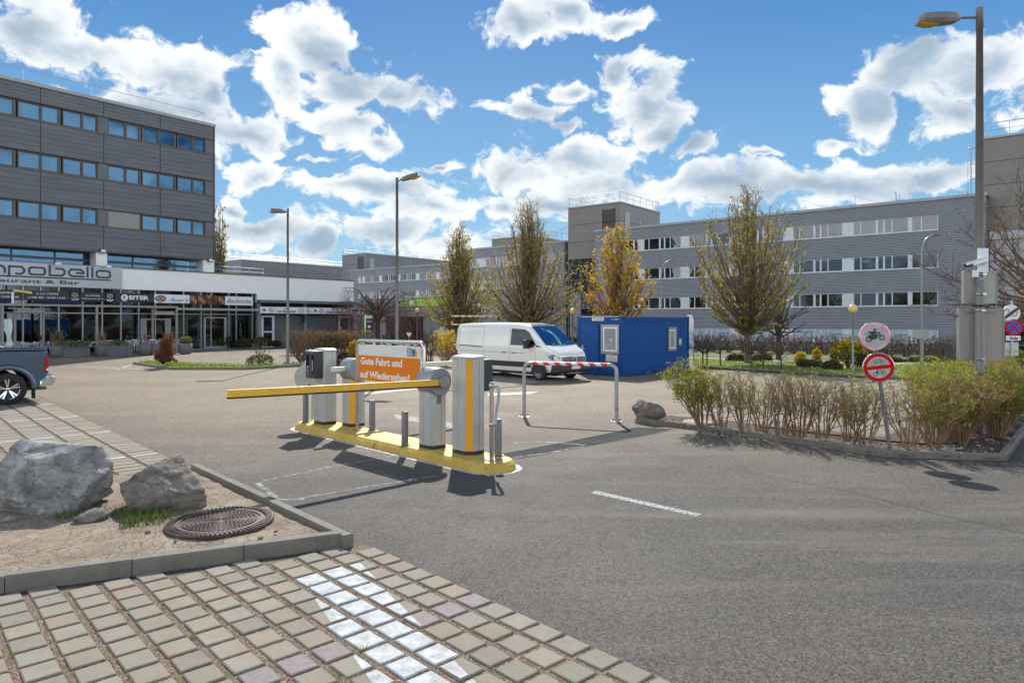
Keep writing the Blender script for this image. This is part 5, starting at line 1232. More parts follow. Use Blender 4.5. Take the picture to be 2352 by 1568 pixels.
# local x = N (towards the tailgate), near side = local -y (towards the viewer); origin under the near rear wheel
TW=1.86
def tp(pts,y0,y1,name,mat,bevel=0,parent=tr): return MB().extr(pts,y0,y1).build(name,mat,parent,bevel=bevel)
DW=.33
arch=[(DW+.47*math.cos(R(a)),.39+.47*math.sin(R(a))) for a in range(180,-1,-12)]
side_=[(-1.05,.50),(-.60+DW,.48)]+[(-.50+DW,.40)]+arch[1:-1]+[(.52+DW,.40),(.60+DW,.43),(1.02,.50),(1.12,.58),(1.145,.95),(1.13,1.24),(1.09,1.30),(-1.05,1.32)]
bed=MB(); bed.extr(side_,-.06,.0); bed.xf(Matrix.Translation((0,-.06,0)))
bo=bed.build('bed_side',M_TB,tr,bevel=.03,seg=3); b2=MB().extr(side_,TW-.02,TW+.04).build('bed_side',M_TB,tr,bevel=.03,seg=3)
MB().box(1.075,1.135,-.07,TW,.55,1.27).build('tailgate',M_TB,tr,bevel=.02)
fl_=MB(); n_=16; fl_.grid([[(DW+rr_*math.cos(math.pi*k/n_),yy,.39+rr_*math.sin(math.pi*k/n_)) for k in range(n_+1)] for rr_,yy in ((.465,-.135),(.49,-.165),(.56,-.165),(.60,-.122))]); fl_.build('wheel_flare',M_TB,tr,fix=False)
MB().extr([(-1.0,1.322),(1.10,1.302),(1.115,1.35),(1.05,1.395),(-1.0,1.41)],-.14,TW+.06).build('bed_cover',simple('dark_bed_cover',(.045,.065,.095),.25,.3,coat=1),tr,bevel=.03,seg=3)
b=MB(); b.tube([(-1.0,-.02,1.41),(-1.0,-.02,1.50),(.0,-.02,1.47),(.25,-.02,1.405)],.03,8); b.build('roll_bar',M_CHR,tr)
MB().box(1.05,1.155,-.135,.0,.74,1.16).build('tail_light',M_TL,tr,bevel=.03)
MB().box(1.10,1.162,-.142,-.02,.80,.86).build('reflector',M_WT,tr,bevel=.01)
MB().extr([(.96,.44),(1.22,.44),(1.29,.52),(1.29,.66),(1.24,.69),(1.10,.68),(.98,.56)],-.17,TW+.07).build('chrome_bumper',M_CHR,tr,bevel=.035,seg=3)
MB().box(.50+DW,.55+DW,-.13,.12,.13,.62).build('mud_flap',M_RUB,tr); MB().box(-5,1.0,.2,TW-.2,.35,.55).build('underbody',M_BP,tr); b=MB(); b.tube([(.3,.5,.33),(1.2,.5,.33)],.045,8); b.tube([(.9,.93,.38),(1.35,.93,.40)],.03,8); b.build('exhaust_pipe',M_BOLG,tr)
for y,o_s in ((-.02,-1),(TW-.04,1)): 
    for x in (DW,-3.1+DW): wheel(tr,x,y,.39,.25,out=o_s,rim=M_CHR,spokes=5)
cab=[(-4.15,.5),(-4.1,1.0),(-3.9,1.08),(-2.95,1.22),(-2.3,1.78),(-2.1,1.84),(-1.25,1.84),(-1.08,1.32),(-1.06,.5)]
MB().extr(cab,-.10,TW+.04).build('cab',M_TB,tr,bevel=.05,seg=3); MB().extr([(-2.85,1.26),(-2.25,1.74),(-1.3,1.74),(-1.15,1.30)],-.112,-.104).build('side_window',M_SGL,tr)
# ================================================================ blue site container
M_BLUE=simple('blue_container_paint',(.002,.07,.27),.5,0,.10,2,spec=.25,dirt=((.03,.08,.2),.4)); M_BLUED=simple('blue_container_frame',(.002,.058,.22),.5,0,.10,2,spec=.25)
c0=Vector(G(1430,865)); AC=math.atan2(.742,.67)
ct=thing('site_container','blue site office container with a door, two white windows and paper notices','container',(c0.x,c0.y,0),AC)   # local x along the long side, y towards the left along the short side
CL,CW,CH=6.06,2.44,2.62
fr_=MB()
for x,y in ((0,0),(CL-.14,0),(0,CW-.14),(CL-.14,CW-.14)): fr_.box(x,x+.14,y,y+.14,0,CH)
for z0,z1 in ((.02,.19),(CH-.21,CH-.02)):
    fr_.box(.14,CL-.14,.004,.12,z0,z1); fr_.box(.14,CL-.14,CW-.12,CW-.004,z0,z1); fr_.box(.004,.12,.14,CW-.14,z0,z1); fr_.box(CL-.12,CL-.004,.14,CW-.14,z0,z1)
for x,y in ((-.006,-.006),(CL-.17,-.006),(-.006,CW-.17),(CL-.17,CW-.17)):
    fr_.box(x,x+.176,y,y+.176,CH-.10,CH+.02); fr_.box(x,x+.176,y,y+.176,-.0,.11)
fr_.build('frame',M_BLUED,ct,bevel=.006)
w_=MB()
def ribs(a,c,f):
    x=a
    while x<c-.01: e=min(c,x+.22); f(x+.004,e-.004); x=e
ribs(.14,CL-.14,lambda a,c:w_.box(a,c,.035,.09,.19,CH-.21)); ribs(.14,CL-.14,lambda a,c:w_.box(a,c,CW-.09,CW-.035,.19,CH-.21)); ribs(.14,CW-.14,lambda a,c:w_.box(.035,.09,a,c,.19,CH-.21)); ribs(.14,CW-.14,lambda a,c:w_.box(CL-.09,CL-.035,a,c,.19,CH-.21))
w_.box(.095,CL-.095,.095,CW-.095,.1,CH-.25); w_.build('wall',M_BLUE,ct,bevel=.004,seg=1)
MB().box(.14,CL-.14,.125,CW-.125,CH-.06,CH-.02).build('roof',M_STEEL,ct); MB().box(.0,.06,.2,CW-.2,CH-.018,CH+.012).build('roof_gutter',M_STEEL,ct); MB().box(2.5,2.95,-.004,.003,.045,.15).build('fork_pocket',M_BASE,ct)
# door on the short face (local x = 0, y from right to left)
dr=MB(); dr.box(-.004,.033,CW-1.13,CW-.22,.20,2.22); do=dr.build('door',M_BLUE,ct,bevel=.01); b=MB(); b.box(-.012,.030,CW-1.19,CW-1.132,.2,2.28); b.box(-.012,.030,CW-.218,CW-.16,.2,2.28); b.box(-.012,.03,CW-1.131,CW-.219,2.222,2.28); b.build('door_frame',M_BLUED,do); b=MB(); b.box(-.06,-.005,CW-.32,CW-.27,1.15,1.19); b.box(-.075,-.06,CW-.46,CW-.27,1.15,1.19); b.box(-.012,-.005,CW-.33,CW-.26,1.0,1.32); b.build('handle',M_STEEL,do)
def cwin(name,f,u0,u1,z0,z1,par):
    """f(u0,u1,d0,d1,z0,z1) makes a box on the face; d grows outward"""
    b=MB(); 
    for a,c,p,q_ in ((u0,u0+.09,z0,z1),(u1-.09,u1,z0,z1),(u0+.09,u1-.09,z0,z0+.09),(u0+.09,u1-.09,z1-.09,z1)): f(b,a,c,0,.05,p,q_)
    w=b.build(name,M_ALU,par); b=MB(); e=.10
    for a,c,p,q_ in ((u0+e,u0+e+.08,z0+e,z1-e),(u1-e-.08,u1-e,z0+e,z1-e),(u0+e+.08,u1-e-.08,z0+e,z0+e+.08),(u0+e+.08,u1-e-.08,z1-e-.08,z1-e)): f(b,a,c,0,.04,p,q_)
    b.build('casement',M_WT,w); b=MB(); f(b,u0+.18,u1-.18,.004,.012,z0+.18,z1-.18); b.build('pane',simple('grey_pane',(.30,.32,.33),.08,.0,var=.15,scale=1.5),w); return w
fS=lambda b,u0,u1,d0,d1,z0,z1:b.box(.034-d1-.01,.034-d0-.01,u0,u1,z0,z1); fL=lambda b,u0,u1,d0,d1,z0,z1:b.box(u0,u1,.034-d1-.01,.034-d0-.01,z0,z1)
cwin('window',fS,.17,1.12,.97,2.26,ct); cwin('window',fL,3.95,4.75,.98,2.12,ct)
def notice(name,f,u0,u1,z0,z1,label,mark=None,bg=True):
    b=MB(); 
    if bg: f(b,u0-.04,u1+.04,.0,.006,z0-.05,z1+.05); 
    t_=b.build('backing_card',M_ALU,ct); b=MB(); f(b,u0,u1,.009,.012,z0,z1); b.build(name,M_WT,t_)
    if mark:
        b=MB(); n_=4
        for k in range(n_): f(b,u0+.04,u1-.04-.03*(k%2),.0135,.0155,z0+.03+(z1-z0-.06)*k/n_,z0+.045+(z1-z0-.06)*k/n_)
        b.build('print',M_TXD,t_)
notice('notice',fS,CW-.86,CW-.56,1.30,1.55,'',True); notice('notice',fS,.60,.86,.66,.92,'',True); notice('notice',fS,.30,.56,.66,.90,'',True); notice('notice',fL,5.05,5.27,1.28,1.52,'',True); notice('notice',fS,.55,.68,1.52,1.64,'',None,False)
b=MB(); fS(b,.98,1.62,0,.022,CH-.19,CH-.05); b.build('name_plate',M_WT,ct)
Rm=Matrix.Rotation(R(-90),4,'Z')
def side_text(s,u_right,z,h,wd,mat):   # lettering on the short face, read from outside: +u is to the left
    m=text_mb(s,1,(0,0,0),thick=.001); xs=[p[0] for p in m.v]; a=min(xs);k=max(xs)-a
    m.v=[(.034-.05-.004+p[1],u_right+wd-(p[0]-a)/k*wd,z+p[2]/.7*h) for p in m.v]; m.build('lettering',mat,ct)
side_text('CTX CONTAINER',1.02,CH-.155,.07,.55,M_TXD); side_text('01 10 96577',.16,CH-.16,.06,.42,M_TXW)
MB().box(CL-.01,CL-.0,-.009,-.0065,CH-.85,CH-.5).build('green_sticker',simple('green_sticker',(.02,.35,.12),.5),ct) if False else None
b=MB(); b.box(CL-.12,CL-.02,-.009,-.0065,2.08,2.24); b.build('red_sticker',M_REDS,ct); b=MB(); b.box(CL-.12,CL-.02,-.009,-.0065,1.90,2.06); b.build('green_sticker',simple('green_sticker',(.02,.35,.12),.5),ct)
# ================================================================ lamps
M_LPOST=simple('grey_lamp_post_paint',(.18,.172,.162),.45,.3,.1,4); M_LHEAD=simple('lamp_head_metal',(.22,.20,.18),.45,.4); M_LLENS=simple('amber_lamp_lens',(.42,.27,.06),.25)
def street_lamp(x,Y,label,r0,r1,h,armdir,arm,rise=0,head=.95,grp='tall street lamps with flat heads'):
    p=XY(x,Y); t=thing('street_lamp',label,'street lamp',(p[0],p[1],0),math.atan2(armdir[1],armdir[0]),group=grp)
    MB().lathe([(r0,0),(r0,h*.10),(r0*.92,h*.101),(r1,h-.45),(r1*1.12,h-.449),(r1*1.12,h)],n=24).build('pole',M_LPOST,t)
    b=MB(); b.tube([(0,0,h-.20),(arm,0,h-.20+rise)],r1*.42,10); a=b.build('arm',M_LPOST,t)
    hd=MB(); z=h-.20+rise; tilt=rise/max(arm,.1)
    S=[(arm-.02,.05,-.05,.05),(arm+.10,.11,-.10,.09),(arm+.35,.15,-.12,.10),(arm+.75,.14,-.10,.08),(arm+head,.07,-.05,.045)]
    hd.grid([[(x_,-w_,z+lo*.4+(x_-arm)*tilt*.5),(x_,-w_*.7,z+hi+(x_-arm)*tilt*.5),(x_,w_*.7,z+hi+(x_-arm)*tilt*.5),(x_,w_,z+lo*.4+(x_-arm)*tilt*.5),(x_,w_*.8,z+lo+(x_-arm)*tilt*.5),(x_,-w_*.8,z+lo+(x_-arm)*tilt*.5)] for x_,w_,lo,hi in S],0,False,True); hd.add([(S[-1][0],-.07,z-.02+head*tilt*.5),(S[-1][0],-.05,z+.045+head*tilt*.5),(S[-1][0],.05,z+.045+head*tilt*.5),(S[-1][0],.07,z-.02+head*tilt*.5),(S[-1][0],.056,z-.05+head*tilt*.5),(S[-1][0],-.056,z-.05+head*tilt*.5)],[(0,1,2,3,4,5)])
    ho=hd.build('lamp_head',M_LHEAD,t)
    l=MB(); l.grid([[(arm+.38+.5*k/5,-.10*math.cos(math.pi*j/6),z-.10-.10*math.sin(math.pi*j/6)*math.sin(math.pi*(k+.4)/6)+(.38+.5*k/5)*tilt*.5) for j in range(7)] for k in range(6)]); l.build('lens',M_LLENS,ho,fix=False)
    return t
lamp1=street_lamp(2250,14.3,'tall grey street lamp rising from the hedge with camera and sign backs on it',.105,.062,8.95,(-1,.05),.42,.0,.80)
street_lamp(912,31.0,'tallest lamp post behind the orange sign, its head pointing up right',.082,.058,8.9,(1,.1),.18,.12,.62)
street_lamp(661,37.4,'lamp post in front of the garage shutters, its head pointing left',.085,.055,8.55,(-1,-.1),.12,.03,.45)
def curved_lamp(x,Y,label,h=6.8):
    p=XY(x,Y); t=thing('curved_lamp','%s'%label,'street lamp',(p[0],p[1],0),0,group='slim curved street lamps')
    b=MB(); b.tube([(0,0,0),(0,0,1.9)],.085,12); b.tube([(0,0,1.9),(0,0,h-1.2),(.02,0,h-.8),(.10,0,h-.42),(.24,0,h-.18),(.42,0,h-.06),(.55,0,h-.02)],[.062,.05,.047,.045,.043,.04,.036],10); b.build('pole',simple('galvanised_lamp_pole',(.30,.31,.32),.4,.6),t)
    hd=MB(); hd.lathe([(.02,-.03),(.13,-.02),(.15,.01),(.10,.05),(.02,.06)],(0,0,0),14); hd.xf(Matrix.Translation((.72,0,h))@Matrix.Diagonal((1.7,.9,1,1))); hd.build('lamp_head',M_LHEAD,t); return t
curved_lamp(2117,35,'slim curved lamp in front of the right end of the long office wing'); curved_lamp(1519,50,'slim curved lamp between the golden tree and the largest tree'); curved_lamp(1298,52,'slim pale lamp behind the van and the second vase shaped tree',6.0)
cl=XY(2117,35)
t=thing('small_sign','small blank sign back strapped to the slim curved lamp','sign',(cl[0],cl[1]-.1,1.75),0); MB().box(-.42,.30,-.02,.02,-.22,.22).build('board',M_STEEL,t)
M_GLOBE=MT('opal_yellow_globe'); M_GLOBE.col((.80,.56,.20)).rough(.25); M_GLOBE.b.inputs['Subsurface Weight'].default_value=.0; M_GLOBE=M_GLOBE.m
def globe(x,Y,label,z=2.98,r=.21,tilt=0):
    p=XY(x,Y); t=thing('globe_lamp',label,'globe lamp',(p[0],p[1],0),0,group='yellow globe lamps on thin poles')
    MB().lathe([(.065,0),(.065,.32),(.046,.33),(.040,z-r-.02),(.07,z-r),(.07,z-r+.05)],n=14).build('pole',M_LPOST if Y>40 else simple('grey_globe_pole',(.27,.27,.27),.45,.3),t)
    MB().lathe([(max(.0001,r*math.sin(math.pi*k/14)),z-r*math.cos(math.pi*k/14)) for k in range(15)],n=24).build('globe',M_GLOBE,t); return t
globe(1959,31.5,'yellow globe lamp by the yellow flowering shrub on the right verge'); globe(1315,46,'yellow globe lamp just left of the blue container',3.08,.19); globe(958,62,'yellow globe lamp under the green portal sign',3.4,.20)
# ---- camera and sign backs on the big lamp post
lx_,ly_=XY(2250,14.3)
def onpost(name,label,cat,z): return thing(name,label,cat,(lx_,ly_,z),R(0))
s9=lambda y:(900+y*.4354)/1.7415
zz_=lambda y,Y=14.2:Zat(s9(y),Y)
t=onpost('security_camera','white bullet security camera with black face on the big lamp post','security camera',zz_(320))
MB().box(-.12,.10,-.125,-.105,-.26,.24).build('mount_plate',M_SGWH,t); MB().lathe([(.075,-.126),(.07,-.17),(.03,-.18)],(-.02,0,-.02),18,'y').build('bracket',M_SGWH,t)
mc=Matrix.Translation((-.05,-.21,-.02))@Matrix.Rotation(R(-20),4,'Z')@Matrix.Rotation(R(-17),4,'Y')
b=MB(); b.box(-.34,.06,-.055,.055,-.05,.05); b.xf(mc); b.build('camera_body',M_SGWH,t,bevel=.015); b=MB(); b.box(-.38,.02,-.065,.065,.052,.062); b.xf(mc); b.build('sun_shield',M_SGWH,t); b=MB(); b.box(-.352,-.341,-.05,.05,-.045,.045); b.box(-.345,-.22,-.057,-.0555,-.05,.0); b.xf(mc); b.build('camera_face',M_ANTH,t); b=MB(); b.lathe([(.028,-.362),(.022,-.353)],n=14,axis='x'); b.xf(mc); b.build('lens',M_SCR,t)
b=MB(); b.box(-.20,-.11,-.14,-.06,-.36,-.22); b.build('junction_box',M_SGWH,t,bevel=.01); b=MB(); b.tube([(.02,-.13,-.26),(.0,-.15,-.36),(-.08,-.14,-.42),(-.11,-.12,-.34)],.006,5); b.build('cable',M_SGWH,t); b=MB(); b.tube([(-.15,-.1,-.36),(-.15,-.11,-.48),(-.10,-.10,-.56)],.007,5); b.build('cable',M_BLUE,t)
M_SBK=simple('sign_back_beige_sheet',(.42,.385,.32),.6,var=.05,bump=.1,bscale=200); M_SBK2=simple('sign_back_brownish_sheet',(.33,.285,.245),.6,var=.05,bump=.2,bscale=260)
def signback(name,label,x0,x1,y0,y1,mat,rails,rz,depth):
    xa=(x0-CX)*14.42/F-lx_; xc=(x1-CX)*14.42/F-lx_; z1=Zat(y0,14.42);z0=Zat(y1,14.42)
    t=thing(name,label,'sign',(lx_,ly_+.14,z0),R(rz)); h=z1-z0
    MB().box(xa,xc,.0,depth,0,h).build('board',mat,t,bevel=.012)
    b=MB(); e=.022
    for q_ in ((xa,xc,0,e),(xa,xc,h-e,h),(xa,xa+e,e,h-e),(xc-e,xc,e,h-e)): b.box(q_[0],q_[1],-.014,-.002,q_[2],q_[3])
    b.build('rim',M_COPE,t)
    for zr in rails:
        if depth<.05: MB().box(xa+.13,xc-.16,-.03,-.016,h*zr-.035,h*zr+.035).build('mounting_rail',mat,t)
        b=MB(); b.lathe([(.108,-.012),(.112,-.012),(.112,.012),(.108,.012)],(0,-.14,h*zr),24,cap=False); b.box(-.04,.04,-.275,-.25,h*zr-.02,h*zr+.02); b.build('steel_strap',M_SST,t,fix=False)
    return t
px_=lambda x:(3072+x*.4354)/1.7415
signback('sign_back','beige square sign back strapped to the big lamp post under the camera',px_(1805),px_(2120),s9(422),s9(720),M_SBK,(.88,.28),4,.10)
signback('sign_back','larger brownish rounded sign back, lower on the big lamp post',px_(1762),px_(2168),s9(768),s9(1240),M_SBK2,(.965,.035),-2,.03)
t=onpost('rusty_clamp','rusty band clamp between the two sign backs','clamp',zz_(738)); MB().lathe([(.108,-.02),(.135,-.02),(.135,.02),(.108,.02)],n=24,cap=False).build('band',M_IRON,t,fix=False)
# ---- leaning pair of round signs
M_FADE=MT('faded_red_ring'); _n=M_FADE.noise(5,5,.65); M_FADE.col(M_FADE.mix(M_FADE.rng(_n,.35,.65),(.62,.22,.26),(.70,.45,.47))).rough(.5); M_FADE=M_FADE.m
fx,fy=G(2045,1030,.08)
t=thing('traffic_sign','leaning post with a faded motorcycle disc above a red bicycle and moped disc','traffic sign',(fx,fy,.03),R(-14))
lean=math.atan2((2045-1998)*13/F,2.1)
ml=Matrix.Rotation(-.135,4,'Y')
def lean_part(mb): mb.xf(ml); return mb
M_FADE=MT('faded_red_ring'); _n=M_FADE.noise(5,5,.65); M_FADE.col(M_FADE.mix(M_FADE.rng(_n,.35,.65),(.62,.22,.26),(.70,.45,.47))).rough(.5); M_FADE=M_FADE.m
post=MB(); post.tube([(0,0,0),(0,0,2.25)],.034,14); lean_part(post).build('post',M_BOLG,t)
def rp(mb,name,mat,bevel=0): return lean_part(mb).build(name,mat,t,fix=False)
for cz,rm,r,cxx in ((2.13,M_FADE,.252,.01),(1.555,M_REDS,.258,.0)):
    rp(MB().lathe([(r+.004,-.062),(r+.016,-.055),(r+.016,-.035),(r,-.030),(.0001,-.030)],(cxx,0,cz),48,'y'),'disc',M_SST)
    rp(MB().lathe([(r*.76,-.0640),(.0001,-.0640)],(cxx,0,cz),48,'y'),'white_field',M_WT); rp(MB().lathe([(r*.76,-.0645),(r*.995,-.0645)],(cxx,0,cz),48,'y',smooth=False,cap=False),'rim_band',rm)
def strokes(pts_list,w_,mat,name,cx_,cz_,sc,y=-.067,closed=None):
    b=MB()
    for i,pts in enumerate(pts_list):
        q_=MB(); stroke(q_,[(cx_+x*sc,cz_+z*sc) for x,z in pts],w_,bool(closed and i in closed)); q_.v=[(p[0],y if p[1]<-.03 else y+.002,p[2]) for p in q_.v]; b.join(q_)
    return rp(b,name,mat)
def circ(x,z,r,n=16): return [(x+r*math.cos(2*math.pi*k/n),z+r*math.sin(2*math.pi*k/n)) for k in range(n)]
# motorcycle with rider
b=MB()
for pts in ([(-.50,.04),(-.35,.12),(.0,.10),(.18,.14),(.30,.06),(.18,-.10),(.05,-.22),(-.30,-.24),(-.40,-.10)],[(-.25,.10),(-.28,.30),(-.10,.38),(.06,.36),(.10,.20),(.05,.08)],circ(.06,.46,.10,12),[(-.45,.36),(-.40,.28),(-.05,.30),(-.05,.38),(-.20,.38)],[(.05,.22),(.32,.16),(.34,.22),(.10,.34)]):
    n_=len(pts); b.add([(.01+x*.25,-.067,2.13+z*.25) for x,z in pts],[tuple(range(n_))])
rp(b,'rider_pictogram',M_TXD)
strokes([circ(-.42,-.16,.17),circ(.46,-.16,.17),[(.30,.20),(.46,-.16)],[(.26,.22),(.40,.24)]],.020,M_TXD,'wheel_pictogram',.01,2.13,.25,closed=(0,1))
rp(MB().add([(x,-.0665,1.555+z) for x,z in ((-.2,-.032),(.2,-.032),(.2,.032),(-.2,.032))],[(0,1,2,3)]),'red_bar',M_REDS)
bike=[circ(-.30,.0,.16),circ(.30,.0,.16),[(-.30,0),(-.16,.22),(.18,.22),(.30,0)],[(-.16,.22),(.0,-.03),(.18,.22)],[(-.30,0),(.0,-.03)],[(-.2,.30),(-.12,.30)],[(-.16,.22),(-.16,.30)],[(.18,.22),(.15,.33),(.25,.34)]]
strokes(bike,.007,M_TXD,'bicycle_pictogram',.0,1.635,.24,closed=(0,1))
mop=[circ(-.28,.0,.15),circ(.30,.0,.15),[(-.28,0),(-.12,.26),(-.20,.34)],[(-.24,0),(-.06,.26)],[(-.22,.08),(-.02,.02),(.14,.02),(.22,.14),(.30,0)],[(.08,.22),(.22,.22)]]
strokes(mop,.010,M_TXD,'moped_pictogram',.0,1.44,.24,closed=(0,1))
# ---- sign post on the far right: end of 20, no stopping, Ende
p=XY(2326,24.0); t=thing('traffic_sign','end of 20 disc above a blue no stopping disc and an Ende plate','traffic sign',(p[0],p[1],0),R(-8))
MB().lathe([(.035,0),(.035,3.15)],(0,.06,0),12).build('post',M_STEEL,t)
zc_=Zat(719,24); MB().lathe([(.29,-.012),(.295,0),(.29,.012)],(-.05,0,zc_),40,'y').build('white_disc',M_WT,t)
g=squash(t,'20',-.27,.16,zc_-.12,.26,simple('faded_grey_digits',(.36,.36,.35),.5),bold=.02,y=-.017,dy=.001)
b=MB(); stroke(b,[(-.26,zc_-.17),(.17,zc_+.17)],.085); b.v=[(x,y+.018,z) for x,y,z in b.v]; b.build('black_slash',M_TXD,t)
zc_=Zat(752,24); MB().lathe([(.295,-.012),(.30,0),(.295,.012)],(.04,0,zc_),40,'y').build('red_disc',M_REDS,t); MB().lathe([(.235,-.0165),(.235,-.013)],(.04,0,zc_),40,'y').build('blue_field',simple('sign_blue',(.03,.09,.42),.45),t)
b=MB(); 
for s_ in (1,-1): q_=MB(); stroke(q_,[(.04-.17,zc_-.17*s_),(.04+.17,zc_+.17*s_)],.05); q_.v=[(x,-.020 - (.001 if s_>0 else 0),z) if y<-.03 else (x,-.017,z) for x,y,z in q_.v]; b.join(q_)
b.build('red_cross',M_REDS,t)
zc_=Zat(776.5,24); MB().box(-.21,.25,-.02,.02,zc_-.085,zc_+.085).build('plate',M_WT,t,bevel=.01); squash(t,'Ende',-.10,.15,zc_-.04,.09,M_TXD,bold=.035,y=-.024,dy=.001)
for a,c in ((786,806),(808,817)): MB().box(-.20,.24,.09,.10,Zat(c,24),Zat(a,24)).build('blank_plate',M_STEEL,t)
# ================================================================ terrace in front of the restaurant
off_p=-3.6
per=thing('pergola','long grey pergola frame along the restaurant terrace','pergola',(*(FL.o+FL.y*off_p),0),FL.a)
M_PERG=simple('beige_grey_pergola_paint',(.26,.245,.225),.5,.2)
zp=FL.Z(220,703,off_p); xs=[FL.X(d,off_p) for d in (-320,-160,5,222,405.5)]
for x in xs: MB().box(x-.075,x+.075,-.075,.075,0,zp-.06).build('post',M_PERG,per)
MB().box(xs[0]-.1,xs[-1]+.1,-.08,.08,zp-.057,zp+.09).build('beam',M_PERG,per)
for d in (33.6,99,350,405): x=FL.X(d,-1.0); MB().box(x-.07,x+.07,2.5,2.64,0,zp-.10).build('post',M_PERG,per)
for d in (-160,33,99,222,350,405): x=FL.X(d,off_p) if d in (222,405,-160) else FL.X(d,-1.0); MB().box(x-.05,x+.05,.09,3.5,zp-.05,zp+.05).build('rafter',M_PERG,per)
xq=FL.X(595,-1.0); t=thing('awning','long pale awning roll with its end post at the bakery front','awning',(*(FL.o+FL.y*-1.0),0),FL.a)
b=MB(); b.tube([(FL.X(407,-1),0,FL.Z(500,711,-1)),(xq,0,FL.Z(500,711,-1))],.11,10); b.build('fabric_roll',simple('beige_awning',(.36,.33,.29),.7),t); MB().box(xq-.07,xq+.07,-.07,.07,0,FL.Z(500,711,-1)-.1).build('post',M_PERG,t)
def awn(d0,d1,y0,label,mat,o=-.6,cat='awning'):
    x0,x1=FL.X(d0,o),FL.X(d1,o); z=FL.Z((d0+d1)/2,y0,o); t=thing('awning',label,cat,(*(FL.o+FL.x*x0+FL.y*o),z),FL.a); b=MB(); b.extr([(0,0),(x1-x0,0),(x1-x0-.15,.28),(.15,.28)],-.12,.12); b.build('fabric',mat,t,bevel=.03); MB().box(0,x1-x0,.14,.5,.06,.14).build('bracket',M_STEEL,t); return t
M_NAVY=simple('navy_awning_fabric',(.012,.018,.05),.8)
awn(76,188,697,'folded navy awning under the A LA CARTE board',M_NAVY); awn(-90,30,695,'folded navy awning at the left edge under the menu board',M_NAVY)
awn(36,99,718,'beige awning cassette inside the pergola left bay',simple('beige_cassette',(.34,.32,.29),.6),-1.2); awn(352,402,723,'beige awning cassette inside the pergola right bay',simple('beige_cassette_right',(.34,.32,.29),.6),-1.2)
t=thing('heater_lamp','yellow bar heater lamp on a stub above the pergola beam','heater lamp',(*(FL.o+FL.x*FL.X(29,off_p)+FL.y*off_p),zp+.09),FL.a); MB().box(-.05,.05,-.05,.05,0,.75).build('stub_post',M_SGWH,t); b=MB(); b.extr([(.05,.78),(1.05,.66),(1.05,.80),(.05,.92)],-.08,.08); b.build('heater_bar',simple('yellow_heater',(.72,.50,.08),.4),t)
t=thing('curtain','white cloth curtain tied to the left pergola post','curtain',(*(FL.o+FL.x*FL.X(15,off_p+.3)+FL.y*(off_p+.3)),0),FL.a)
b=MB(); rows_=[]
for k in range(11):
    f_=k/10; z=2.55-2.2*f_; w_=.42*(1-.62*math.exp(-((f_-.55)/.22)**2)); rows_.append([(w_*(j/10-.5)*1.3+.25*f_,.06*math.sin(j*1.7+f_*2),z) for j in range(11)])
b.grid(rows_); b.build('cloth',M_CURW,t,fix=False)
M_POT=simple('grey_fibre_planter',(.135,.132,.135),.75,var=.06,bump=.2,bscale=60); M_SOIL=simple('planter_soil',(.05,.035,.022),.95)
def potb(x): return 821-(x-122)*(7.6/297)
POT=[]
for x,l in ((122,'round grey planter with an olive shrub beside the truck'),(225,'round grey planter in front of the middle pergola post'),(326,'round grey planter holding a bare twiggy plant'),(419,'round grey planter at the right end of the terrace')):
    p=G(x,potb(x)); t=thing('round_planter',l,'planter',(p[0],p[1]+.45,0),0,group='round grey planters'); s_=1.0
    MB().lathe([(.0001,0),(.30,0),(.40,.06),(.45,.35),(.47,.76),(.44,.76),(.43,.70),(.0001,.70)],n=28).build('pot',M_POT,t); MB().lathe([(.42,.705),(.0001,.72)],n=20).build('soil',M_SOIL,t); POT.append(p)
for x0,x1,l in ((141,205,'long grey planter box with herbs, left one'),(243,303,'long grey planter box with grey green herbs, between two round planters'),(348,402,'long grey planter box behind the dead juniper')):
    p=Vector(G(x0,potb(x0)));q_=Vector(G(x1,potb(x1)));d=q_-p; t=thing('planter_box',l,'planter',(p.x,p.y+.1,0),math.atan2(d.y,d.x),group='long grey planter boxes'); L=d.length
    b=MB(); b.prism([(0,0),(L,0),(L,.7),(0,.7)],0,.74,0); b.build('box',M_POT,t,bevel=.03); MB().box(.05,L-.05,.05,.65,.742,.76).build('soil',M_SOIL,t)
M_CH=simple('white_chair_plastic',(.70,.71,.71),.35,var=.03)
def chair_proto():
    t=thing('terrace_chair','','chair',(0,0,0),0,group='white wire-back chairs on the terrace')
    MB().prism([(-.22,-.22),(.22,-.22),(.20,.22),(-.20,.22)],.44,.47).build('seat',M_CH,t,bevel=.01)
    for x,y in ((-.2,-.2),(.2,-.2),(-.18,.2),(.18,.2)): b=MB(); b.tube([(x,y,.44),(x*1.25,y*1.25,0)],.016,6); b.build('leg',M_CH,t)
    b=MB(); b.tube([(-.22,-.1,.45),(-.30,.0,.66),(-.27,.2,.78),(-.12,.27,.86),(.0,.25,.82),(.12,.27,.86),(.27,.2,.78),(.30,.0,.66),(.22,-.1,.45)],.018,6); b.tube([(-.18,.2,.45),(-.05,.25,.65),(.17,.25,.84)],.015,5); b.tube([(.18,.2,.45),(.05,.25,.65),(-.17,.25,.84)],.015,5); b.tube([(-.2,.18,.46),(-.24,.22,.65),(-.05,.26,.84)],.013,5); b.tube([(.2,.18,.46),(.24,.22,.65),(.05,.26,.84)],.013,5); b.build('backrest',M_CH,t); return t
ch0=chair_proto(); M_TT=simple('pale_table_top',(.46,.40,.33),.5)
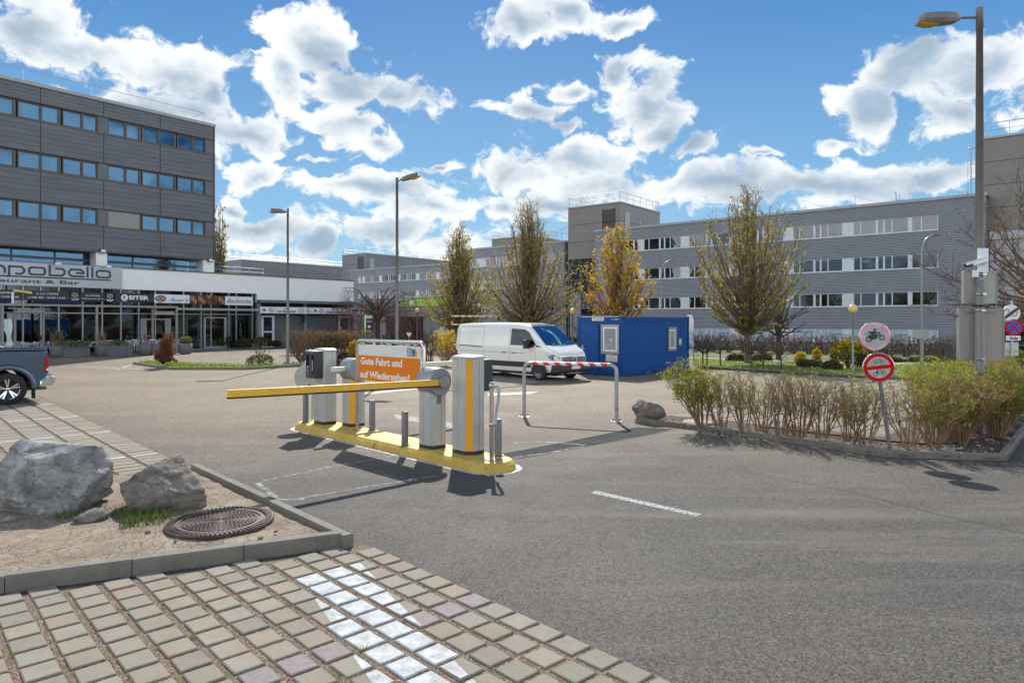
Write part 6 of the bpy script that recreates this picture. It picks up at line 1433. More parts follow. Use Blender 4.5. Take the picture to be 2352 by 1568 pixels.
def table_proto():
    t=thing('terrace_table','','table',(0,0,0),0,group='pale tables on the terrace'); MB().box(-.75,.75,-.4,.4,.74,.775).build('table_top',M_TT,t,bevel=.008)
    for x in (-.55,.55):
        for y in (-.3,.3): MB().box(x-.03,x+.03,y-.03,y+.03,0,.738).build('leg',M_CH,t)
    return t
tb0=table_proto(); firstc=True; k=0; rt=random.Random(5)
dk=thing('terrace_deck','low brown timber deck under the terrace tables','deck',(*(FL.o+FL.y*-3.2),0),FL.a); MB().box(FL.X(-200,-3.2),FL.X(400,-3.2),0,2.6,.0,.14).build('boards',simple('brown_deck',(.13,.06,.035),.8),dk); 
TB=[(30,'behind the truck roof'),(62,'left of the olive shrub planter'),(172,'behind the left herb box'),(212,'left of the middle pergola post'),(268,'behind the right herb box'),(330,'behind the bare twiggy planter'),(372,'behind the dead juniper')]
lefts=['left end','back','front','right end']
for i,(dx,where) in enumerate(TB):
    o_=-2.0+(.55 if i%2 else -.25); x=FL.X(dx,o_); P_=FL.o+FL.x*x+FL.y*o_
    lb='pale terrace table '+where
    T=tb0 if i==0 else copy_tree(tb0); T.location=(*P_,.14); T.rotation_euler=(0,0,FL.a); T['label']=lb
    for j,(cx_,cy_,rz) in enumerate(((-1.05,.05,math.pi/2),(-.3,.72,0),(.35,-.72,math.pi),(1.05,.0,-math.pi/2))):
        Cc=ch0 if (i==0 and j==0) else copy_tree(ch0); Q=P_+FL.x*(cx_+rt.uniform(-.08,.08))+FL.y*cy_; Cc.location=(*Q,.14); Cc.rotation_euler=(0,0,FL.a+rz+rt.uniform(-.4,.4)); Cc['label']='white wire-back chair at the %s of the table %s'%(lefts[j],where)
for i,(d,w__) in enumerate(((92,'left of the olive shrub'),(198,'by the left herb box'),(292,'by the right herb box'))):
    p=XY(d,45.2); t=thing('torch_lamp','black garden torch lamp on a thin stick %s'%w__,'garden lamp',(p[0],p[1],0),0,group='black garden torches'); b=MB(); b.tube([(0,0,0),(0,0,1.15)],.018,6); b.build('stick',M_BASE,t); MB().lathe([(.03,1.15),(.085,1.22),(.095,1.42),(.10,1.44),(.02,1.47)],n=12).build('lantern',M_BASE,t)
# ================================================================ far middle: stair, totems, portal, posts
t=thing('blue_staircase','blue railed outdoor staircase right of the white restaurant wall','staircase',(*(FL.o+FL.x*.3+FL.y*.2),0),R(0)); M_BLR=simple('blue_railing_paint',(.05,.115,.20),.45,.3)
b=MB(); 
for k in range(9): b.box(k*.26,k*.26+.30,-.0,1.3,1.55-k*.17-.04,1.55-k*.17)
b.build('steps',M_CONC,t); b=MB()
for y in (-.03,1.33): b.tube([(0,y,2.55),(2.4,y,1.0)],.04,5); b.tube([(0,y,1.62),(2.4,y,.08)],.05,5)
for k in range(16): b.tube([(k*.16,-.03,1.62-k*.103),(k*.16,-.03,2.55-k*.103)],.014,4)
b.build('railing',M_BLR,t)
M_LIME=simple('lime_green_panel',(.30,.55,.03),.5,var=.04); M_BLKP=simple('black_totem_panel',(.012,.012,.014),.35)
def totem(x,Y,w_,h,label,texts,bar=True,rz=0,head=True):
    p=XY(x,Y); t=thing('direction_totem',label,'totem sign',(p[0],p[1],0),rz,group='green and black direction totems')
    MB().box(-w_/2,w_/2,-.1,.1,0,h).build('panel',M_BLKP,t,bevel=.01)
    if bar: MB().box(-w_/2-.17,-w_/2-.10,-.1,.1,0,h+.02).build('green_bar',M_LIME,t); MB().box(-w_/2-.098,-w_/2-.01,-.1,.1,0,h+.02).build('white_bar',M_SGWH,t)
    if head: MB().box(-w_/2+.0,w_/2,-.112,-.102,h-.28,h-.02).build('head_panel',simple('pale_green_head',(.45,.60,.30),.5),t)
    z=h-.62
    for s_ in texts:
        if s_=='^' or s_=='<':
            MB().lathe([(.13,-.108),(.13,-.102)],(0,0,z+.05),16,'y').build('arrow_disc',M_TXW,t); b=MB(); L_=[[(0,z-.04),(0,z+.14)],[(-.07,z+.06),(0,z+.14),(.07,z+.06)]] if s_=='^' else [[(-.08,z+.05),(.08,z+.05)],[(0,z-.03),(-.08,z+.05),(0,z+.13)]]
            for pts in L_: q_=MB(); stroke(q_,pts,.03); q_.v=[(a,-.113 if y_<-.03 else -.109,c) for a,y_,c in q_.v]; b.join(q_)
            b.build('arrow',M_TXD,t); z-=.42
        elif s_: squash(t,s_,-w_*.38,w_*.38,z,.17,M_TXW,y=-.106,dy=.001); z-=.42
    return t
totem(848.5,60,.55,2.92,'black totem reading A3-A4 and A1-A2 with arrows by the weeping tree',['A3-A4','^','A1-A2','<'])
totem(1028,58,.42,1.5,'small black and lime totem left of the striped height frame',['','P'],head=True); totem(1006,62,.35,1.55,'small black and lime totem behind the card reader pillar',[''],head=True)
p=XY(1002,50.8); t=thing('card_reader','pale pillar card reader with grey head left of the van','card reader',(p[0],p[1],0),R(20)); MB().box(-.19,.19,-.17,.17,0,.92).build('pillar',M_SIL,t,bevel=.02); b=MB(); b.lathe([(.24,-.28),(.27,-.26),(.27,.26),(.24,.28)],(0,0,1.12),20,'x'); b.box(-.27,.27,-.22,.22,1.15,1.40); b.build('head',M_GREYP,t,bevel=.01)
p=XY(1016,58); t=thing('prohibition_post','thin post with small round and square notices near the portal','sign post',(p[0],p[1],0),0); MB().lathe([(.03,0),(.03,2.1)],(0,.06,0),8).build('post',M_STEEL,t)
for z,mt in ((1.9,M_SGWH),(1.0,M_REDS)): MB().lathe([(.2,-.01),(.2,.01)],(0,0,z),20,'y').build('round_plate',mt,t)
MB().lathe([(.13,-.014),(.13,-.0105)],(0,0,1.0),20,'y').build('white_field',M_SGWH,t)
for z in (1.55,1.28): MB().box(-.16,.16,-.01,.01,z-.11,z+.11).build('square_plate',M_SGWH,t)
p=XY(939.5,52); t=thing('yield_sign','red and white yield triangle below the portal','traffic sign',(p[0],p[1],0),0); z=1.35; b=MB(); b.add([(-.30,-.02,z+.22),(.30,-.02,z+.22),(0,-.02,z-.28)],[(0,1,2)]); b.build('red_triangle',M_REDS,t,fix=False); MB().add([(-.20,-.024,z+.16),(.20,-.024,z+.16),(0,-.024,z-.16)],[(0,1,2)]).build('white_triangle',M_SGWH,t,fix=False); MB().lathe([(.03,0),(.03,1.6)],(0,.03,0),8).build('post',M_STEEL,t)
M_YELS=simple('yellow_stripe_paint',(.75,.45,.02),.5)
p=Vector(XY(1038.5,50)); t=thing('height_limit_frame','yellow and black striped height limit frame behind the van','height barrier',(p.x,p.y,0),R(4)); hF=2.72
b=MB()
for x in (0,3.4):
    n_=9
    for i in range(n_): b.box(x-.07,x+.07,-.07,.07,hF*i/n_,hF*(i+1)/n_-.002,(i+1)%2)
b.build('striped_post',[M_YELS,M_BLKP],t)
b=MB()
for i in range(14): b.box(-.07+i*.25+.0,-.07+(i+1)*.25-.002,-.06,.06,hF+.003,hF+.12,i%2)
b.build('striped_beam',[M_YELS,M_SGWH],t)
b=MB()
for i in range(3): b.box(.08+i*.25,.08+(i+1)*.25-.002,-.05,.05,hF-.60,hF-.50,i%2)
b.build('short_striped_beam',[M_SGWH,M_YELS],t)
# portal with green sign
pp=Vector(XY(914,82)); FP_=Fr(pp.x,pp.y,AR+R(14)); t=thing('entrance_portal','grey drive-through portal under the lime green direction sign','portal',(pp.x,pp.y,0),FP_.a)
xr_=FP_.X(1012); zs0=FP_.Z(914,703)
MB().box(-2.2,xr_+2.2,.15,6,zs0-1.25,zs0+.0).build('beam',M_TOWG,t); MB().box(FP_.X(966),xr_+.6,.6,6,0,zs0-1.253).build('wall',M_TOWG,t); MB().box(-6.5,-2.2,.6,6,0,zs0-1.253).build('wall',M_COR,t); MB().box(-2.19,FP_.X(966)-.01,5.5,6,0,zs0-1.26).build('back_wall',M_DARK,t)
g=thing('portal_sign','lime green sign reading A3 - A5, F8 - F16 and F6 - F7 with an arrow','sign',(pp.x,pp.y,zs0+.02),FP_.a); hh_=FP_.Z(914,687.5)-zs0; MB().box(-.1,xr_+.8,-.06,.10,0,hh_).build('board',M_LIME,g)
X_=lambda v:FP_.X((1440+v*.2381)/1.7415)
squash(g,'A3 - A5',X_(710),X_(822),hh_*.55,hh_*.26,M_TXD,y=-.066); squash(g,'F8 - F16',X_(710),X_(825),hh_*.12,hh_*.26,M_TXD,y=-.066); squash(g,'F6 - F7',X_(982),X_(1085),hh_*.36,hh_*.28,M_TXD,y=-.066)
MB().box(X_(840),X_(915),-.066,-.061,hh_*.25,hh_*.78).build('white_plate',M_SGWH,g); squash(g,'TÜV',X_(850),X_(905),hh_*.4,hh_*.22,M_TXD,y=-.071,dy=.001); MB().box(X_(652),X_(690),-.066,-.061,hh_*.2,hh_*.75).build('blue_plate',M_BLUE,g)
MB().lathe([(hh_*.30,-.066),(hh_*.30,-.061)],(X_(1125),0,hh_*.5),18,'y').build('arrow_disc',M_BLKP,g); b=MB(); a_=X_(1125); 
for pts in ([(a_,hh_*.28),(a_,hh_*.70)],[(a_-.2,hh_*.5),(a_,hh_*.70),(a_+.2,hh_*.5)]): q_=MB(); stroke(q_,pts,.08); q_.v=[(x,-.073 if y_<-.03 else -.069,z) for x,y_,z in q_.v]; b.join(q_)
b.build('arrow',M_SGWH,g)
# blue-white flag by the container
p=XY(1594,36.5); t=thing('beach_flag','white feather flag behind the right end of the blue container','flag',(p[0],p[1],0),0); b=MB(); b.tube([(0,0,0),(0,0,2.2),(-.03,0,2.6),(-.15,0,2.78),(-.32,0,2.80)],.014,6); b.build('pole',M_BASE,t)
b=MB(); b.grid([[(x0+.0,.02*math.sin(z*3),z),(x1,.03*math.sin(z*4+1),z)] for x0,x1,z in ((-.06,-.02,.5),(-.22,-.01,1.1),(-.34,0,1.7),(-.42,0,2.2),(-.42,-.03,2.55),(-.34,-.12,2.76))]); b.build('cloth',M_SGWH,t,fix=False)
# information pillar at the right
p=XY(2209,33); t=thing('info_pillar','tall grey information pillar left of the sign backs','information pillar',(p[0],p[1],0),R(-25)); MB().box(-.16,.16,-.45,.45,0,3.0).build('pillar',M_STEEL,t,bevel=.02); MB().box(.163,.17,-.38,.38,.5,2.8).build('dark_panel',simple('navy_panel',(.02,.03,.07),.4),t)
p=XY(2265,27.5); t=thing('striped_marker','white marker board with a green stripe behind the big lamp post','marker',(p[0],p[1],0),0); MB().box(-.45,.35,-.05,.05,.45,1.15).build('board',M_SGWH,t); MB().box(-.13,.06,-.06,-.052,.45,1.15).build('green_stripe',M_LIME,t); MB().box(-.4,.3,-.04,.04,0,.448).build('foot',M_BASE,t)
t=thing('a_frame_board','folded dark a-frame board leaning by the information pillar','a-frame',(*XY(2206,31),0),R(15)); b=MB(); b.box(-.3,.3,-.02,.02,0,1.3); b.xf(Matrix.Rotation(R(10),4,'X')); b.build('panel',M_BLKP,t); b=MB(); b.box(-.3,.3,-.02,.02,0,1.3); b.xf(Matrix.Translation((0,.45,0))@Matrix.Rotation(R(-10),4,'X')); b.build('panel',M_BLKP,t)
# ================================================================ vegetation
def leafmat(name,c0,c1,tr=.45,rough=.6):
    m=MT(name); gi=m.n('ShaderNodeNewGeometry'); c=m.mix(gi.outputs['Random Per Island'],c0,c1); t=m.t
    m.col(c).rough(rough).spec(.25); tl=m.n('ShaderNodeBsdfTranslucent'); m.lk(c,tl.inputs[0]); mx=m.n('ShaderNodeMixShader'); mx.inputs[0].default_value=tr
    m.lk(m.b.outputs[0],mx.inputs[1]); m.lk(tl.outputs[0],mx.inputs[2]); m.lk(mx.outputs[0],m.out.inputs[0]); return m.m
def barkmat(name,c0,c1):
    m=MT(name); mp=m.n('ShaderNodeMapping'); mp.inputs['Scale'].default_value=(6,6,1.2); m.lk(m.co,mp.inputs[0]); m.col(m.mix(m.rng(m.noise(3,6,.65,mp.outputs[0]),.35,.65),c0,c1)).rough(.9).bump(m.noise(5,5,.7,mp.outputs[0]),.6,.02); return m.m
M_BARK=barkmat('brown_bark',(.095,.065,.045),(.175,.125,.085)); M_BARKD=barkmat('dark_bark',(.045,.035,.03),(.09,.072,.06)); M_TWIG=barkmat('tan_hedge_stems',(.20,.12,.065),(.34,.21,.125)); M_TWIGR=barkmat('reddish_twigs',(.12,.065,.05),(.22,.135,.105))
def leaf(b,p,s,rs,m=0,flat_=.0):
    n_=Vector((rs.gauss(0,1),rs.gauss(0,1),rs.gauss(0,1)+flat_)); n_=n_.normalized() if n_.length>1e-4 else Vector((0,0,1)); u=n_.orthogonal().normalized(); v_=n_.cross(u)
    a=rs.uniform(0,6.28); u,v_=u*math.cos(a)+v_*math.sin(a),v_*math.cos(a)-u*math.sin(a); w_=s*.5
    b.add([p-u*s*.6,p+v_*w_*.7,p+u*s*.6,p-v_*w_*.7],[(0,1,2,3)],m)
def curve(p0,c,p1,n=6): return [p0*(1-t)**2+c*2*t*(1-t)+p1*t*t for t in [i/n for i in range(n+1)]]
def vase(b,tw,lf,rs,zt0,zt1,tr,targets,r0,up=.35,side=9,sl=.14,twn=4,leaves=4,ls=.10,lm=1,wob=.05,bend=.65,start=.3,droop=0,rt=.012,own=False):
    """ascending limbs from the trunk axis to every target, with side shoots, twigs and leaves"""
    for T in targets:
        z0=rs.uniform(zt0,zt1) if not own else zt0+max(0,T.z-zt0)*rs.uniform(.02,.34); a=math.atan2(T.y,T.x); p0=Vector((math.cos(a)*tr*.5,math.sin(a)*tr*.5,z0)); L=(T-p0).length
        c=Vector((p0.x+(T.x-p0.x)*bend,p0.y+(T.y-p0.y)*bend,p0.z+(T.z-p0.z)*up)); pts=curve(p0,c,T,7); pts=[p+Vector((rs.gauss(0,wob),rs.gauss(0,wob),rs.gauss(0,wob*.6)))*min(1,i/3) for i,p in enumerate(pts)]
        rr_=[r0*(1-i/8)**1.1+rt*.6 for i in range(8)]; b.tube(pts,rr_,5,cap=False)
        for k in range(side):
            f_=start+(1-start)*(k+rs.random())/side; i=min(6,int(f_*7)); q=pts[i].lerp(pts[i+1],f_*7-i); d=(pts[i+1]-pts[i]).normalized()
            sd=Vector((rs.gauss(0,1),rs.gauss(0,1),rs.gauss(.25,.6))).normalized(); dd=(d*.75+sd*.75+Vector((0,0,.25-droop))).normalized(); l=L*sl*rs.uniform(.6,1.3)
            e=q+dd*l+Vector((0,0,-droop*l*.8)); m_=q+dd*l*.5+Vector((rs.gauss(0,.03),rs.gauss(0,.03),0))*l; tw.tube([q,m_,e],[rt*1.2,rt*.9,rt*.45],3,cap=False)
            for j in range(twn):
                g=rs.uniform(.2,1); s0=q.lerp(e,g); sd=Vector((rs.gauss(0,1),rs.gauss(0,1),rs.gauss(.2,.7))).normalized(); de=(dd*.7+sd*.6+Vector((0,0,-droop*.6))).normalized(); ee=s0+de*l*rs.uniform(.25,.6); tw.tube([s0,ee],[rt*.55,rt*.3],3,cap=False)
                for n_ in range(leaves):
                    if rs.random()<.85 and not (own and f_<.55): leaf(lf,s0.lerp(ee,rs.uniform(.3,1.1))+Vector((rs.gauss(0,.03),rs.gauss(0,.03),rs.gauss(0,.03))),ls*rs.uniform(.6,1.3),rs)
def tree(name,label,cat,loc,H_,zc,Rd,n,seed,bark,lmat,rtk=.16,prof=None,group='vase shaped spring trees',scale=1,twigmat=None,zwid=.45,**k):
    rs=random.Random(seed); t=thing(name,label,cat,(loc[0],loc[1],0),rs.uniform(0,6),group=group)
    b=MB(); tw=MB(); lf=MB(); tg=[]
    P_=prof or (lambda u: math.sin(math.pi*min(1,(u*.86+.14))**.9)**.8)
    for i in range(n):
        u=(i+.5)/n; a=i*2.39996+rs.uniform(-.3,.3); rr_=Rd*P_(u)*(rs.uniform(.80,1.06) if i%3 else rs.uniform(.3,.75)); tg.append(Vector((rr_*math.cos(a),rr_*math.sin(a),zc+(H_-zc)*u+rs.uniform(-.15,.15))))
    b.tube([(0,0,-.05),(0,0,.25),(.02,0,zc*.6),(.0,.03,zc+.3),(0,0,zc+(H_-zc)*.35),(.03,.02,H_*.8),(0,0,H_)],[rtk*1.35,rtk*1.05,rtk*.95,rtk*.9,rtk*.5,rtk*.2,.01],9,cap=False)
    vase(b,tw,lf,rs,zc*.85,zc+(H_-zc)*.22,rtk,tg,rtk*(.26 if n>60 else .34),**k)
    b.build('trunk',bark,t,fix=False)
    c=MB(); c.join(tw,0); c.join(lf,1); c.build('crown',[twigmat or bark,lmat],t,fix=False); return t
M_LOLV=leafmat('olive_spring_leaves',(.30,.28,.06),(.54,.48,.13),.6); M_LGLD=leafmat('golden_spring_leaves',(.46,.30,.04),(.70,.48,.09),.6); M_LYG=leafmat('yellow_green_spring_leaves',(.24,.21,.045),(.50,.42,.10),.6); M_BUD=leafmat('rust_brown_buds',(.17,.075,.03),(.28,.14,.06),.2)
PR=lambda u:(.50+.50*math.sin(math.pi*min(1,u/.62)/2))*(1-max(0,(u-.40)/.60)**1.9)**.9 if u<1 else 0
def prof(*P_):
    def f(u):
        for (a,x),(b_,y) in zip(P_[:-1],P_[1:]):
            if a<=u<=b_: return x+(y-x)*(u-a)/(b_-a)
        return P_[-1][1]
    return f
PF4=prof((0,.45),(.15,.68),(.33,.96),(.6,1),(.76,.86),(.85,.52),(.92,.25),(1,.04)); PF2=prof((0,.5),(.1,.82),(.22,1),(.45,.98),(.56,.74),(.66,.42),(.86,.28),(.97,.08),(1,.03)); PF3=prof((0,.45),(.18,.78),(.38,1),(.6,.85),(.8,.5),(.92,.28),(1,.05))
PR2=lambda u:min(1,.66+u*1.1)*(1 if u<.45 else max(.06,1-((u-.45)/.55)**1.15*.97))
p=XY(1717,37.8); tree('tree','largest yellow green budding tree right of the blue container','tree',p,9.7,1.9,3.15,130,3,M_BARK,M_LYG,.17,PF4,twigmat=M_TWIG,ls=.085,leaves=4,side=10,twn=5,sl=.11,own=True,rt=.012,zwid=.4)
p=XY(1418,45); tree('tree','golden leafed tree behind the left part of the blue container','tree',p,8.5,1.8,2.5,84,9,M_BARK,M_LGLD,.13,PF3,own=True,twigmat=M_TWIG,ls=.115,leaves=5,side=10,twn=5,sl=.15,rt=.012)
p=XY(1215,50); tree('tree','tall olive green tree behind the white van with a pointed top','tree',p,11.0,1.9,4.1,150,14,M_BARK,M_LOLV,.18,PF2,twigmat=M_TWIG,own=True,ls=.09,leaves=3,side=11,twn=5,sl=.13,rt=.014)
p=XY(1055,56); tree('tree','olive tree left of the tallest one, above the striped height frame','tree',p,9.9,2.0,3.3,120,21,M_BARK,M_LOLV,.16,PF2,twigmat=M_TWIG,own=True,ls=.11,leaves=4,side=10,twn=5,sl=.14,rt=.015)
PB=lambda u:max(.3,math.sin(math.pi*(.30+.70*u)))
p=XY(1788,41.5); tree('bare_tree','small bare dark tree right behind the largest yellow green tree','tree',p,4.9,1.55,1.9,26,27,M_BARKD,M_BUD,.15,PB,ls=.02,leaves=0,side=9,twn=5,sl=.2,rt=.011,group='bare trees',up=.5)
p=XY(2440,30); tree('bare_tree','large bare tree with rust brown buds reaching in from the right edge','tree',p,9.0,2.1,5.5,64,33,M_BARK,M_BUD,.24,lambda u:1.0 if u<.55 else max(.2,1-(u-.55)*1.5),ls=.07,leaves=2,side=12,twn=5,sl=.15,rt=.012,group='bare trees',up=.55,wob=.14)
p=XY(868,66); tree('weeping_tree','bare weeping tree with hanging brown twigs left of the portal sign','tree',p,5.6,2.6,5.0,34,41,M_BARKD,M_BUD,.22,lambda u:1.0 if u<.6 else .8,ls=.02,leaves=0,side=14,twn=6,sl=.34,rt=.015,group='bare trees',up=1.25,bend=.45,droop=1.5,wob=.10,twigmat=M_TWIGR)
p=XY(503,100); tree('poplar_tree','thin budding poplar peeking out behind the dark office block','tree',p,19.5,3.5,1.9,60,47,M_BARK,M_LYG,.2,lambda u:.9-.5*u,ls=.22,leaves=3,side=8,twn=4,sl=.07,rt=.03,group='far trees',up=.3)
p=XY(2066,90); tree('poplar_tree','tiny bare treetop poking over the roof of the long office wing','tree',p,19.5,10,1.6,18,49,M_BARKD,M_BUD,.22,lambda u:.9-.4*u,ls=.05,leaves=0,side=7,twn=4,sl=.10,rt=.035,group='far trees',up=.3)
# ---- verge and bed surfaces
def grass_mat(name,c0,c1,c2=None):
    m=MT(name); c=m.mix(m.rng(m.noise(1.6,6,.65),.35,.65),c0,c1); c=m.mix(m.rng(m.noise(30,4,.7),.4,.7,0,.5),c,c2 or (.14,.17,.03)); m.col(c).rough(.9).bump(m.noise(40,4,.7),.8,.02); return m.m
M_GRASS=grass_mat('lawn_ground',(.085,.135,.018),(.155,.205,.035)); M_GRASSD=grass_mat('mossy_lawn_ground',(.06,.075,.02),(.12,.12,.035))
M_BLADE=leafmat('grass_blades',(.14,.22,.02),(.26,.34,.05),.5)
def mulch():
    m=MT('bark_mulch'); sc=m.n('ShaderNodeSeparateColor'); m.lk(m.vor(42,out=1),sc.inputs[0]); c=m.mix(sc.outputs[0],(.04,.026,.018),(.155,.10,.075)); c=m.mix(m.rng(sc.outputs[1],.93,.97,0,.8),c,(.38,.35,.31)); m.col(c).rough(.95).bump(m.vor(42),1,.02); return m.m
M_MUL=mulch()
KR=[(1459,971.5),(1572,984),(1692,999),(1825.8,1017.7),(2023.7,1048),(2055.5,1050.6),(2203.7,1055),(2312,1057.5)]
KG=[G(*q_) for q_ in KR]+[(10.77,14.4),(14.6,18.8),(19.5,24.4)]
BKP=[(3.15,16.9),(3.88,17.35),(7.47,13.87),(7.95,13.3)]
kerb(KG[:8],'grey kerb along the near side of the hedge bed',.11,.12,1,1.0); kerb([KG[7],KG[8],KG[9],KG[10]],'grey kerb running back along the right side of the hedge bed',.11,.12,1,1.0); kerb([(3.25,17.15),KG[0]],'short kerb at the left tip of the hedge bed',.11,.12,1,.9)
bedP=[KG[0]]+KG[1:]+[(17.5,26.2),(13.3,20.6),(9.3,15.9),(7.6,13.95),(3.88,17.3),(3.25,17.1)]
bumpy('mulch_bed',bedP,.06,M_MUL,.03,.10,label='bark mulch in the hedge bed',seed=3)
MB().lathe([(.62,.0),(.62,.125),(.0001,.125)],n=40).build('x',M_KERB) if False else None
gx,gy=G(1606,971,.06); t=thing('concrete_cover','round pale concrete shaft cover set in the tip of the hedge bed','shaft cover',(gx,gy,.06),0); MB().lathe([(.38,-.03),(.38,.025),(.37,.035),(.0001,.037)],n=40).build('lid',simple('pale_concrete_lid',(.27,.25,.205),.85,bump=.2),t)
o=tag(MB().tube([Vector((*G(x,y,.1),.10)) for x,y in ((1745,979),(1830,989),(1920,999),(2030,1012),(2130,1020),(2210,1017),(2290,1000))],.02,6).build('irrigation_hose',M_RUB),'thin black irrigation hose lying on the mulch behind the hedge stems','hose')
# paving behind the hedge, and other paved bays
RP=[(3.98,17.45),(7.62,14.10),(9.35,16.1),(13.2,20.8),(16.9,26.6),(15.3,28.1)]
RP=[(3.98,17.45),(7.62,14.10),(9.35,16.1),(13.2,20.8),(17.6,26.4),(14.6,29.2)]
pave('paving',RP,(3.98,17.45),(N[0],N[1]),(E[0],E[1]),.277,.62,.035,.06,.022,.005,'pale striped paving of the bays behind the right hedge',redrows=lambda i,j:(i%12)in(3,4),bev=False,seed=9)
flat('paving_joints',RP,.006,M_JOINT,label='joint bed of the paving behind the right hedge')
VP=[G(1000,900),G(1150,890),G(1345,868),G(1300,857),G(1150,852),G(1000,857)]
pave('paving',VP,VP[0],(N[0],N[1]),(E[0],E[1]),.30,.55,.045,.06,.02,.005,'reddish paving of the bay under the white van',redrows=lambda i,j:(i*7+j*3)%5<2,bev=False,seed=10); flat('paving_joints',VP,.006,M_JOINT,label='joint bed of the paving under the white van')
LPa=[G(432,845),G(560,848.2),G(700,840),G(840,833),G(820,818),G(640,820),G(470,824)]
pave('paving',LPa,LPa[0],(N[0],N[1]),(E[0],E[1]),.62,1.0,.16,.06,.018,.005,'striped pale paving of the bays left of the tall lamp post',redrows=lambda i,j:(i%7)==2,bev=False,seed=11); flat('paving_joints',LPa,.006,M_JOINT,label='joint bed of the bays left of the tall lamp post')
LPb=[G(432,809),G(560,810),G(700,805),G(700,799),G(560,801),G(432,803)]
pave('paving',LPb,LPb[0],(N[0],N[1]),(E[0],E[1]),.9,1.2,.25,.08,.018,.005,'far striped paving in front of the bakery bushes',redrows=lambda i,j:(i%5)==2,bev=False,seed=12); flat('paving_joints',LPb,.006,M_JOINT,label='joint bed of the far bays before the bakery bushes')
kerb([G(305,836.5),G(395,849.2),G(560,849.5),G(703,841.5),G(850,834)],'kerb around the dead juniper and the left lamp post',.13,.13,1,1.2)
flat('grass_verge',[G(315,837.5),G(397,848),G(560,848.6),G(700,840.8),G(700,838.6),G(560,844),G(450,842),G(370,834)],.10,M_GRASS,zb=-.02,label='grass edge around the dead juniper')
kerb([G(424,797.5),G(560,795.5),G(700,794)],'kerb in front of the bakery bushes',.15,.14,1,1.5)
kerb([G(1040,868),G(985,864.5),G(905,867.5)],'kerb of the small island behind the farewell sign',.13,.13,1,1.2) if False else None
# right verge
VG=[G(1605,845.8),G(2008,871.0),G(2142,877),G(2300,884)]
kerb([VG[3],VG[2],VG[1],VG[0]],'kerb in front of the right lawn',.12,.13,-1,1.2)
flat('lawn',[VG[0],VG[1],VG[2],VG[3],XY(2352,34),XY(2110,36.3),XY(1764,39.2),XY(1590,43)],.10,M_GRASS,zb=-.02,label='bright lawn strip between kerb and path')
flat('path',[XY(1560,43.2),XY(1764,39.3),XY(2110,36.4),XY(2352,34.2),XY(2352,36.2),XY(2110,38.4),XY(1764,41.6),XY(1560,46)],.06,simple('pale_path',(.30,.28,.26),.85,var=.08,scale=.8),zb=-.02,label='pale path behind the lawn')
flat('lawn',[XY(1560,46.1),XY(1764,41.7),XY(2110,38.5),XY(2352,36.3),XY(2352,56),XY(2160,54.5),XY(1700,62),XY(1420,71)],.08,M_GRASSD,zb=-.02,label='shaded mossy lawn in front of the long wing')
def blades(name,poly,z,n,h,seed,label,mat=M_BLADE,w_=.02):
    rs=random.Random(seed); b=MB(); xs=[p[0] for p in poly];ys=[p[1] for p in poly]; k=0
    while k<n:
        x=rs.uniform(min(xs),max(xs));y=rs.uniform(min(ys),max(ys))
        if not inpoly(x,y,poly): 
            k+=.2; continue
        if noise.noise(Vector((x*1.1,y*1.1,seed)))<-.25: k+=.5; continue
        a=rs.uniform(0,6.28); l=h*rs.uniform(.5,1.3); dx,dy=math.cos(a)*w_,math.sin(a)*w_; tx,ty=rs.gauss(0,.35)*l,rs.gauss(0,.35)*l
        b.add([(x-dx,y-dy,z),(x+dx,y+dy,z),(x+tx,y+ty,z+l)],[(0,1,2)]); k+=1
    o=b.build(name,mat,fix=False); tag(o,label,None,None,'stuff'); return o
blades('grass',[VG[0],VG[1],VG[2],VG[3],XY(2352,34),XY(2110,36.3),XY(1764,39.2),XY(1590,43)],.10,9000,.09,5,'short bright grass on the right lawn')
blades('grass',[G(315,837.5),G(397,848),G(560,848.6),G(700,840.8),G(700,838.6),G(560,844),G(450,842),G(370,834)],.10,2500,.16,6,'grass tufts around the dead juniper',w_=.03)
blades('weeds',[(-4.2,7.65),(-3.9,7.95),(-4.4,8.5),(-5.4,8.2),(-5.6,7.75),(-5.0,7.55)],.09,620,.13,8,'green weeds between the boulders on the clay bed',leafmat('weed_leaves',(.05,.10,.015),(.12,.19,.03),.4),.007)
rs=random.Random(12); b=MB()      # moss and weeds in the paving joints
for k in range(240):
    i=rs.randrange(0,24);j=rs.randrange(0,22); kx=i*.277+(0 if k%2 else rs.uniform(0,.27)); kn=j*.268+(rs.uniform(0,.26) if k%2 else 0)
    x=-1.744-.139*E[0]+E[0]*kx-N[0]*kn; y=7.23-.139*E[1]+E[1]*kx-N[1]*kn
    if not inpoly(x,y,NP): continue
    for q_ in range(rs.randrange(5,22)):
        a=rs.uniform(0,6.28); l=rs.uniform(.008,.028)*(2.0 if k%17==0 else 1); w_=.003; px,py=x+rs.gauss(0,.02),y+rs.gauss(0,.02); b.add([(px-w_,py,.006),(px+w_,py,.006),(px+rs.gauss(0,.5)*l,py+rs.gauss(0,.5)*l,.006+l)],[(0,1,2)])
tag(b.build('moss',leafmat('joint_moss_blades',(.10,.13,.02),(.20,.24,.04),.4),fix=False),'moss and tiny weeds growing in the foreground paving joints',None,None,'stuff')
rs=random.Random(13); b=MB()
